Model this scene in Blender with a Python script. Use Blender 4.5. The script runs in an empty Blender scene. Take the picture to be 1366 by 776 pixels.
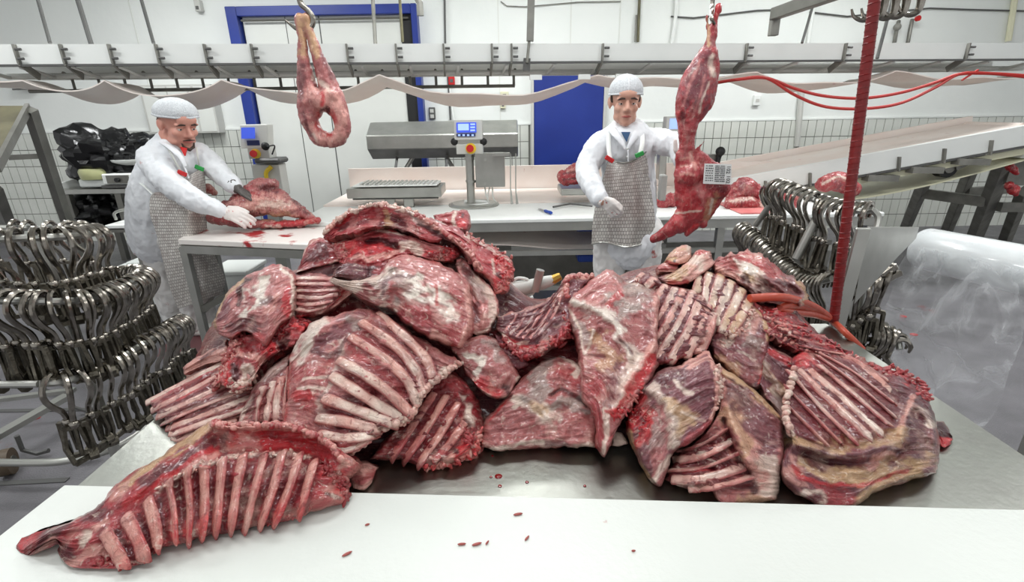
import bpy, bmesh, math, random
import numpy as np
from mathutils import Vector, Matrix, noise as mn

random.seed(7); RNG = np.random.default_rng(7)
SC = bpy.context.scene; COL = SC.collection

# ------------------------------------------------------------------ camera
FPX, CAM_H = 670.0, 1.52
PITCH, ROLL = math.radians(19.7), math.radians(1.0)
CAM = np.array([0.0, 0.0, CAM_H])
FW = np.array([0, math.cos(PITCH), -math.sin(PITCH)])
R0 = np.array([1.0, 0, 0]); U0 = np.array([0, math.sin(PITCH), math.cos(PITCH)])
RT = R0 * math.cos(ROLL) - U0 * math.sin(ROLL)
UP = R0 * math.sin(ROLL) + U0 * math.cos(ROLL)
cd = bpy.data.cameras.new('camera'); cam = bpy.data.objects.new('camera', cd); COL.objects.link(cam)
cd.sensor_width = 36.0; cd.lens = FPX / 1366 * 36.0; cd.clip_start = 0.05
cam.matrix_world = Matrix(((RT[0], UP[0], -FW[0], 0), (RT[1], UP[1], -FW[1], 0), (RT[2], UP[2], -FW[2], CAM_H), (0, 0, 0, 1)))
SC.camera = cam

# ------------------------------------------------------------------ light
SC.view_settings.view_transform = 'Standard'; SC.view_settings.look = 'None'
SC.view_settings.gamma = 1.0; SC.view_settings.use_curve_mapping = False
SC.view_settings.exposure = 0.0
W = bpy.data.worlds.new('world'); SC.world = W; W.use_nodes = True
W.node_tree.nodes['Background'].inputs[0].default_value = (0.97, 0.985, 1.0, 1)
W.node_tree.nodes['Background'].inputs[1].default_value = 0.72
CEIL = 3.35
LAMPS = [(x, y) for y in (0.3, 2.2, 4.6) for x in (-3.2, 0.0, 3.2)]  # lamp rows out of view, added as the light source of the room
for x, y in LAMPS:
    l = bpy.data.lights.new('added_tube_light', 'AREA'); l.shape = 'RECTANGLE'; l.size = 1.5; l.size_y = 0.3
    l.energy = {0.3: 21, 2.2: 40, 4.6: 72}[y]; l.color = (0.97, 0.99, 1.0)
    o = bpy.data.objects.new('added_tube_light', l); COL.objects.link(o); o.location = (x, y, CEIL - 0.09)

def ray(px, py):
    return FW * FPX + RT * (px - 683.0) - UP * (py - 388.0)
def atY(px, py, Y):
    d = ray(px, py); return CAM + d * (Y / d[1])
def atZ(px, py, z):
    d = ray(px, py); return CAM + d * ((z - CAM_H) / d[2])
def atX(px, py, x):
    d = ray(px, py); return CAM + d * (x / d[0])
def proj(p):
    q = np.asarray(p, float) - CAM; w = q @ FW
    return 683 + FPX * (q @ RT) / w, 388 - FPX * (q @ UP) / w, w

# ------------------------------------------------------------------ mesh collecting
class G:
    def __init__(s): s.v = []; s.f = []; s.m = []
    def add(s, v, f):
        n = len(s.v); s.v += [tuple(map(float, p)) for p in v]; s.f += [tuple(i + n for i in q) for q in f]; return s
    def box(s, c, d, rot=None):
        c = np.asarray(c, float); h = np.asarray(d, float) / 2
        v = np.array([[x, y, z] for x in (-1, 1) for y in (-1, 1) for z in (-1, 1)]) * h
        if rot is not None:
            M = np.array(rot.to_3x3() if hasattr(rot, 'to_3x3') else rot); v = v @ M.T
        return s.add(v + c, [(0, 1, 3, 2), (4, 6, 7, 5), (0, 4, 5, 1), (2, 3, 7, 6), (0, 2, 6, 4), (1, 5, 7, 3)])
    def span(s, a, b):
        a = np.asarray(a, float); b = np.asarray(b, float); return s.box((a + b) / 2, np.abs(b - a))
    def bar(s, a, b, w, h, up=(0, 0, 1)):
        a = np.asarray(a, float); b = np.asarray(b, float); t = b - a; L = np.linalg.norm(t); t /= L
        u = np.asarray(up, float)
        if abs(t @ u) > .98: u = np.array([0, 1.0, 0])
        x = np.cross(t, u); x /= np.linalg.norm(x); y = np.cross(x, t)
        return s.box((a + b) / 2, (L, w, h), np.stack([t, x, y], 1))
    def tube(s, pts, r, n=8, caps=True, closed=False, flat=1.0, ref=None):
        P = np.asarray(pts, float); k = len(P)
        r = np.full(k, r, float) if np.isscalar(r) else np.asarray(r, float)
        fl = np.full(k, flat, float) if np.isscalar(flat) else np.asarray(flat, float)
        T = np.gradient(P, axis=0)
        if closed: T = np.roll(P, -1, 0) - np.roll(P, 1, 0)
        T /= np.maximum(np.linalg.norm(T, axis=1, keepdims=True), 1e-9)
        u = np.asarray(ref, float) if ref is not None else (np.array([0, 0, 1.0]) if abs(T[0][2]) < .9 else np.array([1.0, 0, 0]))
        V = []
        for i in range(k):
            u = u - T[i] * (u @ T[i]); nu = np.linalg.norm(u)
            if nu < 1e-6: u = np.cross(T[i], [0.3, 0.5, 0.8]); nu = np.linalg.norm(u)
            u = u / nu; w = np.cross(T[i], u)
            for j in range(n):
                a = 2 * math.pi * j / n; V.append(P[i] + r[i] * (w * math.cos(a) + u * math.sin(a) * fl[i]))
        F = []
        for i in range(k if closed else k - 1):
            i2 = (i + 1) % k
            for j in range(n):
                j2 = (j + 1) % n; F.append((i * n + j, i * n + j2, i2 * n + j2, i2 * n + j))
        if caps and not closed:
            F.append(tuple(range(n))[::-1]); F.append(tuple((k - 1) * n + j for j in range(n)))
        return s.add(V, F)
    def cyl(s, a, b, r, n=12, r2=None):
        return s.tube([a, b], [r, r if r2 is None else r2], n)
    def prism(s, poly, a, b):
        # polygon of 3D points moved from offset a to offset b
        P = np.asarray(poly, float); k = len(P); a = np.asarray(a, float); b = np.asarray(b, float)
        F = [tuple(range(k))[::-1], tuple(range(k, 2 * k))] + [(i, (i + 1) % k, k + (i + 1) % k, k + i) for i in range(k)]
        return s.add(np.concatenate([P + a, P + b]), F)
    def sphere(s, c, r, n=12, m=8, rot=None):
        r = np.full(3, r, float) if np.isscalar(r) else np.asarray(r, float); V = []; F = []
        V.append((0, 0, 1)); 
        for i in range(1, m):
            for j in range(n):
                t = math.pi * i / m; p = 2 * math.pi * j / n
                V.append((math.sin(t) * math.cos(p), math.sin(t) * math.sin(p), math.cos(t)))
        V.append((0, 0, -1)); V = np.array(V) * r
        if rot is not None: V = V @ np.array(rot).T
        for j in range(n):
            F.append((0, 1 + j, 1 + (j + 1) % n)); b = 1 + (m - 2) * n; F.append((len(V) - 1, b + (j + 1) % n, b + j))
        for i in range(m - 2):
            for j in range(n):
                a = 1 + i * n + j; a2 = 1 + i * n + (j + 1) % n; F.append((a, a + n, a2 + n, a2))
        return s.add(V + np.asarray(c, float), F)
    def lathe(s, prof, n=16, c=(0, 0, 0)):
        V = []; F = []; k = len(prof)
        for r, z in prof:
            for j in range(n):
                a = 2 * math.pi * j / n; V.append((c[0] + r * math.cos(a), c[1] + r * math.sin(a), c[2] + z))
        for i in range(k - 1):
            for j in range(n):
                F.append((i * n + j, i * n + (j + 1) % n, (i + 1) * n + (j + 1) % n, (i + 1) * n + j))
        F.append(tuple(range(n))[::-1]); F.append(tuple((k - 1) * n + j for j in range(n)))
        return s.add(V, F)
    def grid(s, P):
        P = np.asarray(P, float); a, b = P.shape[:2]
        return s.add(P.reshape(-1, 3), [(i * b + j, i * b + j + 1, (i + 1) * b + j + 1, (i + 1) * b + j) for i in range(a - 1) for j in range(b - 1)])
    def sheet(s, P, th):
        # grid with thickness vector th
        P = np.asarray(P, float); a, b = P.shape[:2]; n = a * b; th = np.asarray(th, float)
        f = []; idx = lambda i, j: i * b + j
        for i in range(a - 1):
            for j in range(b - 1):
                q = (idx(i, j), idx(i, j + 1), idx(i + 1, j + 1), idx(i + 1, j)); f.append(q); f.append(tuple(n + k for k in q[::-1]))
        rim = [idx(0, j) for j in range(b)] + [idx(i, b - 1) for i in range(1, a)] + [idx(a - 1, j) for j in range(b - 2, -1, -1)] + [idx(i, 0) for i in range(a - 2, 0, -1)]
        for k in range(len(rim)):
            p, q = rim[k], rim[(k + 1) % len(rim)]; f.append((q, p, p + n, q + n))
        return s.add(np.concatenate([P.reshape(-1, 3), (P + th).reshape(-1, 3)]), f)

def wpos(o):
    p = np.zeros(3)
    while o is not None: p += np.array(o.location); o = o.parent
    return p
def obj(name, g, mat, parent=None, smooth=False, bevel=0, local=False, angle=40):
    me = bpy.data.meshes.new(name); v = np.array(g.v, float).reshape(-1, 3)
    o = bpy.data.objects.new(name, me); COL.objects.link(o)
    if parent is not None:
        o.parent = parent
        if not local: v = v - wpos(parent)
    elif not local:
        c = np.array([(v[:, 0].min() + v[:, 0].max()) / 2, (v[:, 1].min() + v[:, 1].max()) / 2, v[:, 2].min()]); v = v - c; o.location = c
    me.from_pydata(v.tolist(), [], g.f); me.update()
    bm = bmesh.new(); bm.from_mesh(me); bmesh.ops.recalc_face_normals(bm, faces=bm.faces)
    if bevel:
        es = [e for e in bm.edges if len(e.link_faces) == 2 and e.calc_face_angle(0) > 0.6]
        bmesh.ops.bevel(bm, geom=es, offset=bevel, segments=1, affect='EDGES', clamp_overlap=True)
    bm.to_mesh(me); bm.free()
    if mat is not None: me.materials.append(mat)
    if smooth:
        me.polygons.foreach_set('use_smooth', [True] * len(me.polygons)); me.set_sharp_from_angle(angle=math.radians(angle))
    return o
def thing(name, label, cat, loc=(0, 0, 0), group=None):
    o = bpy.data.objects.new(name, None); COL.objects.link(o); o.location = tuple(map(float, loc)); o.empty_display_size = .1
    return tag(o, label, cat, group)
def tag(o, label, cat, group=None):
    o['label'] = label; o['category'] = cat
    if group: o['group'] = group
    return o
def struct(o): o['kind'] = 'structure'; return o
def dup(src, parent=None):
    c = src.copy(); COL.objects.link(c)
    if parent is not None: c.parent = parent
    for ch in src.children: dup(ch, c)
    return c
def lerp(a, b, t): return np.asarray(a, float) * (1 - t) + np.asarray(b, float) * t
def spline(pts, n, closed=False):
    P = np.asarray(pts, float); k = len(P)
    if k == 2 and not closed: return np.array([lerp(P[0], P[1], t) for t in np.linspace(0, 1, n)])
    Q = np.concatenate([[2 * P[0] - P[1]], P, [2 * P[-1] - P[-2]]]) if not closed else np.concatenate([P[-1:], P, P[:2]])
    segs = k - 1 if not closed else k; out = []
    for t in np.linspace(0, segs, n, endpoint=not closed):
        i = min(int(t), segs - 1); u = t - i; a, b, c, d = Q[i:i + 4]
        out.append(.5 * (2 * b + (c - a) * u + (2 * a - 5 * b + 4 * c - d) * u * u + (3 * b - a - 3 * c + d) * u ** 3))
    return np.array(out)

# ------------------------------------------------------------------ materials
def lin(c):
    c = np.asarray(c, float) / 255.0
    return tuple(np.where(c <= .04045, c / 12.92, ((c + .055) / 1.055) ** 2.4)) 
def mat(name, rgb, rough=.5, metal=0, noise=None, bump=None, coat=0, spots=None, trans=None):
    """noise=(scale, amount, rgb2) ; bump=(scale, strength) ; spots=(scale, threshold, rgb)"""
    m = bpy.data.materials.new(name); m.use_nodes = True; nt = m.node_tree; N = nt.nodes; L = nt.links
    b = N['Principled BSDF']; c = lin(rgb) + (1,)
    b.inputs['Base Color'].default_value = c; b.inputs['Roughness'].default_value = rough; b.inputs['Metallic'].default_value = metal
    b.inputs['Coat Weight'].default_value = coat
    tc = N.new('ShaderNodeTexCoord'); last = None
    if noise:
        n = N.new('ShaderNodeTexNoise'); n.inputs['Scale'].default_value = noise[0]; n.inputs['Detail'].default_value = 6
        L.new(tc.outputs['Object'], n.inputs['Vector'])
        r = N.new('ShaderNodeValToRGB'); r.color_ramp.elements[0].position = .5 - noise[1] / 2; r.color_ramp.elements[1].position = .5 + noise[1] / 2
        r.color_ramp.elements[0].color = c; r.color_ramp.elements[1].color = lin(noise[2]) + (1,)
        L.new(n.outputs['Fac'], r.inputs['Fac']); last = r.outputs['Color']
        rr = N.new('ShaderNodeMapRange'); rr.inputs['To Min'].default_value = max(.05, rough - .1); rr.inputs['To Max'].default_value = min(1, rough + .12)
        L.new(n.outputs['Fac'], rr.inputs['Value']); L.new(rr.outputs['Result'], b.inputs['Roughness'])
    if spots:
        n = N.new('ShaderNodeTexNoise'); n.inputs['Scale'].default_value = spots[0]; n.inputs['Detail'].default_value = 5; n.inputs['Roughness'].default_value = .6
        L.new(tc.outputs['Object'], n.inputs['Vector'])
        r = N.new('ShaderNodeValToRGB'); r.color_ramp.elements[0].position = spots[1]; r.color_ramp.elements[1].position = min(1, spots[1] + .06)
        r.color_ramp.elements[0].color = (0, 0, 0, 1); r.color_ramp.elements[1].color = (1, 1, 1, 1)
        L.new(n.outputs['Fac'], r.inputs['Fac'])
        x = N.new('ShaderNodeMix'); x.data_type = 'RGBA'; x.inputs[6].default_value = c; x.inputs[7].default_value = lin(spots[2]) + (1,)
        if last is not None: L.new(last, x.inputs[6])
        L.new(r.outputs['Color'], x.inputs[0]); last = x.outputs[2]
    if last is not None: L.new(last, b.inputs['Base Color'])
    if bump:
        n = N.new('ShaderNodeTexNoise'); n.inputs['Scale'].default_value = bump[0]; n.inputs['Detail'].default_value = 5
        L.new(tc.outputs['Object'], n.inputs['Vector'])
        bp = N.new('ShaderNodeBump'); bp.inputs['Strength'].default_value = bump[1]; bp.inputs['Distance'].default_value = .01
        L.new(n.outputs['Fac'], bp.inputs['Height']); L.new(bp.outputs['Normal'], b.inputs['Normal'])
    if trans: b.inputs['Transmission Weight'].default_value = trans
    return m
def emit(name, rgb, k):
    m = bpy.data.materials.new(name); m.use_nodes = True; b = m.node_tree.nodes['Principled BSDF']
    b.inputs['Base Color'].default_value = lin(rgb) + (1,); b.inputs['Emission Color'].default_value = lin(rgb) + (1,); b.inputs['Emission Strength'].default_value = k
    return m
M = {}
M['wall'] = mat('painted wall', (238, 240, 236), .75, noise=(1.3, .6, (226, 230, 226)), bump=(9, .35))
M['panel'] = mat('cold room panel', (226, 228, 222), .45, noise=(2, .5, (214, 216, 210)))
M['tile'] = mat('glazed tile', (220, 222, 214), .18, noise=(3, .5, (204, 207, 199)))
M['grout'] = mat('grout', (96, 97, 92), .9, noise=(8, .6, (128, 128, 120)))
M['floor'] = mat('sealed floor', (122, 120, 124), .4, noise=(5, .5, (98, 96, 99)), bump=(140, .35), spots=(3.1, .69, (120, 40, 45)))
M['blue'] = mat('blue painted metal', (20, 42, 122), .35, noise=(2.2, .5, (34, 58, 146)))
M['black'] = mat('black rubber', (24, 24, 24), .6)
M['steel'] = mat('brushed steel', (186, 186, 180), .34, .8, noise=(6, .5, (160, 160, 154)))
M['steeld'] = mat('dull steel', (140, 139, 132), .42, .8, noise=(7, .6, (110, 109, 103)))
M['table'] = mat('worn steel sheet', (176, 178, 170), .3, 1.0, noise=(4, .6, (138, 138, 132)), bump=(60, .06))
M['hook'] = mat('polished hook steel', (172, 167, 158), .2, 1.0, noise=(30, .6, (108, 102, 94)))
M['clamp'] = mat('cast clamp steel', (128, 123, 111), .34, 1.0, noise=(60, .6, (74, 70, 62)), bump=(200, .3))
M['white'] = mat('white plastic', (236, 238, 234), .38, noise=(3, .5, (226, 229, 225)))
M['board'] = mat('white cutting board', (218, 221, 215), .35, noise=(2, .5, (210, 214, 208)), spots=(14, .735, (190, 146, 138)), bump=(90, .08))
M['belt'] = mat('stained belt', (238, 231, 224), .5, noise=(3.5, .6, (230, 213, 203)), spots=(9, .68, (205, 168, 158)))
M['cream'] = mat('cream pipe', (222, 220, 190), .4)
M['greyplastic'] = mat('grey enclosure', (196, 196, 190), .4)
M['greyd'] = mat('dark grey', (86, 86, 84), .5)
M['dusty'] = mat('grey bracket', (140, 139, 131), .5, noise=(9, .5, (108, 107, 101)))
M['red'] = mat('red plastic', (190, 26, 28), .35)
M['green'] = mat('green plastic', (40, 150, 70), .4)
M['yellow'] = mat('yellow plastic', (228, 196, 50), .4)
M['ochreboard'] = mat('weathered board', (112, 107, 78), .6, noise=(7, .7, (72, 69, 52)))
M['crate'] = mat('white crate', (222, 226, 222), .45)
M['bluecrate'] = mat('blue crate', (26, 66, 160), .45)
M['bag'] = mat('black bin liner', (14, 14, 15), .22, bump=(9, .9))
M['redhose'] = mat('red rubber hose', (132, 26, 26), .42, noise=(40, .5, (104, 18, 20)))
M['orhose'] = mat('orange red hose', (188, 78, 52), .36, noise=(40, .5, (170, 60, 42)))
M['redcable'] = mat('red cable', (176, 44, 38), .45)
M['paper'] = mat('paper', (238, 238, 236), .7)
M['ink'] = mat('ink', (50, 50, 52), .7)
M['screen'] = emit('lit screen', (58, 84, 200), .55)
M['screen2'] = emit('lit screen pale', (150, 176, 235), .8)
M['keypad'] = mat('keypad', (28, 40, 96), .4)
M['lamp'] = emit('lamp tube', (255, 255, 255), 3)
M['blood'] = mat('blood', (140, 10, 16), .12, noise=(30, .5, (98, 6, 12)))
# ================================================================== SETTING
WY = 6.5                                           # back wall
g = G().span((-8, WY, 0), (9, WY + .2, CEIL)); wall = struct(obj('wall_back', g, M['wall']))
g = G().span((-8, -1.5, -.1), (9, WY + .2, 0)); floor = struct(obj('floor', g, M['floor']))
g = G().span((-8, -1.5, CEIL), (9, WY + .2, CEIL + .1)); ceiling = struct(obj('ceiling', g, M['wall']))
for x, y in LAMPS:  # unseen fittings with glowing tubes, added for light and reflections
    t = thing('added_ceiling_light', 'added unseen white twin tube ceiling light, %s, %s' % ({.3: 'above the front steel table', 2.2: 'middle row', 4.6: 'row above the processing table'}[y], {-3.2: 'left one', 0.: 'centre one', 3.2: 'right one'}[x]), 'light', (x, y, CEIL), 'added unseen ceiling lights')
    obj('housing', G().span((x - .8, y - .17, CEIL - .07), (x + .8, y + .17, CEIL)), M['white'], t, bevel=.01)
    for s in (-.07, .07):
        obj('tube', G().cyl((x - .72, y + s, CEIL - .08), (x + .72, y + s, CEIL - .08), .014, 8), M['lamp'], t)
# ---- tiles of the lower wall: grout bed, then single tiles
TT = atY(780, 165, WY)[2]                         # top of the tiling
TW, TH = .105, .198
g = G().span((-8, WY - .008, 0), (-3.05, WY + .01, TT)).span((-1.02, WY - .008, 0), (.26, WY + .01, TT)).span((1.26, WY - .008, 0), (9, WY + .01, TT))
gr = obj('grout_bed', g, M['grout'], wall)
g = G().span((-8, WY - .022, TT), (-3.05, WY + .01, TT + .02)).span((1.26, WY - .022, TT), (9, WY + .01, TT + .02)).span((-1.02, WY - .022, TT), (.26, WY + .01, TT + .02)); obj('tile_ledge', g, M['wall'], wall)
tm = G().box((0, 0, 0), (TW - .008, .012, TH - .008)); proto = None; rest = G(); cand = []
for a, b in ((-6.6, -3.05), (-1.02, .26), (1.26, 7.2)):
    n = int((b - a) / TW)
    for i in range(n):
        for k in range(7):
            c = np.array([a + (i + .5) * TW, WY - .010, TT - (k + .5) * TH]); px, py, w = proj(c)
            vis = (-5 < px < 205 and 170 < py < 300) or (240 < px < 335 and 170 < py < 240) or (560 < px < 712 and py < 236) or (935 < px < 1345 and py < 305 and py > 150)
            cand.append((0 if vis else 1, abs(px - 683) * .001 + k, c))
cand.sort(key=lambda q: q[:2])
for i, (h, _, c) in enumerate(cand):
    c = c + np.array([0, RNG.uniform(-.0012, .0012), 0])
    if h == 0 and i < 300:
        if proto is None: o = proto = obj('tile', tm, M['tile'], wall, local=True)
        else: o = proto.copy(); COL.objects.link(o)
        o.location = c - wpos(wall)
    else: rest.box(c, (TW - .008, .012, TH - .008))
o = obj('tiling', rest, M['tile'], wall); o['kind'] = 'stuff'
# ---- cold room sliding door with a blue frame
def wx(px, py=100): return atY(px, py, WY - .05)[0]
fz = atY(430, 10, WY)[2]; x0, x1 = -2.98, -1.08
x0 = atY(302, 14, WY - .12)[0]; x1 = atY(556, 14, WY - .12)[0]
d1 = thing('door_1', 'wide pale cold room sliding door inside a blue steel frame', 'door', ((x0 + x1) / 2, WY, 0)); struct(d1)
fw = .12
obj('door_frame', G().span((x0, WY - .16, 0), (x0 + fw, WY - .001, fz)).span((x1 - fw * .55, WY - .16, 0), (x1, WY - .001, fz)).span((x0 + fw + .0005, WY - .158, fz - .1), (x1 - fw * .55 - .0005, WY - .001, fz - .001)), M['blue'], d1, bevel=.006)
obj('door_leaf', G().span((x0 + .14, WY - .075, .02), (x1 - .2, WY - .01, fz - .1)), M['panel'], d1, bevel=.004)
obj('door_gasket', G().span((x1 - .2, WY - .1, .02), (x1 - .07, WY - .012, fz - .1)), M['black'], d1)
obj('door_rail', G().cyl((x0 + .15, WY - .13, fz - .14), (x1 - .1, WY - .13, fz - .14), .012, 8), M['steeld'], d1)
obj('door_seam', G().span((x0 + 1.0, WY - .078, .02), (x0 + 1.012, WY - .07, fz - .1)).span((x0 + .62, WY - .078, .02), (x0 + .628, WY - .07, fz - .1)), M['greyd'], d1)
# ---- blue swing door
a = atY(712, 160, WY - .04)[0]; b = atY(804, 160, WY - .04)[0]; zt = 2.06
d2 = thing('door_2', 'plain blue swing door behind the worker with the mesh apron', 'door', ((a + b) / 2, WY, 0)); struct(d2)
obj('door_leaf', G().span((a, WY - .055, .01), (b, WY - .002, zt)), M['blue'], d2, bevel=.006)
obj('door_frame', G().span((a - .03, WY - .07, 0), (a, WY - .001, zt + .04)).span((b, WY - .07, 0), (b + .035, WY - .001, zt + .04)).span((a + .0005, WY - .068, zt), (b - .0005, WY - .001, zt + .039)), M['greyplastic'], d2)
obj('door_handle', G().tube([(b - .09, WY - .055, 1.03), (b - .09, WY - .11, 1.03), (b - .2, WY - .11, 1.03)], .011), M['steel'], d2)
# ---- insulated wall panel seams and surface pipes of the upper wall
def wline(name, pts, r, m, lab=None, cat='pipe', Y=WY - .02, grp=None):
    V_ = [atY(x, y, Y) for x, y in pts]
    if pts[0][1] <= 0 and name == 'drain_pipe': V_ = [(V_[0][0], V_[0][1], CEIL)] + V_
    o = obj(name, G().tube(V_, r, 8), m, None, True)
    if lab: tag(o, lab, cat, grp)
    return o
for i, px in enumerate((171, 664, 762, 828)):
    p = atY(px, 0, WY); x = p[0]
    struct(obj('trim_%d' % (i + 1), G().span((x - .007, WY - .006, TT + .05), (x + .007, WY + .01, CEIL)), M['panel']))
wline('electric_cable', [(895, 22), (925, 24), (960, 20), (1010, 14), (1040, 13)], .009, M['greyd'], 'grey cable clipped to the white wall left of the dark steel beam', 'cable')
wline('electric_cable', [(1080, 16), (1130, 22), (1240, 11), (1300, 13), (1380, 15)], .009, M['greyd'], 'grey cable clipped to the white wall right of the spare hooks', 'cable')
wline('electric_cable', [(668, 2), (676, 8), (700, 9), (770, 3), (828, 2)], .006, M['dusty'], 'thin loose cable on the wall between the two doors, high up', 'cable')
wline('drain_pipe', [(904, -20), (901, 25), (896, 58)], .022, M['white'], 'white pipe running down the wall behind the raised shank', 'pipe', WY - .03)
wline('drain_pipe', [(1088, -10), (1078, 58)], .022, M['wall'], 'white wall pipe below the dark steel beam', 'pipe', WY - .03)
wline('drain_pipe', [(1355, -10), (1345, 55)], .03, M['cream'], 'cream pipe on the wall in the top right corner', 'pipe', WY - .04)
wline('drain_pipe', [(600, 118), (605, 160)], .012, M['white'], 'thin white conduit below the red alarm', 'conduit', WY - .03)
wline('drain_pipe', [(593, 0), (594, 60), (598, 110), (601, 160)], .012, M['greyd'], 'dark conduit running down to the red alarm', 'conduit', WY - .03)
wline('drain_pipe', [(853, 0), (851, 56)], .016, M['ochreboard'], 'rusty pipe above the head of the standing worker', 'pipe', WY - .03)
wline('drain_pipe', [(849, 20), (847, 56)], .01, M['dusty'], 'thin grey pipe beside the rusty pipe on the wall', 'pipe', WY - .03)
wline('drain_pipe', [(204, 142), (212, 176)], .01, M['greyd'], 'short dark conduit left of the grey fuse cabinet', 'conduit', WY - .03)
p0, p1 = atY(1066, 150, WY - .04), atY(1063, 195, WY - .04)
t = thing('water_tap', 'grey down pipe with a tap on the tiled wall', 'tap', p1)
obj('riser', G().tube([atY(1070, 115, WY - .04), atY(1067, 150, WY - .04), p1], .035, 8), M['greyplastic'], t, True)
obj('spout', G().tube([p1, p1 + (0, -.06, -.03), p1 + (.03, -.09, -.05), p1 + (.03, -.09, -.09)], .016, 8), M['steeld'], t, True)
def wallbox(name, c, wh, d, m, lab, cat, extra=None):
    p = atY(c[0], c[1], WY); s = 1.0 / 110 
    w, h = wh[0] * s, wh[1] * s
    t = thing(name, lab, cat, (p[0], WY, p[2] - h / 2))
    obj('casing', G().span((p[0] - w / 2, WY - d, p[2] - h / 2), (p[0] + w / 2, WY - .001, p[2] + h / 2)), m, t, bevel=.006)
    for (nm, u, v, ww, hh, mm) in extra or []:
        obj(nm, G().span((p[0] + (u - ww / 2) * w, WY - d - .006, p[2] + (v - hh / 2) * h), (p[0] + (u + ww / 2) * w, WY - d + .003, p[2] + (v + hh / 2) * h)), mm, t)
    return t
wallbox('fuse_cabinet', (250, 146), (92, 60), .16, M['greyplastic'], 'grey metal fuse cabinet on the wall behind the bending worker', 'cabinet', [('cabinet_door', -.3, 0, .33, .92, M['panel']), ('cabinet_door', .06, 0, .33, .92, M['panel']), ('cabinet_door', .37, 0, .22, .92, M['panel']), ('latch', .18, .0, .03, .7, M['greyd'])])
wallbox('wall_lamp', (208, 132), (17, 14), .12, M['white'], 'small white camera housing above the hairnet of the bending worker', 'camera', [('lens', .1, -.15, .4, .5, M['greyd'])])
wallbox('wall_lamp', (40, 116), (26, 9), .12, M['white'], 'flat white lamp on the wall at the far left', 'lamp', [('diffuser', 0, -.35, .9, .2, M['greyd'])])
wallbox('alarm_button', (603, 108), (8, 10), .06, M['red'], 'small red alarm button on the wall under the conveyor', 'alarm', [('button', 0, 0, .5, .4, M['greyd'])])
wallbox('light_switch', (577, 151), (8, 15), .05, M['greyd'], 'dark grey switch beside the cold room door', 'switch', [('rocker', 0, .2, .6, .3, M['greyplastic']), ('rocker', 0, -.25, .6, .3, M['greyplastic'])])
wallbox('wall_socket', (673, 128), (11, 11), .05, M['cream'], 'upper cream socket on the wall left of the blue door', 'socket', [('outlet', 0, 0, .4, .4, M['greyd'])])
wallbox('wall_socket', (671, 140), (7, 9), .05, M['cream'], 'lower cream socket on the wall left of the blue door', 'socket', [('outlet', 0, 0, .4, .4, M['greyd'])])
wallbox('wall_socket', (1008, 134), (9, 13), .05, M['white'], 'small white box on the wall under the red cables', 'socket', [('outlet', 0, 0, .5, .3, M['greyplastic'])])
wallbox('wall_sensor', (268, 9), (7, 13), .08, M['greyplastic'], 'small pale sensor high on the wall left of the blue frame', 'sensor', [('lens', 0, -.2, .5, .3, M['greyd'])])
t = thing('pipe_valve', 'left steam valve hanging on the wall below the spare hooks', 'valve', atY(1193, 57, WY - .06))
obj('pipe', G().tube([atY(1199, 28, WY - .03), atY(1196, 40, WY - .07), atY(1193, 57, WY - .06)], .02), M['steeld'], t, True); obj('valve_body', G().sphere(atY(1197, 36, WY - .08), .04), M['dusty'], t, True)
t = thing('pipe_valve', 'right valve with a red handwheel below the spare hooks', 'valve', atY(1211, 57, WY - .06))
obj('pipe', G().tube([atY(1217, 26, WY - .03), atY(1214, 40, WY - .07), atY(1211, 57, WY - .06)], .02), M['steeld'], t, True); obj('handwheel', G().cyl(atY(1223, 25, WY - .1), atY(1226, 24, WY - .13), .03, 10), M['red'], t, True)

# ================================================================== OVERHEAD CONVEYOR
ct = atY(683, 58, 4.0); A = atZ(-60, 59, ct[2]); B = atZ(1430, 57, ct[2])
e = (B - A) / np.linalg.norm(B - A); nb = np.array([-e[1], e[0], 0.]); LEN = np.linalg.norm(B - A)
pl_h = .118; zb = ct[2] - pl_h
def cv(s, back, z): return A + e * s + nb * back + np.array([0, 0, z - A[2]])
def cvpx(px, py, back):                            # distance along the conveyor of a picture column
    lo, hi = 0, LEN
    for _ in range(40):
        m = (lo + hi) / 2
        if proj(cv(m, back, zb + .05))[0] < px: lo = m
        else: hi = m
    return lo
oc = thing('overhead_conveyor', 'long white overhead conveyor running across the whole room below the ceiling', 'conveyor', cv(LEN / 2, 0, zb))
obj('side_plate', G().bar(cv(0, .01, zb + pl_h / 2), cv(LEN, .01, zb + pl_h / 2), .02, pl_h), M['white'], oc)
obj('edge_strip', G().bar(cv(0, 0, zb - .008), cv(LEN, 0, zb - .008), .03, .014), M['greyd'], oc)
obj('back_plate', G().bar(cv(0, .62, zb + .02), cv(LEN, .62, zb + .02), .02, .16), M['white'], oc)
obj('slide_bed', G().bar(cv(0, .31, zb + .05), cv(LEN, .31, zb + .05), .58, .012), M['white'], oc)
zr = atY(683, 97, 4.35)[2]
obj('lower_rail', G().tube([cv(s, .33, zr) for s in np.linspace(0, LEN, 9)], .02, 8), M['white'], oc, True)
x_ = cvpx(690, 97, .33)
obj('lower_pipe', G().tube([cv(s, .5, zr - .09) for s in np.linspace(0, x_, 9)], .013, 8), M['dusty'], oc, True)
ru = G()
k = 0
for px in range(-20, 1400, 63):
    s = cvpx(px, 90, .15)
    if k == 0: pr = None
    o = obj('rung', G().tube([cv(s, 0.02, zb - .015), cv(s, .3, zb - .03 + (zr - zb) * .6), cv(s, .33, zr)], .013, 6), M['white'], oc, True); k += 1
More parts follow.
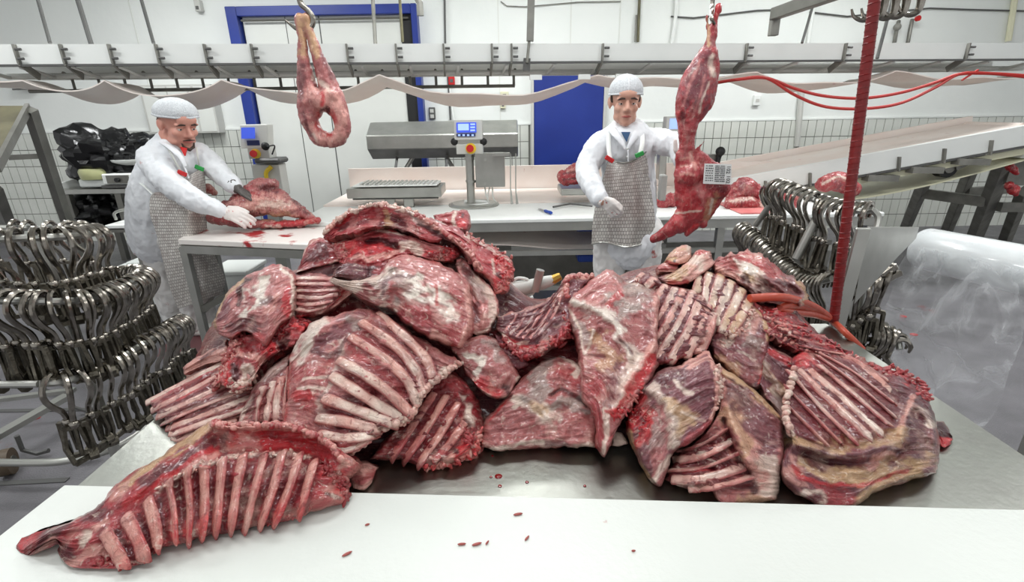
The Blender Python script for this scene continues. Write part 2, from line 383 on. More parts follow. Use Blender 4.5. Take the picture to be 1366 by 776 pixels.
for px in (25, 86, 150, 212, 276, 338, 464, 529, 592, 656, 682, 803, 994, 1125, 1288):
    s = cvpx(px, 60, 0); dr = 1 if px > 700 else -1; dr = (px - 683) / 683 
    br = G().bar(cv(s, -.012, zb + pl_h * .98), cv(s, -.012, zb), .03, .012, up=e)
    br.bar(cv(s, -.012, zb + .01), cv(s, .13, zb - .07), .045, .012, up=e)
    b_ = obj('bracket', br, M['dusty'], oc)
    for q in (.25, .72): obj('bolt', G().cyl(cv(s + .01, -.03, zb + pl_h * q), cv(s + .045, -.03, zb + pl_h * q), .009, 6), M['greyd'], b_)
for px in list(range(40, 700, 63)) + list(range(880, 1366, 52)):
    s = cvpx(px, 88, .25)
    g = G()
    for q in range(4): g.bar(cv(s + q * .04, .2 + q * .045, zb + .03), cv(s + q * .04 + .10, .2 + q * .045, zb + .03), .05, .03)
    obj('support_block', g, M['dusty'], oc)
for px in range(90, 700, 35):
    s = cvpx(px, 104, .5)
    obj('hanger', G().tube([cv(s, .42, zr + .03), cv(s, .5, zr - .0), cv(s, .5, zr - .09)], .011, 6), M['dusty'], oc, True)
# sagging return belt
Pk = [-60, 32, 140, 295, 505, 795, 1005, 1190, 1430]; ss = [cvpx(max(p, -59), 100, .1) if p > -60 else 0 for p in Pk]; ss[-1] = LEN
sag = [.0, .10, .14, .13, .16, .045, .10, .07]
rows = []
for i in range(len(Pk) - 1):
    for t_ in np.linspace(0, 1, 14, endpoint=(i == len(Pk) - 2)):
        s = ss[i] + (ss[i + 1] - ss[i]) * t_; d = sag[i] * 4 * t_ * (1 - t_)
        rows.append([cv(s, .02 + .5 * b, zr - .035 - d * (.85 + .15 * b) - .012 * math.sin(9 * s + 5 * b) - .05 * b * (1 if i < 5 else .6)) for b in np.linspace(0, 1, 6)])
obj('return_belt', G().sheet(rows, (0, 0, -.008)), M['belt'], oc, True)
for px in (705, 770, 820, 935): 
    s = cvpx(px, 100, .05); obj('belt_clip', G().bar(cv(s, .0, zr - .055), cv(s + .09, .0, zr - .055), .02, .035), M['white'], oc)
def hang(name, pts, r, m, lab, cat, Ys):
    V_ = [atY(x, y, Y) for (x, y), Y in zip(pts, Ys)]
    if pts[0][1] <= 2: V_ = [(V_[0][0], V_[0][1], CEIL)] + V_
    o = obj(name, G().tube(V_, r, 8), m, None, True); return tag(o, lab, cat)
for pts, lab in (([(49, -6), (67, 58)], 'leftmost dark hanger rod above the conveyor'), ([(102, -6), (127, 76)], 'thick dark hanger rod at the left, second from the edge'), ([(187, -6), (205, 58)], 'dark hanger rod left of the blue door frame')):
    hang('hanger_rod', pts, .012 if pts[0][0] != 102 else .016, M['greyd'], lab, 'rod', (4.1, 4.0))
hang('hanger_rod', [(497, -6), (502, 80)], .014, M['steeld'], 'light steel hanger rod in front of the cold room door', 'rod', (4.1, 4.0))
hang('hanger_rod', [(533, -6), (537, 56)], .012, M['ochreboard'], 'brownish hanger rod at the right side of the cold room door', 'rod', (4.6, 4.6))
hang('hanger_rod', [(706, 54), (703, 84)], .010, M['steeld'], 'short rod under the dark bracket at the ceiling centre', 'rod', (4.0, 3.95))
hang('hanger_rod', [(1086, 2), (1070, 57)], .010, M['greyd'], 'dark hanger rod just right of the steel beam', 'rod', (4.2, 4.0))
hang('hanger_rod', [(1190, 1), (1170, 78)], .012, M['greyd'], 'dark hanger rod right of the upright red hose', 'rod', (4.2, 4.1))
t = thing('ceiling_bracket', 'dark slanted steel bracket hanging from the ceiling at the centre', 'bracket', atY(708, 56, 4.0))
q_ = atY(712, -30, 4.1); obj('bracket_arm', G().bar((q_[0] + .02, q_[1] + .03, CEIL), atY(707, 55, 4.0), .05, .04), M['dusty'], t); obj('bracket_foot', G().bar(atY(703, 78, 4.0), atY(702, 95, 4.0), .05, .06), M['greyd'], t)
t = thing('steel_beam', 'dark slanted steel beam with a short drop leg near the top right', 'beam', atY(1032, 48, 3.4))
p_ = atY(1032, 19, 3.4); q_ = atY(1110, -8, 2.9); obj('beam_arm', G().bar(p_, p_ + (q_ - p_) * ((CEIL - p_[2]) / (q_[2] - p_[2])), .05, .065), M['steeld'], t, bevel=.004); obj('drop_leg', G().bar(atY(1035, 17, 3.4), atY(1031, 48, 3.4), .05, .045), M['dusty'], t, bevel=.004)
t = thing('motor_arm', 'short dark steel elbow at the top of the cold room door', 'bracket', atY(558, 20, 5.6))
q_ = atY(552, -8, 5.6); obj('elbow', G().tube([(q_[0], q_[1], CEIL), q_, atY(560, 4, 5.6), atY(561, 21, 5.6)], .035, 6), M['dusty'], t)
# red cables on the conveyor
for i, (dy, lab) in enumerate(((0, 'upper red cable sagging under the conveyor at the right'), (14, 'lower red cable sagging under the conveyor at the right'))):
    pts = [(952, 111), (985, 106), (1022, 104), (1060, 118 + dy * .6), (1100, 128 + dy), (1150, 131 + dy), (1200, 124 + dy), (1245, 111 + dy * .5), (1280, 99), (1320, 98), (1372, 101 + i * 2)]
    o = obj('power_cable', G().tube([atY(x, y, 3.93) for x, y in spline(pts, 60)], .011, 7), M['redcable'], None, True); tag(o, lab, 'cable')
    if i == 1: obj('cable_tie', G().bar(atY(1283, 107, 3.93), atY(1305, 93, 3.93), .012, .01), M['redcable'], o)

# ================================================================== LONG PROCESSING TABLE
ZT2 = .82; yF = atZ(683, 292, ZT2)[1]; xl = atZ(392, 296, ZT2)[0]; xr = atZ(1206, 290, ZT2)[0]
lt = thing('processing_line', 'long white processing table with a stained belt along the back wall', 'table', ((xl + xr) / 2, yF, 0))
obj('table_top', G().span((xl, yF, ZT2 - .03), (xr, yF + .62, ZT2)), M['white'], lt, bevel=.006)
obj('belt', G().span((xl, yF + .62, ZT2 - .02), (xr, yF + 1.35, ZT2 + .012)), M['belt'], lt)
obj('guard_board', G().bar((xl, yF + 1.38, ZT2 + .1), (xr, yF + 1.38, ZT2 + .1), .03, .24), M['belt'], lt)
obj('front_rail', G().span((xl, yF + .01, ZT2 - .09), (xr, yF + .05, ZT2 - .03)), M['steel'], lt)
for x in (xl + .05, -.3, .75, xr - 1.1, xr - .05):
    for dy in (.04, 1.3): obj('leg', G().span((x - .025, yF + dy, 0), (x + .025, yF + dy + .05, ZT2 - .03)), M['steel'], lt)
for z, dy in ((.56, .06), (.28, .1), (.5, 1.3)): obj('cross_rail', G().bar((xl, yF + dy, z), (xr, yF + dy, z), .03, .035), M['steel'], lt)
obj('chute_panel', G().span((xl, yF + .5, .12), (xr, yF + .53, .5)), M['steeld'], lt)
obj('lower_belt', G().sheet([[(x, yF + .1 + d, .62 - .05 * math.sin(math.pi * (x - xl) / (xr - xl) * 3) ** 2 + d * .1) for d in (0, .25, .5)] for x in np.linspace(-.35, 1.1, 24)], (0, 0, -.01)), M['belt'], lt, True)
obj('side_tray', G().span((.0, yF + .35, .5), (1.2, yF + .9, .53)), M['steel'], lt)
for xa, xb, z in ((.48, .75, .735), (.9, 1.0, .735), (.5, .95, .5)):
    tag(obj('crate', G().span((xa, yF + .2, z - .06), (xb, yF + .48, z)), M['bluecrate'], bevel=.01), {.48: 'blue tray under the white table, left of the standing worker', .9: 'blue tray under the white table, nearest the standing worker', .5: 'flat blue tray below the sagging lower belt'}[xa], 'tray')
bl = obj('cutting_mat', G().span((atZ(975, 280, ZT2)[0], yF + .02, ZT2), (xr - .75, yF + .45, ZT2 + .012)), mat('blood stained mat', (196, 84, 84), .4, noise=(5, .6, (226, 150, 146))), bevel=.004)
tag(bl, 'blood stained cutting mat on the white table behind the right hook rack', 'mat')

# ---- hexagonal steel trough by the wall
Yh = 5.55
def hx(px, py, dy=0): return atY(px, py, Yh + dy)
prof = [(164, .22), (181, 0), (200, 0), (214, .16)]
t = thing('steel_trough', 'long grey hexagonal steel trough lying along the back wall', 'trough', hx(590, 290))
zl = [hx(487, y)[2] for y, d in prof]; xa, xb = hx(488, 182)[0], hx(691, 182)[0]
poly = [(xa, Yh + d, z) for z, (y, d) in zip(zl, prof)] + [(xa, Yh + .45, zl[3]), (xa, Yh + .45, zl[0])]
obj('trough_body', G().prism(poly, (0, 0, 0), (xb - xa, 0, 0)), M['steel'], t, bevel=.008)
for s, a in ((.28, -.22), (.5, .2)):
    x = xa + (xb - xa) * s; obj('leg', G().tube([(x, Yh + .2, zl[3] + .02), (x + a, Yh + .1, .75), (x + a * 1.3, Yh + .1, 0)], .024, 8), M['steel'], t, True)
for s in (.18, .52, .9):
    x = xa + (xb - xa) * s; obj('guard_loop', G().tube([(x, Yh + .1, zl[3] + .02), (x - .01, Yh, zl[3] - .1), (x + .05, Yh, zl[3] - .18), (x + .5, Yh, zl[3] - .2)], .016, 8), M['greyd'], t, True)

# ---- weigh terminal on a pole
def terminal(base, sc, Y, label, tilt=0):
    pass
Yt = 3.95
def tp(px, py, dy=0): return atY(px, py, Yt + dy)
t = thing('weighing_terminal', 'grey weighing terminal with a blue lit screen on a steel pole, on the white table', 'terminal', tp(627, 279))
def pbox(name, x0, y0, x1, y1, d, m, parent, dy=0, bev=.005, Y=None, slope=0):
    Yv = (Yt if Y is None else Y) + dy; a = atY(x0, y1, Yv); b = atY(x1, y0, Yv); a2 = atY(x1, y1, Yv)
    xa, xb = min(a[0], b[0]), max(a[0], b[0], )
    poly = [(xa, Yv, a[2]), (xa, Yv + d, a[2]), (xa, Yv + d + slope, b[2]), (xa, Yv + slope, b[2])]
    return obj(name, G().prism(poly, (0, 0, 0), (xb - xa, 0, 0)), m, parent, bevel=bev)
h = pbox('screen_housing', 606, 160, 643, 187, .1, M['greyplastic'], t, slope=.03)
pbox('screen', 609, 163, 635, 177, .01, M['screen'], h, dy=-.004, bev=0, slope=.015); pbox('keypad', 609, 178, 634, 182, .01, M['keypad'], h, dy=-.006, bev=0)
pbox('screen_window', 611, 165, 625, 174, .01, M['screen2'], h, dy=-.008, bev=0, slope=.01)
for i in range(3): pbox('key', 627.5, 164.5 + i * 4, 633.5, 167 + i * 4, .006, M['screen2'], h, dy=-.009, bev=0)
for i in range(4): pbox('key', 611 + i * 6, 179, 614 + i * 6, 181.4, .006, M['screen2'], h, dy=-.010, bev=0)
for px in (606, 645): obj('clamp_knob', G().sphere(tp(px, 189, .02), .028, 10, 6), M['black'], t, True)
c = pbox('control_box', 609, 192, 644, 206, .1, M['greyplastic'], t)
obj('emergency_button', G().cyl(tp(627, 198, 0), tp(627, 198, -.05), .028, 12), M['red'], c, True); obj('button_ring', G().cyl(tp(628, 198, 0), tp(628, 198, -.02), .04, 14), M['yellow'], c, True)
obj('pole', G().cyl(tp(626, 206, .05), tp(629, 280, .05), .032, 12), M['steel'], t, True)
obj('pole_collar', G().cyl(tp(625.6, 210, .05), tp(625.7, 213, .05), .04, 12).cyl(tp(628, 240, .05), tp(628, 243, .05), .04, 12), M['steel'], t, True)
q = tp(632, 281); obj('base_plate', G().lathe([(.2, 0), (.2, .012), (.17, .02), (.04, .022)], 20, (q[0], q[1] + .05, ZT2)), M['steel'], t)
j = pbox('junction_box', 635, 204, 673, 250, .1, M['steel'], t)
for yy in (213, 245): obj('screw', G().cyl(tp(647, yy, 0), tp(647, yy, -.015), .012, 8), M['steel'], j)
obj('hook_shelf', G().span(tp(657, 207, .0), tp(680, 204, -.08)), M['steel'], t)
for a, b in (((647, 250), (655, 276)), ((657, 250), (662, 270)), ((653, 250), (652, 272))): obj('signal_cable', G().tube(spline([tp(*a, .05), tp((a[0] + b[0]) / 2 - 2, 262, .0), tp(*b, .0)], 8), .006, 6), M['greyplastic'], t, True)
obj('cable_coil', G().tube([q + np.array([.02 + .1 * math.cos(a), .02 + .06 * math.sin(a), .03 + .004 * a]) for a in np.linspace(0, 9, 30)], .012, 6), M['white'], t, True)
for i, px in enumerate((681, 688)):
    o = obj('sharpening_steel', G().tube([tp(px, 205, -.06), tp(px, 250 + 3 * i, -.06), tp(px + 2, 272, -.06)], [.005, .005, .012], 6), M['steel'], None, True); tag(o, ('left', 'right')[i] + ' steel rod hanging from the weighing terminal shelf', 'tool')
# ---- scale platform
Ysc = 3.9
t = thing('platform_scale', 'low stainless platform scale lying on the white table', 'scale', atY(527, 270, Ysc))
pbox('platform', 463, 250, 588, 265, .3, M['steel'], t, Y=Ysc); pbox('cover_plate', 470, 246, 583, 250, .26, M['white'], t, Y=Ysc + .02)
for px in (520, 545): pbox('foot', px - 6, 264, px + 6, 276, .05, M['steel'], t, Y=Ysc + .04)
pbox('edge_lip', 470, 263, 585, 267, .02, M['greyd'], t, Y=Ysc + .01)
for px in range(480, 580, 6): pbox('grid_bar', px, 245, px + 2.2, 247, .24, M['greyplastic'], t, Y=Ysc + .03, bev=0)
# ---- left terminal
Yl = 4.5; Yt_ = Yt; Yt = Yl
t = thing('weighing_terminal', 'grey control terminal with a blue screen left of the cold room door', 'terminal', atY(362, 250, Yl))
ax = atY(350, 170, Yl); lean = G()
h = pbox('screen_housing', 321, 166, 352, 198, .12, M['greyplastic'], t, slope=.06)
pbox('screen', 322, 170, 337, 185, .01, M['screen'], h, dy=.0, bev=0, slope=.03); pbox('keypad', 330, 187, 345, 194, .01, M['keypad'], h, dy=-.008, bev=0)
c = pbox('control_box', 332, 197, 358, 212, .14, M['greyplastic'], t); obj('emergency_button', G().cyl(tp(338, 205), tp(338, 205, -.06), .03, 12), M['red'], c, True); obj('button_ring', G().cyl(tp(341, 205), tp(341, 205, -.02), .042, 12), M['yellow'], c, True)
obj('clamp_knob', G().sphere(tp(354, 195), .035, 10, 6), M['black'], t, True)
pbox('arm_rest', 339, 211, 372, 219, .2, M['greyd'], t, dy=-.05, bev=.015); pbox('stand_column', 343, 219, 372, 262, .14, M['greyplastic'], t); q_ = tp(358, 262); obj('stand_foot', G().span((q_[0] - .05, Yl + .02, 0), (q_[0] + .05, Yl + .1, q_[2] + .02)), M['steel'], t)
obj('yellow_handle', G().tube(spline([tp(362, 222, -.02), tp(355, 230, -.03), tp(356, 240, -.02)], 8), .018, 8), M['yellow'], t, True)
obj('signal_cable', G().tube(spline([tp(352, 197, -.02), tp(366, 194, -.02), tp(363, 206, -.02)], 12), .006, 6), M['black'], t, True)
Yt = Yt_
# ---- far right terminal half hidden by the raised arm
Yt = 4.4
t = thing('weighing_terminal', 'small terminal with a lit screen behind the raised arm of the standing worker', 'terminal', atY(900, 250, 4.4))
h = pbox('screen_housing', 888, 155, 912, 175, .1, M['greyplastic'], t); pbox('screen', 893, 158, 908, 172, .01, M['screen2'], h, dy=-.006, bev=0); obj('pole', G().cyl(tp(884, 175, .05), tp(884, 250, .05), .03, 10), M['steel'], t, True)
pbox('control_box', 878, 205, 890, 240, .1, M['steel'], t)
Yt = Yt_
t = thing('control_lever', 'black knob on a steel stalk behind the paper label', 'lever', atY(955, 225, 4.4))
obj('stalk', G().cyl(atY(957, 218, 4.4), atY(961, 203, 4.4), .02, 8), M['black'], t, True); obj('knob', G().sphere(atY(961, 202, 4.38), .04, 12, 8), M['black'], t, True); obj('mount', G().span(atY(935, 225, 4.42), atY(957, 205, 4.5)), M['steeld'], t)
t = thing('knife', 'boning knife with a blue handle lying on the white table', 'knife', atZ(730, 281, ZT2))
p = atZ(719, 278, ZT2 + .01); q = atZ(727, 281, ZT2 + .012); r_ = atZ(736, 284, ZT2 + .015)
obj('blade', G().bar(p, q, .02, .003), M['steel'], t); obj('handle', G().tube(spline([q, lerp(q, r_, .5), r_], 6), [.01, .012, .011, .011, .013, .008], 8), M['bluecrate'], t, True)
o = obj('sharpening_steel', G().tube([atZ(738, 276, ZT2 + .02), atZ(760, 272, ZT2 + .02), atZ(790, 275, ZT2 + .02)], [.008, .006, .005], 8), M['greyd'], None, True); tag(o, 'dark sharpening steel lying on the table beside the standing worker', 'tool')
# ================================================================== INCLINED CONVEYOR AT THE RIGHT
Yc = 4.35
a0 = atY(962, 240, Yc); b0 = atY(1420, 157, Yc); dirc = (b0 - a0) / np.linalg.norm(b0 - a0); Lc = np.linalg.norm(b0 - a0)
upc = np.array([-dirc[2], 0, dirc[0]])
def ic(s, back, h): return a0 + dirc * s + np.array([0, back, 0]) + upc * h
t = thing('inclined_conveyor', 'white inclined conveyor rising to the right above the tiled wall', 'conveyor', ic(Lc * .5, .3, -.3))
obj('side_plate', G().bar(ic(0, 0, -.085), ic(Lc, 0, -.085), .03, .17, up=upc), M['white'], t, bevel=.004)
obj('back_plate', G().bar(ic(0, .62, -.05), ic(Lc * .92, .62, -.05), .03, .2, up=upc), M['belt'], t)
obj('belt', G().bar(ic(.0, .3, -.02), ic(Lc * .9, .3, -.02), .56, .03, up=upc), M['belt'], t)
obj('belt_roller', G().cyl(ic(Lc * .9, .05, -.03), ic(Lc * .9, .6, -.03), .04, 12), M['belt'], t, True)
obj('edge_strip', G().bar(ic(0, -.005, -.178), ic(Lc, -.005, -.178), .03, .018, up=upc), M['greyd'], t)
obj('lower_frame', G().bar(ic(.2, .05, -.23), ic(Lc, .05, -.23), .03, .05, up=upc).bar(ic(.2, .55, -.23), ic(Lc, .55, -.23), .03, .05, up=upc), M['cream'], t)
for px in (1019, 1078, 1196, 1256, 1318):
    lo, hi = 0, Lc
    for _ in range(30):
        m = (lo + hi) / 2
        if proj(ic(m, 0, -.1))[0] < px: lo = m
        else: hi = m
    br = G().bar(ic(lo, -.025, -.07), ic(lo, -.025, -.19), .04, .014, up=dirc); br.bar(ic(lo, -.025, -.18), ic(lo - .1, .2, -.24), .05, .014, up=upc); br.bar(ic(lo - .26, .1, -.2), ic(lo, .1, -.25), .3, .05, up=upc)
    obj('bracket', br, M['dusty'], t); 
rows = []
for s in np.linspace(.35, Lc, 26):
    u = (s - .35) / (Lc - .35); d = .27 + .11 * math.sin(math.pi * u ** .8)
    rows.append([ic(s, b, -d - .02 * b) for b in (.03, .3, .58)])
obj('return_belt', G().sheet(rows, (0, 0, -.012)), M['cream'], t, True)
w_ = atY(1262, 223, Yc + .1)
obj('wheel', G().cyl(w_ + (0, -.03, 0), w_ + (0, .06, 0), .085, 20), M['black'], t, True); obj('wheel_hub', G().cyl(w_ + (0, -.045, 0), w_ + (0, .07, 0), .045, 16), M['steeld'], t, True); obj('wheel_fork', G().bar(w_ + (.04, -.05, 0), w_ + (.2, -.05, .08), .02, .05).bar(w_ + (.17, -.03, .02), w_ + (.17, -.03, .2), .05, .05), M['steeld'], t)
# ---- grey machine stand on the right
t = thing('machine_stand', 'dark grey steel machine stand below the inclined conveyor at the right edge', 'stand', atZ(1290, 306, 0))
for (xa, ya, Y1, xb, yb, Y2, w) in ((1240, 226, 5.0, 1207, 306, 6.2, .1), (1302, 210, 5.2, 1262, 310, 6.2, .1), (1343, 210, 4.6, 1298, 322, 5.6, .16), (1366, 255, 5.0, 1340, 322, 5.6, .1)):
    p = atY(xa, ya, Y1); q = atZ(xb, yb, 0); obj('leg', G().bar(p, q, w, .09, up=(0, 1, 0)), M['dusty'], t, bevel=.005)
obj('cross_bar', G().bar(atY(1232, 258, 5.4), atY(1314, 269, 5.0), .06, .1), M['dusty'], t); obj('cross_bar', G().bar(atY(1290, 256, 5.5), atY(1345, 252, 5.5), .06, .09), M['dusty'], t)
obj('top_plate', G().bar(atY(1334, 205, 4.6), atY(1400, 201, 4.6), .5, .04), M['white'], t); obj('head_panel', G().bar(atY(1345, 228, 4.7), atY(1400, 228, 4.7), .03, .26), M['dusty'], t)
obj('side_arm', G().bar(atY(1333, 276, 5.0), atY(1400, 276, 5.0), .06, .09), M['dusty'], t)
# ---- left rear shelf table
Ys = 5.0
def sz(px, py): return atY(px, py, Ys)
zs = sz(130, 252)[2]; xa = sz(78, 252)[0]; xb = sz(215, 252)[0]
shelf = thing('steel_shelf', 'steel side table by the tiled wall, behind the bending worker', 'table', ((xa + xb) / 2, Ys, 0))
obj('top_sheet', G().span((xa, Ys, zs - .05), (xb, Ys + .6, zs)), M['steel'], shelf, bevel=.005)
obj('lower_sheet', G().span((xa + .05, Ys + .05, .42), (xb, Ys + .55, .45)), M['steeld'], shelf)
for x in (xa + .04, (xa + xb) / 2 + .05, xb - .05):
    for dy in (.04, .54): obj('leg', G().span((x - .03, Ys + dy - .03, 0), (x + .03, Ys + dy + .03, zs - .05)), M['steeld'], shelf)
obj('tray_rail', G().bar((xa - .02, Ys, zs + .0), (xa - .02, Ys + .6, zs + .06), .03, .1), M['white'], shelf)
o = obj('round_tub', G().lathe([(.155, 0), (.16, .02), (.165, .07), (.15, .1), (.09, .105)], 24, tuple(sz(124, 239) + (0, .1, 0))), mat('pale yellow plastic', (176, 178, 130), .4), None, True); tag(o, 'pale yellow round tub on the tray beside the black bin bag', 'tub')
o = obj('white_tray', G().span(sz(106, 250) + (0, 0, 0), sz(141, 239) + (0, .34, 0)), M['crate'], bevel=.012); tag(o, 'white plastic tray under the yellow tub on the side table', 'tray')
t = thing('desk_scale', 'white desk scale with a grey dial panel on the side table', 'scale', sz(160, 251))
obj('scale_body', G().span(sz(141, 246) + (0, -.03, 0), sz(176, 231) + (0, .3, 0)), M['white'], t, bevel=.01); obj('dial_panel', G().span(sz(148, 244) + (0, -.045, 0), sz(174, 233) + (0, -.03, 0)), M['steeld'], t); obj('scale_base', G().span(sz(140, 250) + (0, -.04, 0), sz(177, 246) + (0, .3, 0)), M['greyd'], t); obj('scale_dish', G().lathe([(.05, 0), (.05, .06), (.15, .1), (.16, .12)], 20, tuple(sz(163, 231) + (0, .15, 0))), M['white'], t, True); obj('dial_knob', G().cyl(sz(162, 239) + (0, -.045, 0), sz(162, 239) + (0, -.07, 0), .022, 10), M['black'], t, True)
def crumple(name, c, r, seed, label, n=40, m=26, k=.28):
    V = []; rs = np.random.default_rng(seed); off = Vector(rs.uniform(0, 50, 3))
    g = G(); P = []
    for i in range(m):
        row = []
        for j in range(n + 1):
            t_ = math.pi * (i + .01) / (m - 1 + .02); p = 2 * math.pi * j / n
            d = Vector((math.sin(t_) * math.cos(p), math.sin(t_) * math.sin(p), math.cos(t_)))
            q = abs(mn.noise(d * 1.5 + off)) * 1.2 + abs(mn.noise(Vector((d.x * 3.2, d.y * 3.2, d.z * 1.6)) + off)) * .6 + .3 * mn.noise(d * 1.2 + off)
            row.append(np.array(c) + np.array(d) * np.array(r) * (1 - k * .6 + k * q * 1.4))
        P.append(row)
    o = obj(name, g.grid(P), M['bag'], None, True, angle=25); tag(o, label, 'bag'); return o
crumple('bin_bag', sz(118, 216) + (0, .25, 0), (.40, .3, .27), 3, 'crumpled black bin bag lying on the steel side table', k=.4)
crumple('bin_bag', sz(152, 206) + (0, .3, 0), (.2, .28, .16), 5, 'black bin bag beside the shoulder of the bending worker', k=.4)
crumple('bin_bag', np.array([sz(100, 275)[0], Ys + .3, .62]), (.24, .25, .18), 8, 'black bag hanging under the steel side table', k=.35)
crumple('bin_bag', np.array([sz(165, 285)[0], Ys + .3, .6]), (.3, .25, .16), 9, 'black bag lying on the lower shelf of the side table', k=.35)
# trolley with white sheets in front of it
Yq = 4.2
def qz(px, py): return atY(px, py, Yq)
t = thing('white_stand', 'low steel stand with a white top behind the bending worker', 'stand', ((qz(139, 300)[0] + qz(205, 300)[0]) / 2, Yq, 0))
z1 = qz(165, 300)[2]
obj('top_sheet', G().span((qz(139, 300)[0], Yq, z1 - .03), (qz(214, 300)[0], Yq + .45, z1)), M['white'], t, bevel=.005)
obj('wire_loop', G().tube(spline([qz(143, 296) + (0, .1, 0), qz(146, 288) + (0, .1, .02), qz(190, 282) + (0, .2, .03)], 12), .012, 8), M['steel'], t, True)
for px in (166, 172, 205): obj('leg', G().span((qz(px, 300)[0] - .025, Yq + .08, 0), (qz(px, 300)[0] + .025, Yq + .13, z1 - .03)), M['dusty'], t)
obj('brace', G().bar((qz(172, 300)[0], Yq + .1, .35), (qz(214, 300)[0], Yq + .1, .12), .04, .04), M['steeld'], t)
for i, (px, py, Y, w, h, mm, lab) in enumerate(((166, 338, 4.6, .34, .16, 'crate', 'white crate on the floor behind the left hook rack'), (195, 330, 4.7, .42, .2, 'crate', 'white crate on the floor nearest the legs of the bending worker'), (220, 396, 3.9, .38, .32, 'crate', 'tall white bin on the floor beside the apron of the bending worker'), (310, 400, 4.0, .32, .3, 'crate', 'white bin under the left cutting table'), (313, 312, 6.1, .2, .2, 'bluecrate', 'blue tub on the floor just visible under the left cutting table'))):
    p = atY(px, py, Y); zb_ = 0
    g = G(); zt_ = h
    g.prism([(p[0] - w / 2, Y, zt_), (p[0] + w / 2, Y, zt_), (p[0] + w / 2 * .85, Y, zb_), (p[0] - w / 2 * .85, Y, zb_)], (0, 0, 0), (0, .34, 0)).span((p[0] - w / 2 - .015, Y - .015, zt_ - .03), (p[0] + w / 2 + .015, Y + .355, zt_ + .006))
    tag(obj('plastic_crate', g, M[mm], bevel=.006), lab, 'crate')
# ---- tilted board stand, far left
Yb = 2.6
def bz(px, py, Y=Yb): return atY(px, py, Y)
t = thing('board_stand', 'steel stand with a weathered tilted board at the far left edge', 'stand', bz(30, 300))
P = [bz(-60, 141, 3.1), bz(37, 141, 3.1), bz(0, 216, 2.5), bz(-60, 330, 2.2)]
obj('board_panel', G().prism(P, (0, 0, 0), (0, 0, -.03)), M['ochreboard'], t)
obj('board_frame', G().bar(bz(38, 143, 3.08), bz(-4, 224, 2.45), .02, .045), M['steeld'], t)
for a, b in (((40, 146, 3.05), (106, 345, 3.6)), ((-8, 250, 2.7), (16, 310, 3.1))): obj('leg', G().bar(bz(*a), bz(*b), .05, .05, up=(0, 1, 0)), M['steeld'], t)
obj('cross_bar', G().bar(bz(14, 210, 3.2), bz(56, 208, 3.2), .03, .03), M['steeld'], t)

# ================================================================== LEFT CUTTING TABLE WITH A SHANK
ZL = .79
tl = atZ(237, 319, ZL); tr = atZ(436, 327, ZL); bl_ = atZ(275, 298, ZL); br_ = atZ(462, 298, ZL)
wt = thing('cutting_table', 'white topped steel cutting table in front of the bending worker', 'table', (tl + tr) / 2 * (1, 1, 0))
obj('table_top', G().prism([tl, tr, br_, bl_], (0, 0, -.035), (0, 0, 0)), mat('bloody board', (232, 226, 220), .35, spots=(4.5, .56, (168, 40, 44)), bump=(60, .1)), wt, bevel=.004)
ec = (tl + tr + bl_ + br_) / 4
def ins(p, k=.96): return ec + (p - ec) * k
for a, b in ((tl, tr), (tr, br_), (br_, bl_), (bl_, tl)): obj('frame_rail', G().bar(ins(a) - (0, 0, .065), ins(b) - (0, 0, .065), .03, .05), M['steel'], wt)
for p in (tl, tr, bl_, br_):
    q = ins(p, .95); obj('leg', G().span((q[0] - .022, q[1] - .022, 0), (q[0] + .022, q[1] + .022, ZL - .05)), M['steel'], wt)
for a, b in ((tl, bl_), (tr, br_)): obj('side_brace', G().bar(ins(a, .95) * (1, 1, 0) + (0, 0, .28), ins(b, .95) * (1, 1, 0) + (0, 0, .28), .025, .04), M['steel'], wt)
obj('side_brace', G().bar(ins(tl, .95) * (1, 1, 0) + (0, 0, .3), (ins(tl, .95) + np.array([.42, .15, 0])) * (1, 1, 0) + (0, 0, .5), .03, .04), M['steeld'], wt)

# ================================================================== FRONT STEEL TABLE AND BOARD
ZT = .85
fl, fr, rr_, rl_ = atZ(98, 648, ZT), atZ(1378, 622, ZT), atZ(1112, 430, ZT), atZ(255, 524, ZT)
lx = fl[0]; rx = (fr[0] + rr_[0]) / 2; yb = rr_[1]
FT = thing('steel_table', 'large stainless steel table under the heap of meat', 'table', ((lx + rx) / 2, 1.0, 0))
obj('table_top', G().span((lx, .2, ZT - .04), (rx, yb, ZT)), M['table'], FT, bevel=.008)
for x in (lx + .06, rx - .06):
    for y in (.3, yb - .06): obj('leg', G().span((x - .025, y - .025, 0), (x + .025, y + .025, ZT - .04)), M['steel'], FT)
ba, bb = atZ(86, 645, ZT + .03), atZ(1376, 678, ZT + .03)
bx0 = atZ(-4, 708, ZT + .03)
dv = (bb - ba) / np.linalg.norm(bb - ba)
cb = obj('cutting_board', G().prism([ba, bb + dv * .3, (1.3, .15, ZT + .03), (ba[0] - .04, .15, ZT + .03)], (0, 0, -.028), (0, 0, 0)), M['board'], bevel=.004); tag(cb, 'long white plastic cutting board across the front of the steel table', 'board')
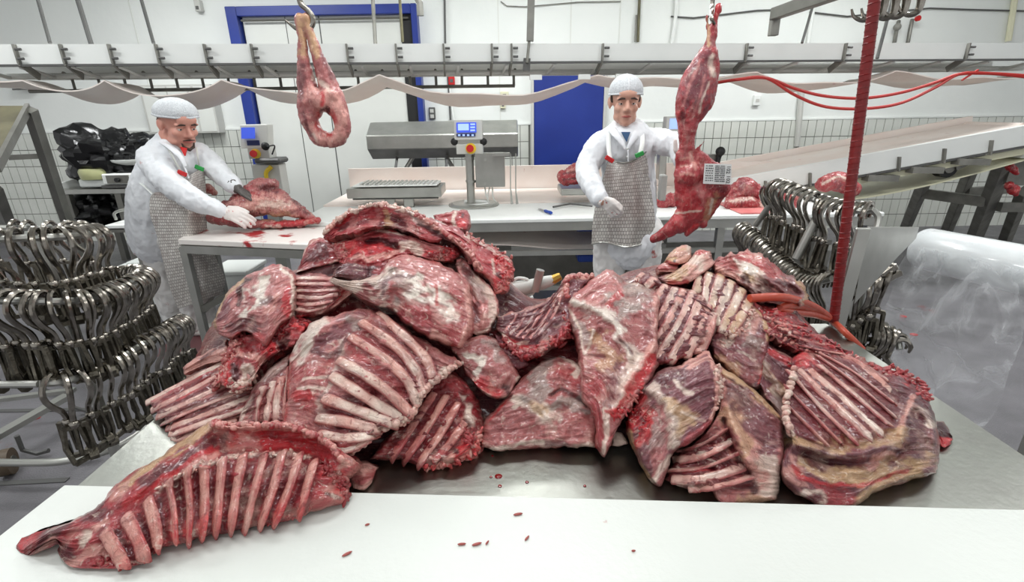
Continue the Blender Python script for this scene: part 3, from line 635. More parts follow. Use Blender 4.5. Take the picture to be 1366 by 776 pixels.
# red drops on the steel, scraps on the board
for i, (px, py, r) in enumerate(((665, 635, .0075), (667, 648, .004), (703, 643, .0035), (657, 608, .003), (655, 636, .003), (780, 648, .003))):
    p = atZ(px, py, ZT + .0005); g = G(); k = 12
    g.lathe([(r, 0), (r * .8, .0012), (r * .3, .0016)], k, tuple(p)); o = obj('blood_drop', g, M['blood'], None, True)
    tag(o, ['largest red blood drop on the bare steel, nearest the board', 'small red drop just below the largest drop on the steel', 'lone red drop right of the largest drop on the steel', 'tiny red drop under the flat breast slab', 'tiny red drop touching the largest drop on the steel', 'tiny red drop on the steel nearest the board, right of the others'][i], 'blood drop')
sm = mat('meat scrap', (140, 40, 40), .4, noise=(40, .6, (200, 120, 110)))
for i, (px, py, a, L) in enumerate(((463, 739, .6, .012), (616, 726, .1, .01), (636, 726, .3, .012), (650, 724, 1., .007), (691, 686, .2, .012), (703, 718, .9, .009), (845, 735, 0, .005), (490, 700, .4, .006))):
    p = atZ(px, py, ZT + .031); g = G().sphere(p + (0, 0, .001), (L * .7, L * .2, .0022), 8, 6, Matrix.Rotation(a, 3, 'Z'))
    o = obj('meat_scrap', g, sm, None, True); tag(o, ['thin dark red shred on the white board left of the other shreds', 'left shred of a pair on the white board', 'right shred of a pair on the white board', 'small shred right of the shred pair on the white board', 'pink crumb on the white board close to the steel', 'pink crumb on the white board below the crumb near the steel', 'tiny crumb far right on the white board', 'tiny crumb on the white board below the hairy end of the front rack'][i], 'scrap')

# ---- red stand pipe, hose loops and steel splash panel at the corner
pb = atZ(1112, 428, ZT + .02); Yp = pb[1]
hs = thing('upright_hose', 'thick red hose running upright from the table corner to the ceiling', 'hose', pb)
ptop = atY(1172, -40, Yp); ptop = pb + (ptop - pb) * ((CEIL - pb[2]) / (ptop[2] - pb[2]))
obj('hose_pipe', G().tube([lerp(pb, ptop, t) for t in np.linspace(0, 1, 12)], .0142, 12), M['redhose'], hs, True)
obj('spiral_rib', G().tube([lerp(pb, ptop, t) + .0135 * np.array([math.cos(t * 1000), math.sin(t * 1000), 0]) for t in np.linspace(.0, 1, 2600)], .0022, 4), M['redhose'], hs, True)
def onT(px, py, z): return atZ(px, py, z)
hl = spline([atY(1000, 398, 1.16), atY(1035, 396, 1.18), atY(1062, 400, 1.24), atY(1088, 410, 1.36), atY(1106, 424, 1.47), atY(1084, 419, 1.36), atY(1055, 416, 1.24), atY(1040, 411, 1.2), atY(1056, 407, 1.24), atY(1084, 412, 1.36), atY(1108, 426, 1.49), onT(1128, 444, ZT + .018), onT(1150, 466, ZT - .03)], 70)
o = obj('hose_loop', G().tube(hl, .0105, 10), M['orhose'], None, True); tag(o, 'orange red rubber hose looped at the far corner of the steel table', 'hose')
t = thing('splash_panel', 'grey sheet steel panel with an upright post at the table corner', 'panel', pb + np.array([.03, .02, -.02]))
q1 = atY(1118, 432, Yp + .02); q2 = atY(1152, 304, Yp + .02)
obj('post', G().bar(q1 - (0, 0, .02), q2, .012, .045, up=(1, 0, 0)), M['steel'], t, bevel=.003)
s1 = [atY(1157, 303, Yp + .03), atY(1226, 303, Yp + .25), atY(1222, 318, Yp + .25), atY(1200, 340, Yp + .18), atY(1140, 405, Yp + .03)]
obj('sheet', G().prism(s1, (0, 0, 0), (.003, .006, 0)), M['steel'], t)

# ---- plastic film roll with the hanging film
ra, rb = atY(1232, 331, 2.25), atY(1420, 372, 1.72); rad = .095
fm = bpy.data.materials.new('clear film'); fm.use_nodes = True; nt = fm.node_tree; b = nt.nodes['Principled BSDF']
b.inputs['Base Color'].default_value = (.82, .84, .86, 1); b.inputs['Roughness'].default_value = .22; b.inputs['Specular IOR Level'].default_value = .8
tr_ = nt.nodes.new('ShaderNodeBsdfTransparent'); mx = nt.nodes.new('ShaderNodeMixShader'); n_ = nt.nodes.new('ShaderNodeTexNoise'); n_.inputs['Scale'].default_value = 4; n_.inputs['Detail'].default_value = 6
n_.inputs['Distortion'].default_value = 1.6; n_.inputs['Scale'].default_value = 2.6
def mth(op, a, b_=None):
    x = nt.nodes.new('ShaderNodeMath'); x.operation = op; nt.links.new(a, x.inputs[0])
    if b_ is not None:
        if isinstance(b_, float): x.inputs[1].default_value = b_
        else: nt.links.new(b_, x.inputs[1])
    return x.outputs[0]
ab = mth('ABSOLUTE', mth('SUBTRACT', n_.outputs['Fac'], .5))
mr = nt.nodes.new('ShaderNodeMapRange'); mr.inputs['From Min'].default_value = 0; mr.inputs['From Max'].default_value = .045; mr.inputs['To Min'].default_value = .2; mr.inputs['To Max'].default_value = 0; nt.links.new(ab, mr.inputs['Value'])
mr2 = nt.nodes.new('ShaderNodeMapRange'); mr2.inputs['From Min'].default_value = .42; mr2.inputs['From Max'].default_value = .75; mr2.inputs['To Min'].default_value = .05; mr2.inputs['To Max'].default_value = .42; nt.links.new(n_.outputs['Fac'], mr2.inputs['Value'])
lw_ = nt.nodes.new('ShaderNodeLayerWeight'); lw_.inputs['Blend'].default_value = .35
nt.links.new(mth('ADD', mth('ADD', mr.outputs['Result'], mr2.outputs['Result']), mth('MULTIPLY', lw_.outputs['Facing'], .22)), mx.inputs[0]); nt.links.new(tr_.outputs[0], mx.inputs[1]); nt.links.new(b.outputs[0], mx.inputs[2]); nt.links.new(mx.outputs[0], nt.nodes['Material Output'].inputs[0])
tc = nt.nodes.new('ShaderNodeTexCoord'); nt.links.new(tc.outputs['Object'], n_.inputs['Vector'])
fr_ = thing('film_roll', 'big roll of clear plastic film with a sheet hanging down at the right', 'film roll', (ra + rb) / 2 - (0, 0, rad))
ax_ = (rb - ra) / np.linalg.norm(rb - ra)
obj('roll', G().tube([ra - ax_ * .0, ra + ax_ * .012, lerp(ra, rb, .5), rb], [rad * .94, rad, rad, rad], 28), mat('wound film', (226, 230, 230), .25, noise=(6, .5, (205, 210, 212)), coat=.5), fr_, True)
obj('core_tube', G().cyl(ra - ax_ * .03, ra + ax_ * .02, .035, 14), M['steeld'], fr_, True)
rows = []; side = np.cross(ax_, (0, 0, 1.)); side /= np.linalg.norm(side); side = side if side[1] < 0 else -side
Lf = np.linalg.norm(rb - ra)
for i in range(46):
    u = i / 45; row = []
    for j in range(50):
        v = j / 49; p = ra + ax_ * (.03 + u * (Lf - .03)); drop = v * .72
        f = .020 * math.sin(16 * u + 2.6 * v) * v + .08 * v * mn.noise(Vector((u * 3.0, v * 2.2, 3.1))) + .045 * abs(mn.noise(Vector((u * 7 + v * 3, v * 5 - u * 4, 7.7))))
        cr = math.exp(-((u * 1.25 - .12 - .75 * (1 - v)) / .05) ** 2) * .035 * v
        row.append(p + side * (rad * .98 + f + cr + .03 * v) + np.array([0, 0, -drop + rad * .3]) - ax_ * .09 * v * (1 - u))
    rows.append(row)
obj('hanging_film', G().grid(rows), fm, fr_, True, angle=80)

# ---- water gun and fittings on the table behind the heap
t = thing('spray_fitting', 'white hose fitting with a steel lever behind the heap of meat', 'fitting', (.05, 1.47, ZT))
Yg = 1.47
def gp(px, py, dy=0): return atY(px, py, Yg + dy)
obj('grip', G().tube(spline([gp(664, 392), gp(690, 386), gp(715, 380), gp(738, 373)], 12), [.022, .026, .028, .026, .026, .024, .022, .022, .02, .02, .018, .015], 10), M['greyplastic'], t, True)
obj('lever', G().cyl(gp(714, 388, -.03), gp(721, 360, -.03), .013, 10), M['steel'], t, True)
obj('wire_guard', G().tube(spline([gp(660, 400), gp(690, 397), gp(712, 390), gp(705, 374), gp(690, 371), gp(683, 378)], 20), .005, 6), M['white'], t, True)
obj('fitting_plate', G().bar(gp(655, 412), gp(712, 400), .05, .02), M['white'], t, bevel=.004); q_ = gp(690, 408); obj('fitting_block', G().span((q_[0] - .05, Yg - .03, ZT), (q_[0] + .05, Yg + .04, q_[2])), M['steeld'], t)
obj('nozzle', G().tube([gp(736, 374), gp(748, 368)], [.016, .012], 8), mat('brass', (176, 140, 70), .35, 1), t, True)

# ================================================================== HOOK RACKS
def make_hook():
    t = bpy.data.objects.new('meat_hook', None); COL.objects.link(t); t.empty_display_size = .05
    # rail point at the origin; hook plane = local XZ, bulge to +X
    P = spline([(-.032, 0, -.03), (-.036, 0, -.005), (-.018, 0, .024), (.012, 0, .026), (.040, 0, .004), (.046, 0, -.030), (.028, 0, -.066), (.004, 0, -.096), (-.006, 0, -.122), (-.006, 0, -.15)], 20)
    r = np.concatenate([[.004, .006], np.full(18, .0085)])
    obj('hook_bar', G().tube(P, r, 7), M['hook'], t, True, local=True)
    obj('collar', G().lathe([(.011, -.154), (.0145, -.150), (.0145, -.136), (.011, -.132)], 8, (-.006, 0, 0)), M['hook'], t, True, local=True)
    b = G().tube([(-.006, .026, -.150), (-.006, .034, -.215), (-.016, .030, -.262)], [.0085, .008, .0075], 5).tube([(-.006, -.026, -.150), (-.006, -.030, -.215), (.004, -.016, -.268)], [.0085, .0075, .0075], 5)
    b.bar((-.006, -.030, -.150), (-.006, .030, -.150), .013, .013).bar((-.016, .032, -.262), (.004, -.018, -.268), .015, .013)
    obj('clamp_bracket', b, M['clamp'], t, False, local=True)
    obj('pivot_bolt', G().cyl((-.016, .02, -.262), (-.016, .044, -.262), .018, 8).cyl((-.006, 0, -.15), (-.004, .004, -.245), .0065, 6), M['clamp'], t, local=True)
    return t
HOOK0 = None; nhook = 0
ONES = 'first second third fourth fifth sixth seventh eighth ninth tenth eleventh twelfth thirteenth fourteenth fifteenth sixteenth seventeenth eighteenth nineteenth'.split()
def ordinal(n):
    if n < 20: return ONES[n - 1]
    t_, o_ = divmod(n, 10); return ('twentieth', 'thirtieth', 'fortieth')[t_ - 2] if o_ == 0 else ('twenty', 'thirty', 'forty')[t_ - 2] + '-' + ONES[o_ - 1]
def hooks(rail, n, label, group, jit=.12, yaw0=0, flip=False, size=1.12):
    global HOOK0, nhook
    R_ = spline(rail, 200); d = np.r_[0, np.cumsum(np.linalg.norm(np.diff(R_, axis=0), axis=1))]
    for i in range(n):
        s = d[-1] * (i + .5 + RNG.uniform(-.25, .25)) / n; k = int(np.searchsorted(d, s)); k = min(max(k, 1), 199)
        p = R_[k]; tg = R_[k] - R_[k - 1]; ang = math.atan2(tg[1], tg[0]) - math.pi / 2 + (math.pi if flip else 0)
        if HOOK0 is None: HOOK0 = o = make_hook()
        else: o = dup(HOOK0)
        o.location = p; o.rotation_euler = (RNG.normal(0, .05), RNG.normal(0, .06), ang + yaw0 + RNG.normal(0, jit))
        sc_ = RNG.uniform(.96, 1.05) * size; o.scale = (sc_, sc_, sc_)
        tag(o, label % ordinal(i + 1), 'meat hook', group)
# ---- left rack
Yk = 1.75
def kp(px, py, Y=Yk): return atY(px, py, Y)
rack = thing('hook_rack', 'tubular steel rack trolley full of meat hooks at the left edge', 'rack', kp(66, 640))
top = kp(57, 318); bot = kp(66, 613)
obj('post', G().cyl(top + (0, 0, .03), (top[0], top[1], .12), .02, 12), M['steel'], rack, True)
px_ = top[0]
r1 = [kp(-40, 322, 1.62), kp(20, 318, 1.66), kp(75, 316, 1.74), kp(112, 313, 1.9), kp(134, 309, 2.05), kp(120, 306, 2.2), kp(70, 305, 2.25), kp(-30, 303, 2.2)]
obj('top_rail', G().tube(spline(r1, 40), .0125, 8), M['steel'], rack, True)
r2 = [kp(-45, 402, 1.55), kp(20, 401, 1.55), kp(75, 402, 1.6), kp(118, 398, 1.7), kp(150, 388, 1.85), kp(178, 376, 2.05), kp(192, 366, 2.3), kp(180, 362, 2.5), kp(140, 366, 2.6)]
obj('middle_rail', G().tube(spline(r2, 40), .0125, 8), M['steel'], rack, True)
r3 = [kp(52, 512, 1.5), kp(90, 508, 1.55), kp(140, 489, 1.7), kp(190, 459, 1.9), kp(226, 438, 2.15), kp(243, 428, 2.4)]
obj('low_rail', G().tube(spline(r3, 40), .0125, 8), M['steel'], rack, True)
obj('low_stub', G().tube([kp(-40, 513, 1.5), kp(52, 512, 1.5)], .0125, 8), M['steel'], rack, True)
z0 = .13
bf = [atZ(-80, 615, z0), atZ(40, 617, z0), atZ(90, 614, z0), atZ(140, 602, z0), atZ(180, 582, z0), atZ(225, 545, z0), atZ(262, 500, z0)]
obj('base_frame', G().tube(spline(bf, 40), .0165, 10), M['steel'], rack, True)
obj('base_bar', G().bar(atZ(-60, 540, z0 + .04), atZ(100, 520, z0 + .04), .03, .02).bar(atZ(-30, 596, z0), atZ(90, 528, z0 + .03), .05, .025), M['steel'], rack)
c_ = atZ(6, 618, .06)
cs = obj('caster_wheel', G().cyl(c_ + (-.02, 0, .0), c_ + (.02, .02, .0), .06, 18), mat('brown rubber', (92, 78, 62), .5), rack, True); obj('wheel_hub', G().cyl(c_ + (-.025, 0, 0), c_ + (.026, .02, 0), .025, 12), M['steeld'], cs, True)
for px, py in ((96, 606), (30, 600), (60, 520), (98, 543)):
    q = atZ(px, py, .05); obj('caster_fork', G().tube([q + (0, 0, .08), q, q + (.05, .01, -.03), q + (.1, .02, -.02)], .011, 6), M['greyd'], rack, True)
LG = 'meat hooks on the left rack'
hooks(r1[:5], 12, '%s steel meat hook from the left on the top rail of the left rack', 'top rail hooks of the left rack', yaw0=-.4)
hooks(r1[5:], 6, '%s meat hook along the rear side of the left rack top rail', 'rear hooks of the left rack top rail', flip=True)
hooks(r2[:5], 17, '%s steel meat hook from the left on the middle rail of the left rack', 'middle rail front hooks of the left rack', yaw0=-.4)
hooks(r2[4:], 18, '%s meat hook along the curved end of the left rack middle rail', 'middle rail end hooks of the left rack', yaw0=-.4)
hooks(r3, 21, '%s steel meat hook from the left on the lowest rail of the left rack', 'lowest rail hooks of the left rack', yaw0=-.4)
# ---- right rack
rk = thing('hook_rack', 'tubular steel rack full of meat hooks behind the right corner of the meat table', 'rack', atZ(1120, 470, 0))
def rp(px, py, Y): return atY(px, py, Y)
a1 = [rp(1022, 262, 2.9), rp(1030, 252, 2.75), rp(1042, 249, 2.6), rp(1075, 262, 2.4), rp(1110, 275, 2.25), rp(1145, 281, 2.1), rp(1165, 280, 2.05)]
obj('top_rail', G().tube(spline(a1, 30), .0135, 8), M['steel'], rk, True)
a1b = [rp(1165, 280, 2.05), rp(1172, 292, 2.03), rp(1166, 318, 2.0)]
obj('rail_end', G().tube(spline(a1b, 10), .0135, 8), M['steel'], rk, True)
a2 = [rp(990, 303, 2.9), rp(1010, 318, 2.75), rp(1035, 340, 2.55), rp(1060, 364, 2.35), rp(1085, 376, 2.2), rp(1110, 372, 2.1)]
obj('middle_rail', G().tube(spline(a2, 30), .0135, 8), M['steel'], rk, True)
a3 = [rp(1120, 396, 1.95), rp(1145, 388, 1.9), rp(1170, 374, 1.88), rp(1188, 362, 1.86)]
obj('low_rail', G().tube(spline(a3, 16), .0125, 8), M['steel'], rk, True)
obj('post', G().cyl(rp(1100, 270, 2.3), rp(1062, 345, 2.3), .02, 10), M['steel'], rk, True); obj('post', G().cyl(rp(1040, 255, 2.65), rp(1008, 300, 2.8), .016, 10), M['steel'], rk, True)
q = rp(1095, 300, 2.3); obj('leg', G().cyl((q[0], q[1], q[2]), (q[0] - .05, q[1], .02), .02, 10), M['steel'], rk, True); q = rp(1150, 385, 1.93); obj('leg', G().cyl((q[0], q[1], q[2]), (q[0], q[1], .02), .018, 10), M['steel'], rk, True)
obj('base_frame', G().tube([(1.0, 2.9, .08), (1.15, 2.3, .08), (1.36, 1.9, .08)], .018, 8), M['steel'], rk, True)
hooks(a1[1:], 20, '%s steel meat hook from the left on the top rail of the right rack', 'top rail hooks of the right rack', flip=False, jit=.2)
hooks(a2, 30, '%s steel meat hook from the far end of the right rack middle rail', 'middle rail hooks of the right rack', jit=.1)
hooks(a3, 9, '%s steel meat hook from the left, hanging right of the splash panel', 'low rail hooks of the right rack', jit=.08)
a4 = [rp(1158, 440, 1.9), rp(1178, 442, 1.9), rp(1196, 452, 1.88), rp(1200, 466, 1.85)]
obj('foot_rail', G().tube(spline(a4, 16), .0125, 8), M['steel'], rk, True)
hooks(a4, 8, '%s steel meat hook from the left on the foot rail of the right rack', 'foot rail hooks of the right rack', jit=.08)
t = thing('rail_clamp', 'chunky steel clamp at the end of the low right hook rail', 'clamp', rp(1186, 362, 1.86))
obj('clamp_jaw', G().bar(rp(1172, 366, 1.85), rp(1192, 352, 1.85), .05, .03).bar(rp(1180, 372, 1.84), rp(1200, 362, 1.84), .04, .022), M['hook'], t, bevel=.004); obj('jaw_ring', G().tube([rp(1184 + 13 * math.cos(a), 361 + 8 * math.sin(a), 1.83) for a in np.linspace(0, 6.0, 14)], .006, 6), M['hook'], t, True)
# ---- spare hooks top right
SG = 'spare hooks hanging at the top right'
for i, (px, py) in enumerate(((1150, 10), (1163, 9), (1178, 8), (1192, 6), (1212, 3))):
    P = [rp(px + 18, py - 26, 2.4), rp(px + 17, py - 4, 2.4), rp(px + 12, py + 12, 2.4), rp(px, py + 17, 2.4), rp(px - 11, py + 12, 2.4), rp(px - 14, py + 2, 2.4)]
    o = obj('spare_hook', G().tube(spline(P, 18), np.linspace(.019, .004, 18) ** 1.0 * (1 if i < 3 else 1.05), 8), M['hook'], None, True)
    tag(o, ['leftmost of the polished spare hooks at the top right', 'second polished spare hook from the left, beside the upright hose', 'third polished spare hook, just right of the upright hose', 'fourth polished spare hook, left of the last one', 'rightmost polished spare hook at the top right'][i], 'hook', SG)
    if i == 0: wpr = P[1]

# ---- floor: two thin dark strips, blood pool and scraps
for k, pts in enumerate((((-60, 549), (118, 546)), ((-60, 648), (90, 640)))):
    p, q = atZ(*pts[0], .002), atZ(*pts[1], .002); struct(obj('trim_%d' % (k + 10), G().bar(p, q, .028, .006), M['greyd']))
q = atZ(262, 462, .001); g = G(); P_ = [q + np.array([.26 * math.cos(a) * (1 + .35 * mn.noise(Vector((math.cos(a) * 1.6, math.sin(a) * 1.6, 4)))), .2 * math.sin(a) * (1 + .35 * mn.noise(Vector((math.cos(a) * 1.6, math.sin(a) * 1.6, 9)))), 0]) for a in np.linspace(0, 2 * math.pi, 40, endpoint=False)]
tag(obj('blood_pool', g.prism(P_, (0, 0, 0), (0, 0, .002)), mat('dried blood', (128, 44, 50), .3, noise=(6, .8, (122, 96, 98)))), 'dark red blood pool on the floor beside the leg of the left cutting table', 'blood pool')
for k, (px, py, lab) in enumerate(((1205, 422, 'red scrap on the grey floor just left of the hanging film, upper one'), (1219, 446, 'red scrap on the grey floor touching the edge of the hanging film'), (47, 557, 'red scrap on the floor under the left rack base'), (1198, 412, 'dark scrap on the floor below the grey splash panel'))):
    p = atZ(px, py, .003); tag(obj('floor_scrap', G().sphere(p, (.028, .02, .008), 8, 6), M['red'] if k != 3 else M['greyd'], None, True), lab, 'scrap')

# ---- rail that carries the spare hooks, stand of the film roll
ra_ = rp(1130, -19, 2.4); rb_ = rp(1262, -26, 2.4); t = thing('overhead_rail', 'steel rail near the ceiling that carries the spare hooks', 'rail', (ra_ + rb_) / 2)
obj('rail_tube', G().cyl(ra_, rb_, .014, 10), M['steel'], t, True)
for q in (lerp(ra_, rb_, .08), lerp(ra_, rb_, .95)): obj('rail_hanger', G().cyl(q, (q[0], q[1], CEIL), .012, 8), M['steel'], t, True)
obj('axle', G().cyl(ra - ax_ * .02, rb + ax_ * .12, .018, 10), M['steel'], fr_, True)
q = rb + ax_ * .1; obj('stand_post', G().bar((q[0], q[1], 0), (q[0], q[1], q[2] + .04), .06, .06), M['steel'], fr_); obj('stand_foot', G().bar((q[0] - .3, q[1], .03), (q[0] + .3, q[1], .03), .06, .06), M['steel'], fr_)
# ================================================================== MEAT
RGBP = dict(lean=(170, 52, 58), lean2=(172, 98, 96), dark=(84, 28, 36), purple=(122, 66, 74), mem=(198, 124, 120), pink=(220, 158, 146), fat=(234, 212, 196),
            white=(240, 228, 214), red=(190, 26, 36), blood=(128, 10, 20), bone=(214, 152, 138), ochre=(206, 168, 124), grey=(168, 150, 142), bright=(216, 44, 52), maroon=(64, 18, 24))
def meat_mat(name, fib=1.0, rough=.3, bump=.5, pale=1.0, amt=1.0):
    m = bpy.data.materials.new(name); m.use_nodes = True; nt = m.node_tree; N = nt.nodes; L = nt.links; b = N['Principled BSDF']
    at = N.new('ShaderNodeAttribute'); at.attribute_name = 'Col'
    tc = N.new('ShaderNodeTexCoord'); uv = N.new('ShaderNodeUVMap')
    def noise(scale, detail, vec, dist=0, rough=.55):
        n = N.new('ShaderNodeTexNoise'); n.inputs['Scale'].default_value = scale; n.inputs['Detail'].default_value = detail; n.inputs['Distortion'].default_value = dist; n.inputs['Roughness'].default_value = rough
        L.new(vec, n.inputs['Vector']); return n.outputs['Fac']
    def ramp(f, a, c, lo=0, hi=1):
        r = N.new('ShaderNodeMapRange'); r.inputs['From Min'].default_value = a; r.inputs['From Max'].default_value = c; r.inputs['To Min'].default_value = lo; r.inputs['To Max'].default_value = hi * (amt if lo == 0 else 1)
        L.new(f, r.inputs['Value']); return r.outputs['Result']
    def mix(f, a, c, mode='MIX'):
        x = N.new('ShaderNodeMix'); x.data_type = 'RGBA'; x.blend_type = mode
        L.new(f, x.inputs[0])
        L.new(a, x.inputs[6]); 
        if isinstance(c, tuple): x.inputs[7].default_value = lin(c) + (1,)
        else: L.new(c, x.inputs[7])
        return x.outputs[2]
    o = tc.outputs['Object']
    wn = N.new('ShaderNodeTexNoise'); wn.inputs['Scale'].default_value = 9; wn.inputs['Detail'].default_value = 3; L.new(o, wn.inputs['Vector'])
    va = N.new('ShaderNodeVectorMath'); va.operation = 'MULTIPLY_ADD'; va.inputs[1].default_value = (.06, .06, 0); L.new(wn.outputs['Color'], va.inputs[0]); L.new(uv.outputs['UV'], va.inputs[2])
    mp = N.new('ShaderNodeMapping'); mp.inputs['Scale'].default_value = (11 * fib, 75 * fib, 1); L.new(va.outputs['Vector'], mp.inputs['Vector'])
    n1 = noise(13, 9, o, .9, .6); n2 = noise(48, 7, o, 1.2, .68); fibre = noise(1.0, 6, mp.outputs['Vector'], .3, .62); n4 = noise(5.5, 6, o, 1.3); n5 = noise(26, 6, o, 2.2, .6)
    c = at.outputs['Color']
    c = mix(ramp(n4, .53, .68, 0, .4), c, (158, 28, 38))                 # bloody zones
    c = mix(ramp(n4, .42, .30, 0, .35), c, (96, 40, 50))                   # dark purple lean
    c = mix(ramp(n1, .55, .66, 0, .55 * pale), c, (226, 186, 170))               # pale connective tissue
    c = mix(ramp(n1, .45, .31, 0, .5), c, (100, 24, 34))                   # dark lean
    c = mix(ramp(fibre, .54, .72, 0, .35), c, (232, 196, 180))            # fibres and marbling
    c = mix(ramp(fibre, .46, .30, 0, .5), c, (92, 22, 30))
    c = mix(ramp(n5, .60, .68, 0, .75 * pale), c, (236, 218, 200))               # fat flecks and sinew
    c = mix(ramp(n2, .56, .64, 0, .6), c, (112, 8, 18))                    # blood flecks
    c = mix(ramp(n2, .40, .32, 0, .35), c, (240, 222, 206))
    L.new(c, b.inputs['Base Color'])
    L.new(ramp(n2, .35, .65, rough - .14, rough + .22), b.inputs['Roughness'])
    b.inputs['Coat Weight'].default_value = .45; b.inputs['Coat Roughness'].default_value = .14
    b.inputs['Subsurface Weight'].default_value = .0
    ad = N.new('ShaderNodeMath'); ad.operation = 'ADD'; L.new(fibre, ad.inputs[0]); L.new(n2, ad.inputs[1])
    ad2 = N.new('ShaderNodeMath'); ad2.operation = 'ADD'; L.new(ad.outputs[0], ad2.inputs[0]); L.new(n1, ad2.inputs[1])
    bp = N.new('ShaderNodeBump'); bp.inputs['Strength'].default_value = bump; bp.inputs['Distance'].default_value = .008
    L.new(ad2.outputs[0], bp.inputs['Height']); L.new(bp.outputs['Normal'], b.inputs['Normal'])
    return m
M['meat'] = meat_mat('raw meat', 1.0, .32, .85, .85, .8); M['calm'] = meat_mat('smooth raw meat', 1.0, .32, .5, .7, .55); M['rib'] = meat_mat('rib bone membrane', .8, .34, .7, .6)

# heap: inclined face z = ZT + S(px) (Y - Y0(px)); every slab lies on it, moved towards the viewer by its layer height
HX = [120, 200, 350, 480, 600, 700, 850, 950, 1050, 1150, 1260, 1330]
HY = [1.0, .95, .86, .80, .86, .87, .85, .77, .76, .76, .82, .9]
HS = [.2, .35, .55, .64, .68, .5, .5, .5, .40, .22, .12, .1]
def heap_t(px, py, s=None, y0=None):
    px = np.asarray(px, float); py = np.asarray(py, float)
    S = np.interp(px, HX, HS) if s is None else (s if np.isscalar(s) else np.interp(px, *s)); Y = np.interp(px, HX, HY) if y0 is None else (y0 if np.isscalar(y0) else np.interp(px, *y0))
    d = FW * FPX + RT * (px[..., None] - 683.0) - UP * (py[..., None] - 388.0)
    t = (ZT - S * Y - CAM_H) / (d[..., 2] - S * d[..., 1]); return t, d
def smooth_heap(px, py, s, y0):
    return heap_t(px, py, s, y0)
def resample(pts, n):
    P = spline(pts, max(60, 12 * len(pts))); L_ = np.r_[0, np.cumsum(np.linalg.norm(np.diff(P, axis=0), axis=1))]
    q = np.linspace(0, L_[-1], n); return np.stack([np.interp(q, L_, P[:, 0]), np.interp(q, L_, P[:, 1])], 1)
def coons(top, right, bottom, left, nu, nv):
    T, B = resample(top, nu), resample(bottom, nu); Lf, Rt = resample(left, nv), resample(right, nv)
    u = np.linspace(0, 1, nu)[None, :, None]; v = np.linspace(0, 1, nv)[:, None, None]
    P = (1 - v) * T[None] + v * B[None] + (1 - u) * Lf[:, None] + u * Rt[:, None]
    P -= (1 - u) * (1 - v) * T[0] + u * (1 - v) * T[-1] + (1 - u) * v * B[0] + u * v * B[-1]
    return P
def dist_poly(P, pts):
    """distance of picture points P(...,2) to a polyline, and the position along it"""
    Q = spline(pts, max(12, 8 * len(pts))) if len(pts) > 1 else np.array([pts[0], pts[0]], float) + [[0, 0], [.01, 0]]
    best = np.full(P.shape[:-1], 1e9)
    for a, b in zip(Q[:-1], Q[1:]):
        ab = b - a; t = np.clip(((P - a) @ ab) / max(ab @ ab, 1e-9), 0, 1); best = np.minimum(best, np.linalg.norm(P - (a + t[..., None] * ab), axis=-1))
    return best
def fbm(P, f, seed=0.0, oct=3):
    sh = P.shape[:-1]; out = np.empty(int(np.prod(sh))); Q = P.reshape(-1, 3) * f + seed
    for i, q in enumerate(Q): out[i] = mn.fractal(Vector(q), .8, 2.1, oct)
    return out.reshape(sh)
SLABS = []
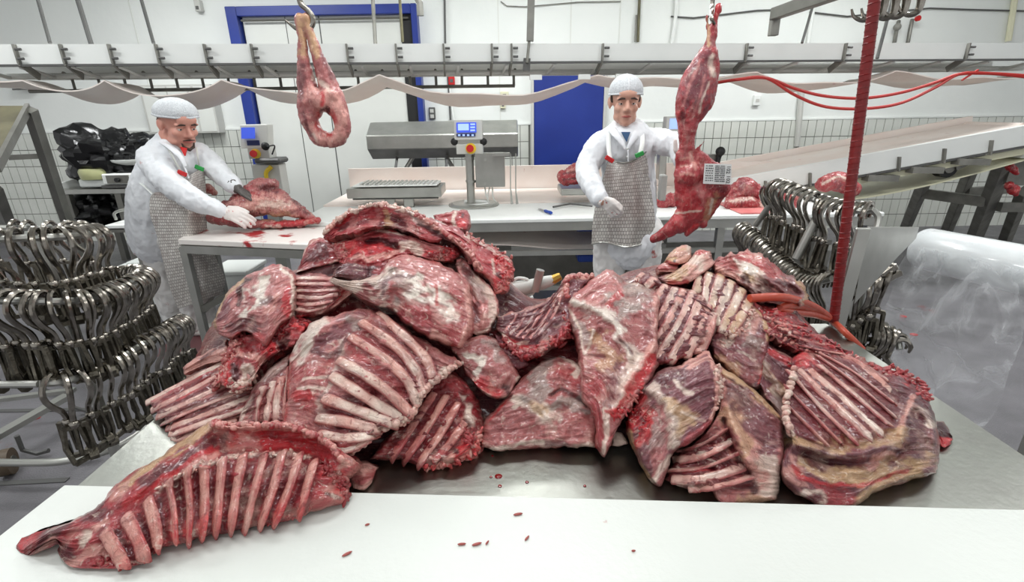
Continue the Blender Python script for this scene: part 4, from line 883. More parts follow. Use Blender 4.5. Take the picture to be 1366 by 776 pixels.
def slab(name, label, top, right, bottom, left, d=.0, th=.05, col='lean', strokes=(), ribs=(), n=(84, 84), bulge=.02, edge=.13, s=None, y0=None, rough=.006, cat='meat', tilt=(0, 0), rag=2.5,
         rib_r=.011, rib_flat=.34, rib_col=('bone', 'fat'), group=None, rim=('pink', .05, .55), zmin=None, wob=.013, fold_h=.006, ext=.12, rib_b=.0085, end_col='lean', end_w=1.0, knobs=()):
    """strokes: ('c', colour, width px, amount, pts) paints, ('b', height m, width px, pts) raises; ribs: pts lists."""
    nu, nv = n
    if len(left) < 2: left = [top[0], bottom[0]]
    if len(right) < 2: right = [top[-1], bottom[-1]]
    P = coons(top, right, bottom, left, nu, nv)
    if s is None and y0 is None:
        t, D = heap_t(P[..., 0], P[..., 1])
    else: t, D = heap_t(P[..., 0], P[..., 1], s, y0)
    u = np.linspace(0, 1, nu)[None, :]; v = np.linspace(0, 1, nv)[:, None]
    eu = np.minimum(u, 1 - u) * 2; ev = np.minimum(v, 1 - v) * 2
    eb = np.minimum(np.clip(eu / edge, 0, 1), np.clip(ev / edge, 0, 1)); rnd = np.sqrt(np.clip(1 - (1 - eb) ** 2, 0, 1))
    h = d + bulge * .8 * (eu * ev) ** .5 + th * .6 * (rnd - 1) + tilt[0] * (u - .5) + tilt[1] * (v - .5)
    W0 = CAM + D * t[..., None]
    seed = len(SLABS) * 7.31 + 1.7
    fr = fbm(W0, 6.0, seed); fr2 = fbm(W0, 22.0, seed + 5)
    fz = np.empty(nu * nv); an = np.stack([np.broadcast_to(u, (nv, nu)), np.broadcast_to(v, (nv, nu))], -1).reshape(-1, 2); sw = np.linalg.norm(np.diff(W0, axis=1), axis=-1).mean() * nu; sh_ = np.linalg.norm(np.diff(W0, axis=0), axis=-1).mean() * nv
    for i_, (a_, b_) in enumerate(an): fz[i_] = mn.fractal(Vector((a_ * sw * 7 + seed + fr.ravel()[i_] * .6, b_ * sh_ * 26, seed)), .7, 2.2, 3)
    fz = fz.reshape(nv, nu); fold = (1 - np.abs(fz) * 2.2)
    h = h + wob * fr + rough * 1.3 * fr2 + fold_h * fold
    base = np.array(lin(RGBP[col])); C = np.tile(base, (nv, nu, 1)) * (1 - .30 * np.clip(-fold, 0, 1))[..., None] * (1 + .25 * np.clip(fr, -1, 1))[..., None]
    if rag:
        jx = fbm(W0, 34.0, seed + 9, 4); k = (1 - eb)[..., None]; P = P + k * rag * np.stack([jx, fbm(W0, 40.0, seed + 19)], -1)
        t, D = heap_t(P[..., 0], P[..., 1], s, y0)
    if rim:                                                     # fat or blood rim along the whole border
        w = np.clip((1 - np.minimum(eu, ev) / rim[1]), 0, 1)[..., None] * rim[2] * np.clip(.6 + 1.2 * fr2, 0, 1)[..., None]; C = C * (1 - w) + np.array(lin(RGBP[rim[0]])) * w; w2 = np.clip((1 - np.minimum(eu, ev) / (rim[1] * 1.3)), 0, 1)[..., None] * np.clip(-.1 - 1.8 * fr2, 0, .8)[..., None]; C = C * (1 - w2) + np.array(lin(RGBP['red'])) * w2
    jit = np.stack([fr2, np.roll(fr2, 7, 0)], -1)
    for st in strokes:
        if st[0] == 'c':
            _, cn, w, a, pts = st; dd = dist_poly(P + jit * w * .8, pts); k = np.clip(1.7 - dd / (w * .5) * 1.15, 0, 1); k = (k * k * (3 - 2 * k) * a)[..., None]; C = C * (1 - k) + np.array(lin(RGBP[cn])) * k
        else:
            _, hh, w, pts = st; dd = dist_poly(P, pts); h = h + hh * np.exp(-(dd / (w * .5)) ** 2)
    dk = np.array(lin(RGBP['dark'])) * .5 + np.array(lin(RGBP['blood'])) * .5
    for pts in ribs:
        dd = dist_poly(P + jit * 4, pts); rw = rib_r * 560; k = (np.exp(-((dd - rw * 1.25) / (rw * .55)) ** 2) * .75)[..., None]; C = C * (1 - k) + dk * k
        dd = dist_poly(P, pts); h = h + rib_b * np.exp(-(dd / 8.) ** 2) - .003 * np.exp(-((dd - 13) / 6.) ** 2)
    dl = np.linalg.norm(D, axis=-1); F_ = CAM + D * (t - h / dl)[..., None]
    F_[..., 2] = np.maximum(F_[..., 2], (ZT + .004 if zmin is None else zmin) + .004 * fr2)
    # back shell: away from the viewer and a little down
    off = D / dl[..., None]; off = off * .55 + np.array([0, .55, -.45]); Bk = F_ + off * (th * (.35 + .65 * rnd))[..., None]; Bk[..., 2] = np.maximum(Bk[..., 2], ZT + .0015 if zmin is None else zmin - .004)
    idx = np.arange(nu * nv).reshape(nv, nu); N_ = nu * nv
    q = np.stack([idx[:-1, :-1], idx[:-1, 1:], idx[1:, 1:], idx[1:, :-1]], -1).reshape(-1, 4)
    rimi = np.concatenate([idx[0, :], idx[1:, -1], idx[-1, -2::-1], idx[-2:0:-1, 0]]); r2 = np.roll(rimi, -1)
    faces = np.concatenate([q[:, ::-1], q + N_, np.stack([rimi, r2, r2 + N_, rimi + N_], -1)])
    V = np.concatenate([F_.reshape(-1, 3), Bk.reshape(-1, 3)]); org = np.array([V[:, 0].mean(), V[:, 1].mean(), V[:, 2].min()])
    me = bpy.data.meshes.new(name); me.from_pydata((V - org).tolist(), [], faces.tolist()); 
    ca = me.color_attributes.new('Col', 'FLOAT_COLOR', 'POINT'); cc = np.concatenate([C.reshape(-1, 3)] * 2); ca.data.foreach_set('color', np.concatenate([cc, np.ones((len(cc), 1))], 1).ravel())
    ul = me.uv_layers.new(name='UVMap'); li = np.empty(len(me.loops), int); me.loops.foreach_get('vertex_index', li)
    su = np.linalg.norm(np.diff(F_, axis=1), axis=-1).mean() * nu; sv = np.linalg.norm(np.diff(F_, axis=0), axis=-1).mean() * nv
    uu = np.stack([np.broadcast_to(u * su, (nv, nu)), np.broadcast_to(v * sv, (nv, nu))], -1).reshape(-1, 2); uu = np.concatenate([uu, uu]); ul.data.foreach_set('uv', uu[li].ravel())
    me.polygons.foreach_set('use_smooth', [True] * len(me.polygons)); me.materials.append(M['meat']); me.update()
    o = bpy.data.objects.new(name, me); COL.objects.link(o); o.location = org; tag(o, label, cat, group)
    SLABS.append((o, P, F_, D, t - h / dl))
    for nm_, pts, nk, rk, c1, c2 in knobs:                     # sawn vertebrae, cartilage or torn bits along an edge
        g = G(); R_ = spline(pts, nk); cl = []
        for p in R_:
            tn = nm_ == 'torn_edge'; c1 = {'bright': 'red', 'red': 'lean'}.get(c1, c1) if tn else c1; p = p + RNG.normal(0, 3.4 if tn else 1.1, 2); dd = ((P - p) ** 2).sum(-1).ravel(); i4 = np.argpartition(dd, 5)[:5]; w = 1 / (dd[i4] + .3); tt = ((t - h / dl).ravel()[i4] * w).sum() / w.sum(); x = CAM + ray(*p) * tt + ray(*p) / np.linalg.norm(ray(*p)) * (rk * .3 if tn else 0)
            qd = RNG.normal(0, 1, (3, 3)); qd, _ = np.linalg.qr(qd); rr = rk * (np.array([RNG.uniform(.7, 1.5), RNG.uniform(.25, .6), RNG.uniform(.25, .6)]) if tn else RNG.uniform(.55, 1.25, 3)); n0 = len(g.v); x[2] = max(x[2], (ZT if zmin is None else zmin) + .006); g.sphere(x, rr, 7, 5, qd)
            f = RNG.uniform(0, 1); cl += [np.array(lin(RGBP[c1])) * f + np.array(lin(RGBP[c2])) * (1 - f)] * (len(g.v) - n0)
        ko = obj(nm_, g, M['rib'], o, True, angle=80); ko['kind'] = 'stuff'; km = ko.data; ca = km.color_attributes.new('Col', 'FLOAT_COLOR', 'POINT'); ca.data.foreach_set('color', np.concatenate([np.array(cl), np.ones((len(cl), 1))], 1).ravel())
        ul = km.uv_layers.new(name='UVMap'); li = np.empty(len(km.loops), int); km.loops.foreach_get('vertex_index', li); vv = np.array(g.v); ul.data.foreach_set('uv', (vv[:, :2] * 1.5)[li].ravel())
    # ribs as round bars lying on the slab
    for k, pts in enumerate(ribs):
        q_ = np.asarray(pts, float); q_ = np.concatenate([[q_[0] + (q_[0] - q_[1]) * ext], q_, [q_[-1] + (q_[-1] - q_[-2]) * ext]]) ; R_ = spline(q_, 22); pos = []
        for p in R_:
            dd = ((P - p) ** 2).sum(-1).ravel(); i4 = np.argpartition(dd, 5)[:5]; w = 1 / (dd[i4] + .3); tt = ((t - h / dl).ravel()[i4] * w).sum() / w.sum()
            dv = ray(p[0], p[1]); x = CAM + dv * tt - dv / np.linalg.norm(dv) * (-.0014); x[2] = max(x[2], (ZT if zmin is None else zmin) + .004); pos.append(x)
        pos = np.array(pos); rr = rib_r * min(1., float(proj(pos[10])[2]) / .86) * (1 + .16 * fbm(pos * 1.0, 30., seed + k)) ; rr *= np.minimum(1, .5 + 1.6 * np.minimum(np.linspace(0, 1, 22), np.linspace(1, 0, 22) * 1.3) ** .7)
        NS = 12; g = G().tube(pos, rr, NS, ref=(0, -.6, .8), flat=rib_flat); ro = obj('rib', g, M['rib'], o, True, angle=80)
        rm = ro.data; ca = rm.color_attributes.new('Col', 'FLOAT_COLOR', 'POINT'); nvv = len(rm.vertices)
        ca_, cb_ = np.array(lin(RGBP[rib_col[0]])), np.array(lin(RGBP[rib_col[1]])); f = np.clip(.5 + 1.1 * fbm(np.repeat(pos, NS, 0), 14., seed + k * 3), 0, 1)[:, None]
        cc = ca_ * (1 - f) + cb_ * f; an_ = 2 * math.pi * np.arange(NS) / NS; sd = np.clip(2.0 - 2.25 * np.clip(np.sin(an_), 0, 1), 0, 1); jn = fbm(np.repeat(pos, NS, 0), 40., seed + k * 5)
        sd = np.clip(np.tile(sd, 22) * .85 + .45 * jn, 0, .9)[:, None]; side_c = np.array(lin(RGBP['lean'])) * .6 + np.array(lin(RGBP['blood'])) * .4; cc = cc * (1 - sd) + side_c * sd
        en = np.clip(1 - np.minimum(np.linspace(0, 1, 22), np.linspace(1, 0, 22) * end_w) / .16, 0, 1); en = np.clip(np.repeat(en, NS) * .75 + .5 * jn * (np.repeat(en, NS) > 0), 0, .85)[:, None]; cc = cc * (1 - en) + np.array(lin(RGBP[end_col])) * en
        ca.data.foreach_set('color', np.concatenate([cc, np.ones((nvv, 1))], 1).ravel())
        ul = rm.uv_layers.new(name='UVMap'); co = np.empty(nvv * 3); rm.vertices.foreach_get('co', co); co = co.reshape(-1, 3); li = np.empty(len(rm.loops), int); rm.loops.foreach_get('vertex_index', li)
        s_ = np.repeat(np.linspace(0, .3, 22), NS) + k * .37; a_ = np.tile(np.arange(NS) / NS * .06, 22); ul.data.foreach_set('uv', np.stack([s_, a_], 1)[li].ravel())
    return o
def T(x0, y0, k, pts): return [(x0 + x / k, y0 + y / k) for x, y in pts]
def r1(p): return T(380, 260, 3.528, p)
def r2_(p): return T(270, 340, 3.88, p)
def r3_(p): return T(190, 440, 4.313, p)
def r4(p): return T(370, 390, 3.103, p)
def r5(p): return T(620, 350, 2.875, p)
def r6(p): return T(820, 320, 3.881, p)
def r7(p): return T(820, 450, 3.232, p)
def r8(p): return T(1000, 400, 2.676, p)
def r9(p): return T(0, 520, 2.627, p)

# dark scraps filling the inside of the heap (seen in the gaps)
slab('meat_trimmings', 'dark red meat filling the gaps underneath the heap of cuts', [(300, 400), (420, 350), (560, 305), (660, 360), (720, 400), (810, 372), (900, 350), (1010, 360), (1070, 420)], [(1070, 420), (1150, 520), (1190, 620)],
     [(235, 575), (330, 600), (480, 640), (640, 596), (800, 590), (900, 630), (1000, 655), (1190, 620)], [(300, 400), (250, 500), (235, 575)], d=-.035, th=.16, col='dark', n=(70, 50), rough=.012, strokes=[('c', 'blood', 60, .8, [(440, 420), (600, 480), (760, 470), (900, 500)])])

# --- left side
slab('rib_slab', 'rib slab at the far left end of the heap, its ribs fanning to the left', r3_([(35, 400), (250, 285), (430, 190), (640, 110)]), r3_([(640, 110), (700, 330), (620, 520)]), r3_([(190, 640), (330, 585), (470, 545), (620, 520)]), r3_([(35, 400), (60, 450), (140, 530), (190, 640)]), d=.0, th=.04, col='mem',
     ribs=[r3_(p) for p in ([(45, 408), (250, 300), (440, 205)], [(75, 452), (280, 350), (500, 225)], [(105, 490), (300, 400), (540, 285)], [(140, 528), (340, 440), (600, 340)], [(160, 562), (360, 490), (600, 395)], [(178, 600), (370, 530), (580, 455)], [(195, 632), (350, 570), (520, 520)])],
     strokes=[('c', 'lean', 26, .8, r3_([(70, 420), (400, 250), (600, 200)])), ('c', 'red', 9, .9, r3_([(130, 440), (420, 230)])), ('c', 'dark', 7, .8, r3_([(120, 470), (560, 250)])), ('c', 'dark', 6, .8, r3_([(150, 540), (600, 368)])), ('c', 'grey', 16, .7, r3_([(300, 460), (560, 370)]))], rib_r=.0095, rib_col=('pink', 'fat'), rim=('lean', .1, .7), rag=2.5)
slab('rib_flap', 'narrow strip of ribs on top of the far left rib slab', r3_([(232, 212), (330, 150), (490, 55)]), [], r3_([(240, 255), (350, 205), (440, 185), (520, 160)]), [], d=.03, th=.03, col='pink', n=(50, 24), bulge=.012, strokes=[('c', 'dark', 4, .8, r3_([(330, 165), (490, 80)])), ('c', 'bone', 8, .8, r3_([(250, 240), (430, 180)]))], rag=2)
slab('rib_slab', 'short rib slab standing between the far left slab and the large central slab', r3_([(620, 370), (660, 300), (760, 200), (850, 130)]), r3_([(850, 130), (845, 330), (820, 545)]), r3_([(530, 560), (680, 545), (820, 545)]), r3_([(620, 370), (580, 450), (530, 560)]), d=.03, th=.05, col='mem',
     ribs=[r3_(p) for p in ([(690, 340), (665, 440), (660, 535)], [(750, 310), (725, 420), (715, 540)], [(800, 285), (775, 400), (770, 540)], [(835, 240), (820, 400), (812, 540)])], strokes=[('b', .02, 16, r3_([(660, 340), (740, 250), (840, 180)])), ('c', 'grey', 14, .8, r3_([(660, 335), (740, 250), (840, 180)])), ('c', 'dark', 8, .8, r3_([(600, 480), (640, 380)])), ('c', 'fat', 5, .7, r3_([(560, 540), (640, 380)]))], rib_r=.010, rib_col=('fat', 'pink'))
slab('rib_slab', 'mauve rib slab behind the left shoulder piece with ribs lying sideways', r2_([(478, 100), (560, 95), (690, 110)]), r2_([(690, 110), (740, 160), (800, 190)]), r2_([(470, 330), (560, 320), (650, 300), (800, 190)]), r2_([(478, 100), (480, 220), (470, 330)]), d=.02, th=.05, col='mem',
     ribs=[r2_(p) for p in ([(490, 122), (570, 120), (660, 124)], [(492, 150), (580, 150), (680, 152)], [(492, 182), (580, 186), (690, 180)], [(492, 215), (580, 222), (690, 205)], [(492, 248), (570, 256), (670, 235)], [(490, 280), (560, 287), (640, 268)])], strokes=[('c', 'red', 9, .9, r2_([(480, 325), (640, 305), (780, 195)])), ('c', 'pink', 6, .9, r2_([(560, 315), (700, 270), (770, 190)]))], rib_r=.0085, rib_col=('mem', 'fat'))
slab('neck_piece', 'ragged bright red neck piece below the left shoulder piece', r2_([(150, 430), (230, 400), (330, 390), (420, 330), (540, 340), (560, 370)]), r2_([(560, 370), (500, 440), (380, 510)]), r2_([(50, 700), (110, 660), (190, 710), (250, 660), (300, 580), (380, 510)]), r2_([(150, 430), (100, 560), (50, 700)]), d=.06, th=.06, col='lean', rough=.02, rag=9, bulge=.03,
     strokes=[('c', 'bright', 20, .85, r2_([(330, 400), (350, 480), (420, 400), (520, 350)])), ('c', 'bright', 16, .8, r2_([(120, 560), (110, 640), (170, 680)])), ('c', 'maroon', 12, .9, r2_([(380, 420), (420, 470), (440, 390)])), ('c', 'maroon', 10, .9, r2_([(165, 580), (170, 660)])), ('c', 'fat', 9, .9, r2_([(210, 640), (215, 600), (250, 600), (255, 640), (215, 650)])), ('c', 'maroon', 6, 1, r2_([(232, 622), (238, 628)])), ('c', 'pink', 10, .8, r2_([(190, 520), (300, 540)])), ('c', 'lean2', 20, .7, r2_([(200, 380), (240, 400)])), ('c', 'blood', 10, .8, r2_([(200, 460), (260, 500)])), ('b', -.025, 14, r2_([(390, 430), (410, 480)]))], knobs=[('torn_edge', r2_([(330, 470), (345, 420), (420, 385), (540, 350)]), 60, .010, 'bright', 'blood'), ('torn_edge', r2_([(70, 690), (110, 600), (150, 500), (180, 430)]), 60, .010, 'red', 'pink'), ('torn_edge', r2_([(130, 650), (190, 690), (250, 640)]), 40, .010, 'bright', 'fat')])
slab('shoulder_piece', 'rounded shoulder piece with a white tendon patch at the upper left of the heap', r2_([(66, 310), (120, 205), (210, 125), (290, 78), (410, 48)]), r2_([(410, 48), (462, 80), (486, 160), (478, 260), (455, 330)]), r2_([(85, 405), (150, 430), (230, 400), (330, 470), (400, 370), (455, 330)]), r2_([(66, 310), (62, 370), (85, 405)]), d=.09, th=.07, col='lean2', bulge=.04,
     strokes=[('c', 'mem', 60, .7, r2_([(260, 180), (340, 130)])), ('c', 'white', 12, .95, r2_([(318, 125), (300, 180), (285, 230), (230, 270), (220, 310)])), ('c', 'white', 14, .9, r2_([(225, 210), (260, 240), (300, 240)])), ('c', 'lean', 12, .9, r2_([(238, 232), (244, 238)])), ('c', 'dark', 8, .8, r2_([(310, 240), (350, 225)])), ('c', 'purple', 16, .9, r2_([(100, 320), (110, 270)])), ('c', 'maroon', 7, .9, r2_([(185, 250), (210, 160), (240, 130)])), ('b', -.012, 8, r2_([(180, 260), (210, 160), (250, 120)])), ('c', 'ochre', 4, .9, r2_([(68, 380), (72, 310), (120, 215), (210, 132)])), ('c', 'fat', 5, .9, r2_([(400, 55), (455, 120), (475, 200), (462, 320)])), ('c', 'red', 9, .9, r2_([(440, 160), (450, 250), (430, 300)])), ('c', 'pink', 9, .7, r2_([(340, 300), (390, 200)])), ('b', .012, 12, r2_([(330, 400), (360, 250), (400, 100)])), ('c', 'dark', 16, .8, r2_([(160, 380), (250, 370)])), ('c', 'red', 12, .7, r2_([(200, 400), (320, 420)]))])

# --- top of the heap
slab('rack_end', 'curled dark red end of a rack under the arched rack, at its left', [(401, 352), (408, 330), (421, 318), (438, 320), (452, 330)], [(452, 330), (456, 345)], [(394, 364), (415, 360), (440, 354), (456, 347)], [], d=-.02, th=.06, col='lean', n=(44, 34), strokes=[('c', 'dark', 16, .8, [(415, 345), (430, 330)]), ('c', 'fat', 3, .9, [(396, 362), (425, 357), (455, 347)]), ('c', 'pink', 3, .9, [(403, 340), (412, 324), (424, 318)])], rag=2)
slab('shank_end', 'cut red shank end sticking out behind the arched rack at the top', [(578, 288), (600, 282), (622, 279)], [(622, 279), (628, 292), (622, 308)], [(582, 300), (602, 306), (622, 310)], [], d=-.05, th=.05, col='lean', n=(34, 26), bulge=.02, strokes=[('c', 'bright', 10, .8, [(612, 292), (622, 300)]), ('c', 'fat', 4, .9, [(606, 283), (604, 296), (610, 306)]), ('c', 'maroon', 5, .9, [(617, 287)])])
slab('rack_of_meat', 'meaty rack lying across the heap just below the arched rack', r1([(215, 235), (300, 205), (400, 165), (480, 160), (570, 185), (660, 215), (740, 235), (815, 250)]), r1([(815, 250), (830, 280), (790, 320)]), r1([(255, 320), (330, 345), (430, 340), (510, 300), (600, 285), (690, 310), (790, 320)]), r1([(215, 235), (240, 280), (255, 320)]), d=.03, th=.06, col='lean', bulge=.03, rough=.012, rag=3,
     strokes=[('c', 'bright', 14, .8, r1([(300, 255), (400, 240), (500, 250)])), ('c', 'bright', 14, .85, r1([(700, 285), (760, 280), (810, 270)])), ('c', 'maroon', 9, .9, r1([(390, 215), (460, 215), (520, 235)])), ('b', -.03, 9, r1([(385, 220), (450, 218), (520, 245)])), ('c', 'fat', 12, .85, r1([(560, 245), (600, 240), (640, 275)])), ('c', 'purple', 12, .7, r1([(500, 190), (580, 215)])), ('c', 'pink', 8, .8, r1([(330, 300), (460, 285), (520, 265)])), ('c', 'mem', 12, .7, r1([(640, 220), (720, 250)])), ('c', 'fat', 3, .7, r1([(250, 225), (400, 170), (560, 185)])), ('c', 'blood', 10, .8, r1([(690, 300), (730, 300)]))], knobs=[('torn_edge', r1([(690, 300), (740, 285), (800, 265)]), 44, .011, 'bright', 'blood'), ('torn_edge', r1([(260, 315), (290, 270), (250, 235)]), 24, .008, 'pink', 'lean')])
slab('arched_rack', 'long arched rack of ribs across the top of the heap with its inner side showing', r1([(180, 182), (232, 125), (300, 82), (400, 46), (480, 42), (560, 62), (620, 86), (700, 105), (780, 145), (860, 185), (960, 240), (1050, 295), (1078, 345)]), r1([(1078, 345), (1070, 400), (1040, 450), (1010, 462)]), r1([(200, 206), (300, 184), (400, 163), (480, 155), (570, 178), (680, 222), (740, 210), (800, 235), (850, 290), (890, 350), (950, 400), (1010, 462)]), r1([(180, 182), (186, 198), (200, 206)]), d=.075, th=.06, col='lean', n=(150, 50), bulge=.012, rough=.008, rag=4, edge=.3,
     strokes=[('c', 'fat', 5, .85, r1([(200, 170), (260, 110), (340, 66), (440, 44), (520, 52), (600, 82)])), ('b', .018, 6, r1([(200, 170), (260, 110), (340, 66), (440, 44), (520, 52), (600, 82)])), ('b', -.03, 16, r1([(260, 155), (360, 115), (460, 100), (560, 125)])), ('c', 'dark', 14, .8, r1([(280, 160), (380, 130), (500, 130), (600, 170)])), ('c', 'mem', 10, .7, r1([(330, 110), (330, 160)])), ('c', 'mem', 9, .7, r1([(430, 80), (425, 140)])), ('c', 'ochre', 9, .6, r1([(480, 80), (490, 140)])), ('c', 'grey', 12, .8, r1([(560, 80), (650, 120), (720, 160)])), ('c', 'mem', 10, .7, r1([(570, 100), (600, 170)])), ('c', 'red', 12, .8, r1([(260, 130), (300, 100)])), ('c', 'pink', 6, .8, r1([(620, 95), (740, 170), (850, 260), (920, 350)])), ('b', .014, 6, r1([(620, 95), (740, 170), (850, 260), (920, 350)])), ('c', 'dark', 7, .8, r1([(640, 140), (740, 195), (830, 270), (890, 340)])), ('b', -.012, 6, r1([(640, 140), (740, 195), (830, 270), (890, 340)])), ('c', 'lean', 16, .8, r1([(800, 180), (950, 260), (1030, 340)])), ('c', 'bright', 14, .85, r1([(1000, 300), (1050, 350), (1010, 420)])), ('c', 'maroon', 7, .9, r1([(1010, 370), (1020, 400)])), ('c', 'fat', 4, .8, r1([(850, 190), (960, 250), (1060, 310)])), ('c', 'fat', 3, .8, r1([(980, 300), (985, 370)]))], knobs=[('sawn_vertebrae', r1([(186, 175), (232, 127), (300, 84), (400, 48), (480, 44), (560, 64), (620, 88)]), 44, .0075, 'pink', 'fat'), ('sawn_vertebrae', r1([(620, 92), (740, 165), (850, 250), (920, 340)]), 34, .0075, 'pink', 'lean'), ('torn_edge', r1([(990, 300), (1055, 345), (1030, 400), (1010, 450)]), 46, .011, 'bright', 'red'), ('torn_edge', r1([(850, 185), (960, 245), (1060, 310)]), 30, .008, 'lean', 'pink')])
slab('membrane_cut', 'pale membrane covered cut hanging down at the right end of the top rack', r1([(800, 300), (850, 300), (900, 370), (960, 420)]), r1([(960, 420), (1000, 480), (1000, 560), (960, 640)]), r1([(850, 560), (870, 640), (905, 668), (960, 640)]), [], d=.045, th=.05, col='mem', n=(56, 60), strokes=[('c', 'fat', 12, .8, r1([(900, 400), (960, 470), (980, 560)])), ('c', 'dark', 10, .8, r1([(900, 520), (920, 600)])), ('c', 'maroon', 10, .8, r1([(820, 330), (870, 370)])), ('c', 'fat', 4, .8, r1([(905, 660), (960, 630), (995, 560)])), ('c', 'grey', 14, .7, r1([(880, 400), (910, 470)])), ('b', .01, 7, r1([(930, 430), (950, 520), (930, 620)]))])
slab('kidney_lump', 'dark purple red lump of meat left of the big round leg', r1([(236, 345), (300, 318), (400, 330), (490, 300)]), r1([(490, 300), (500, 340), (470, 380)]), r1([(225, 385), (300, 395), (390, 415), (470, 380)]), [], d=.06, th=.04, col='dark', n=(50, 34), bulge=.03, rough=.004, strokes=[('c', 'purple', 14, .7, r1([(300, 350), (360, 350)])), ('c', 'lean', 12, .7, r1([(430, 340), (470, 340)])), ('b', -.014, 5, r1([(385, 330), (395, 410)]))])
slab('leg_muscle', 'big round leg muscle with white fat patches in the middle of the heap', r1([(218, 392), (330, 400), (440, 370), (500, 295), (600, 284), (720, 318), (805, 360), (868, 420)]), r1([(868, 420), (884, 520), (888, 640), (830, 722)]), r1([(222, 412), (320, 462), (420, 520), (500, 545), (560, 600), (660, 665), (740, 700), (830, 722)]), r1([(218, 392), (216, 402), (222, 412)]), d=.10, th=.09, col='lean2', n=(110, 100), bulge=.05,
     strokes=[('c', 'mem', 60, .8, r1([(600, 320), (760, 400)])), ('c', 'fat', 20, .9, r1([(240, 405), (330, 430), (440, 400), (510, 370)])), ('c', 'grey', 26, .7, r1([(480, 430), (540, 400), (580, 420)])), ('c', 'white', 20, .9, r1([(610, 400), (640, 480), (620, 500)])), ('c', 'white', 26, .95, r1([(660, 480), (730, 490), (750, 560)])), ('c', 'white', 12, .9, r1([(560, 500), (620, 440)])), ('c', 'grey', 10, .95, r1([(535, 455), (525, 500)])), ('c', 'white', 10, .9, r1([(450, 530), (500, 545)])), ('b', .016, 14, r1([(450, 500), (500, 420), (560, 400)])), ('c', 'dark', 24, .7, r1([(540, 560), (620, 610), (700, 640)])), ('c', 'lean', 34, .7, r1([(560, 540), (700, 590), (800, 680)])), ('c', 'pink', 9, .8, r1([(690, 650), (760, 690)])), ('c', 'pink', 7, .9, r1([(860, 440), (872, 560), (830, 710)])), ('b', .014, 8, r1([(860, 440), (872, 560), (830, 710)])), ('c', 'mem', 22, .8, r1([(720, 370), (780, 420)])), ('c', 'red', 4, .8, r1([(715, 430), (720, 520)])), ('c', 'lean', 16, .7, r1([(790, 460), (840, 540)])), ('c', 'dark', 5, .7, r1([(440, 480), (500, 400), (600, 380)])), ('b', .008, 5, r1([(560, 580), (600, 610), (640, 615)])), ('b', .008, 5, r1([(600, 620), (660, 640), (720, 640)])), ('b', -.01, 5, r1([(640, 400), (690, 470)]))])
slab('loin_chop_piece', 'cut with a white fat rim and red bone end below the big round leg', [(600, 462), (622, 452), (645, 446), (662, 452)], [(662, 452), (682, 480), (694, 502)], [(622, 498), (640, 520), (660, 532), (680, 526), (694, 502)], [(600, 462), (612, 480), (622, 498)], d=.055, th=.06, col='lean2', n=(60, 54), bulge=.03, strokes=[('c', 'white', 9, .95, [(632, 494), (646, 484), (630, 474), (618, 468)]), ('c', 'fat', 5, .9, [(640, 520), (664, 530), (686, 520), (692, 502)]), ('c', 'red', 12, .9, [(634, 506), (660, 520)]), ('c', 'maroon', 6, .9, [(668, 514), (676, 518)]), ('c', 'grey', 12, .7, [(650, 455), (672, 480)]), ('b', .008, 6, [(640, 520), (664, 530), (686, 520)])])
slab('meat_scrap_piece', 'small mauve cut in the gap left of the small middle rack', [(658, 445), (675, 448), (690, 462)], [], [(672, 478), (690, 492), (705, 486)], [], d=.03, th=.04, col='purple', n=(30, 30))

# --- centre
slab('rib_slab', 'deep red rib slab lying below the large central rib slab', r4([(560, 430), (640, 370), (720, 325), (800, 385)]), r4([(800, 385), (840, 480), (852, 570), (832, 660)]), r4([(380, 690), (500, 692), (600, 730), (700, 722), (832, 660)]), r4([(560, 430), (480, 560), (380, 690)]), d=.03, th=.06, col='blood',
     ribs=[r4(p) for p in ([(640, 430), (560, 550), (480, 675)], [(692, 440), (620, 560), (530, 690)], [(742, 470), (670, 590), (590, 705)], [(770, 545), (710, 630), (650, 690)])], strokes=[('c', 'lean', 26, .8, r4([(700, 350), (780, 420)])), ('c', 'fat', 14, .9, r4([(780, 480), (800, 540)])), ('c', 'bright', 16, .8, r4([(780, 580), (820, 640), (740, 690)])), ('c', 'bone', 12, .9, r4([(640, 715), (720, 690)])), ('c', 'maroon', 8, .95, r4([(735, 660), (750, 668)])), ('b', .02, 12, r4([(700, 690), (760, 660), (800, 620)])), ('b', .02, 14, r4([(780, 500), (810, 540)])), ('c', 'lean', 3, .8, r4([(750, 420), (760, 520), (740, 600)]))], rib_r=.0095, rib_col=('bone', 'lean'), rag=3, knobs=[('torn_edge', r4([(600, 725), (680, 715), (760, 690), (825, 650), (830, 590)]), 60, .011, 'pink', 'bright'), ('torn_edge', r4([(770, 560), (800, 620)]), 30, .011, 'red', 'blood')])
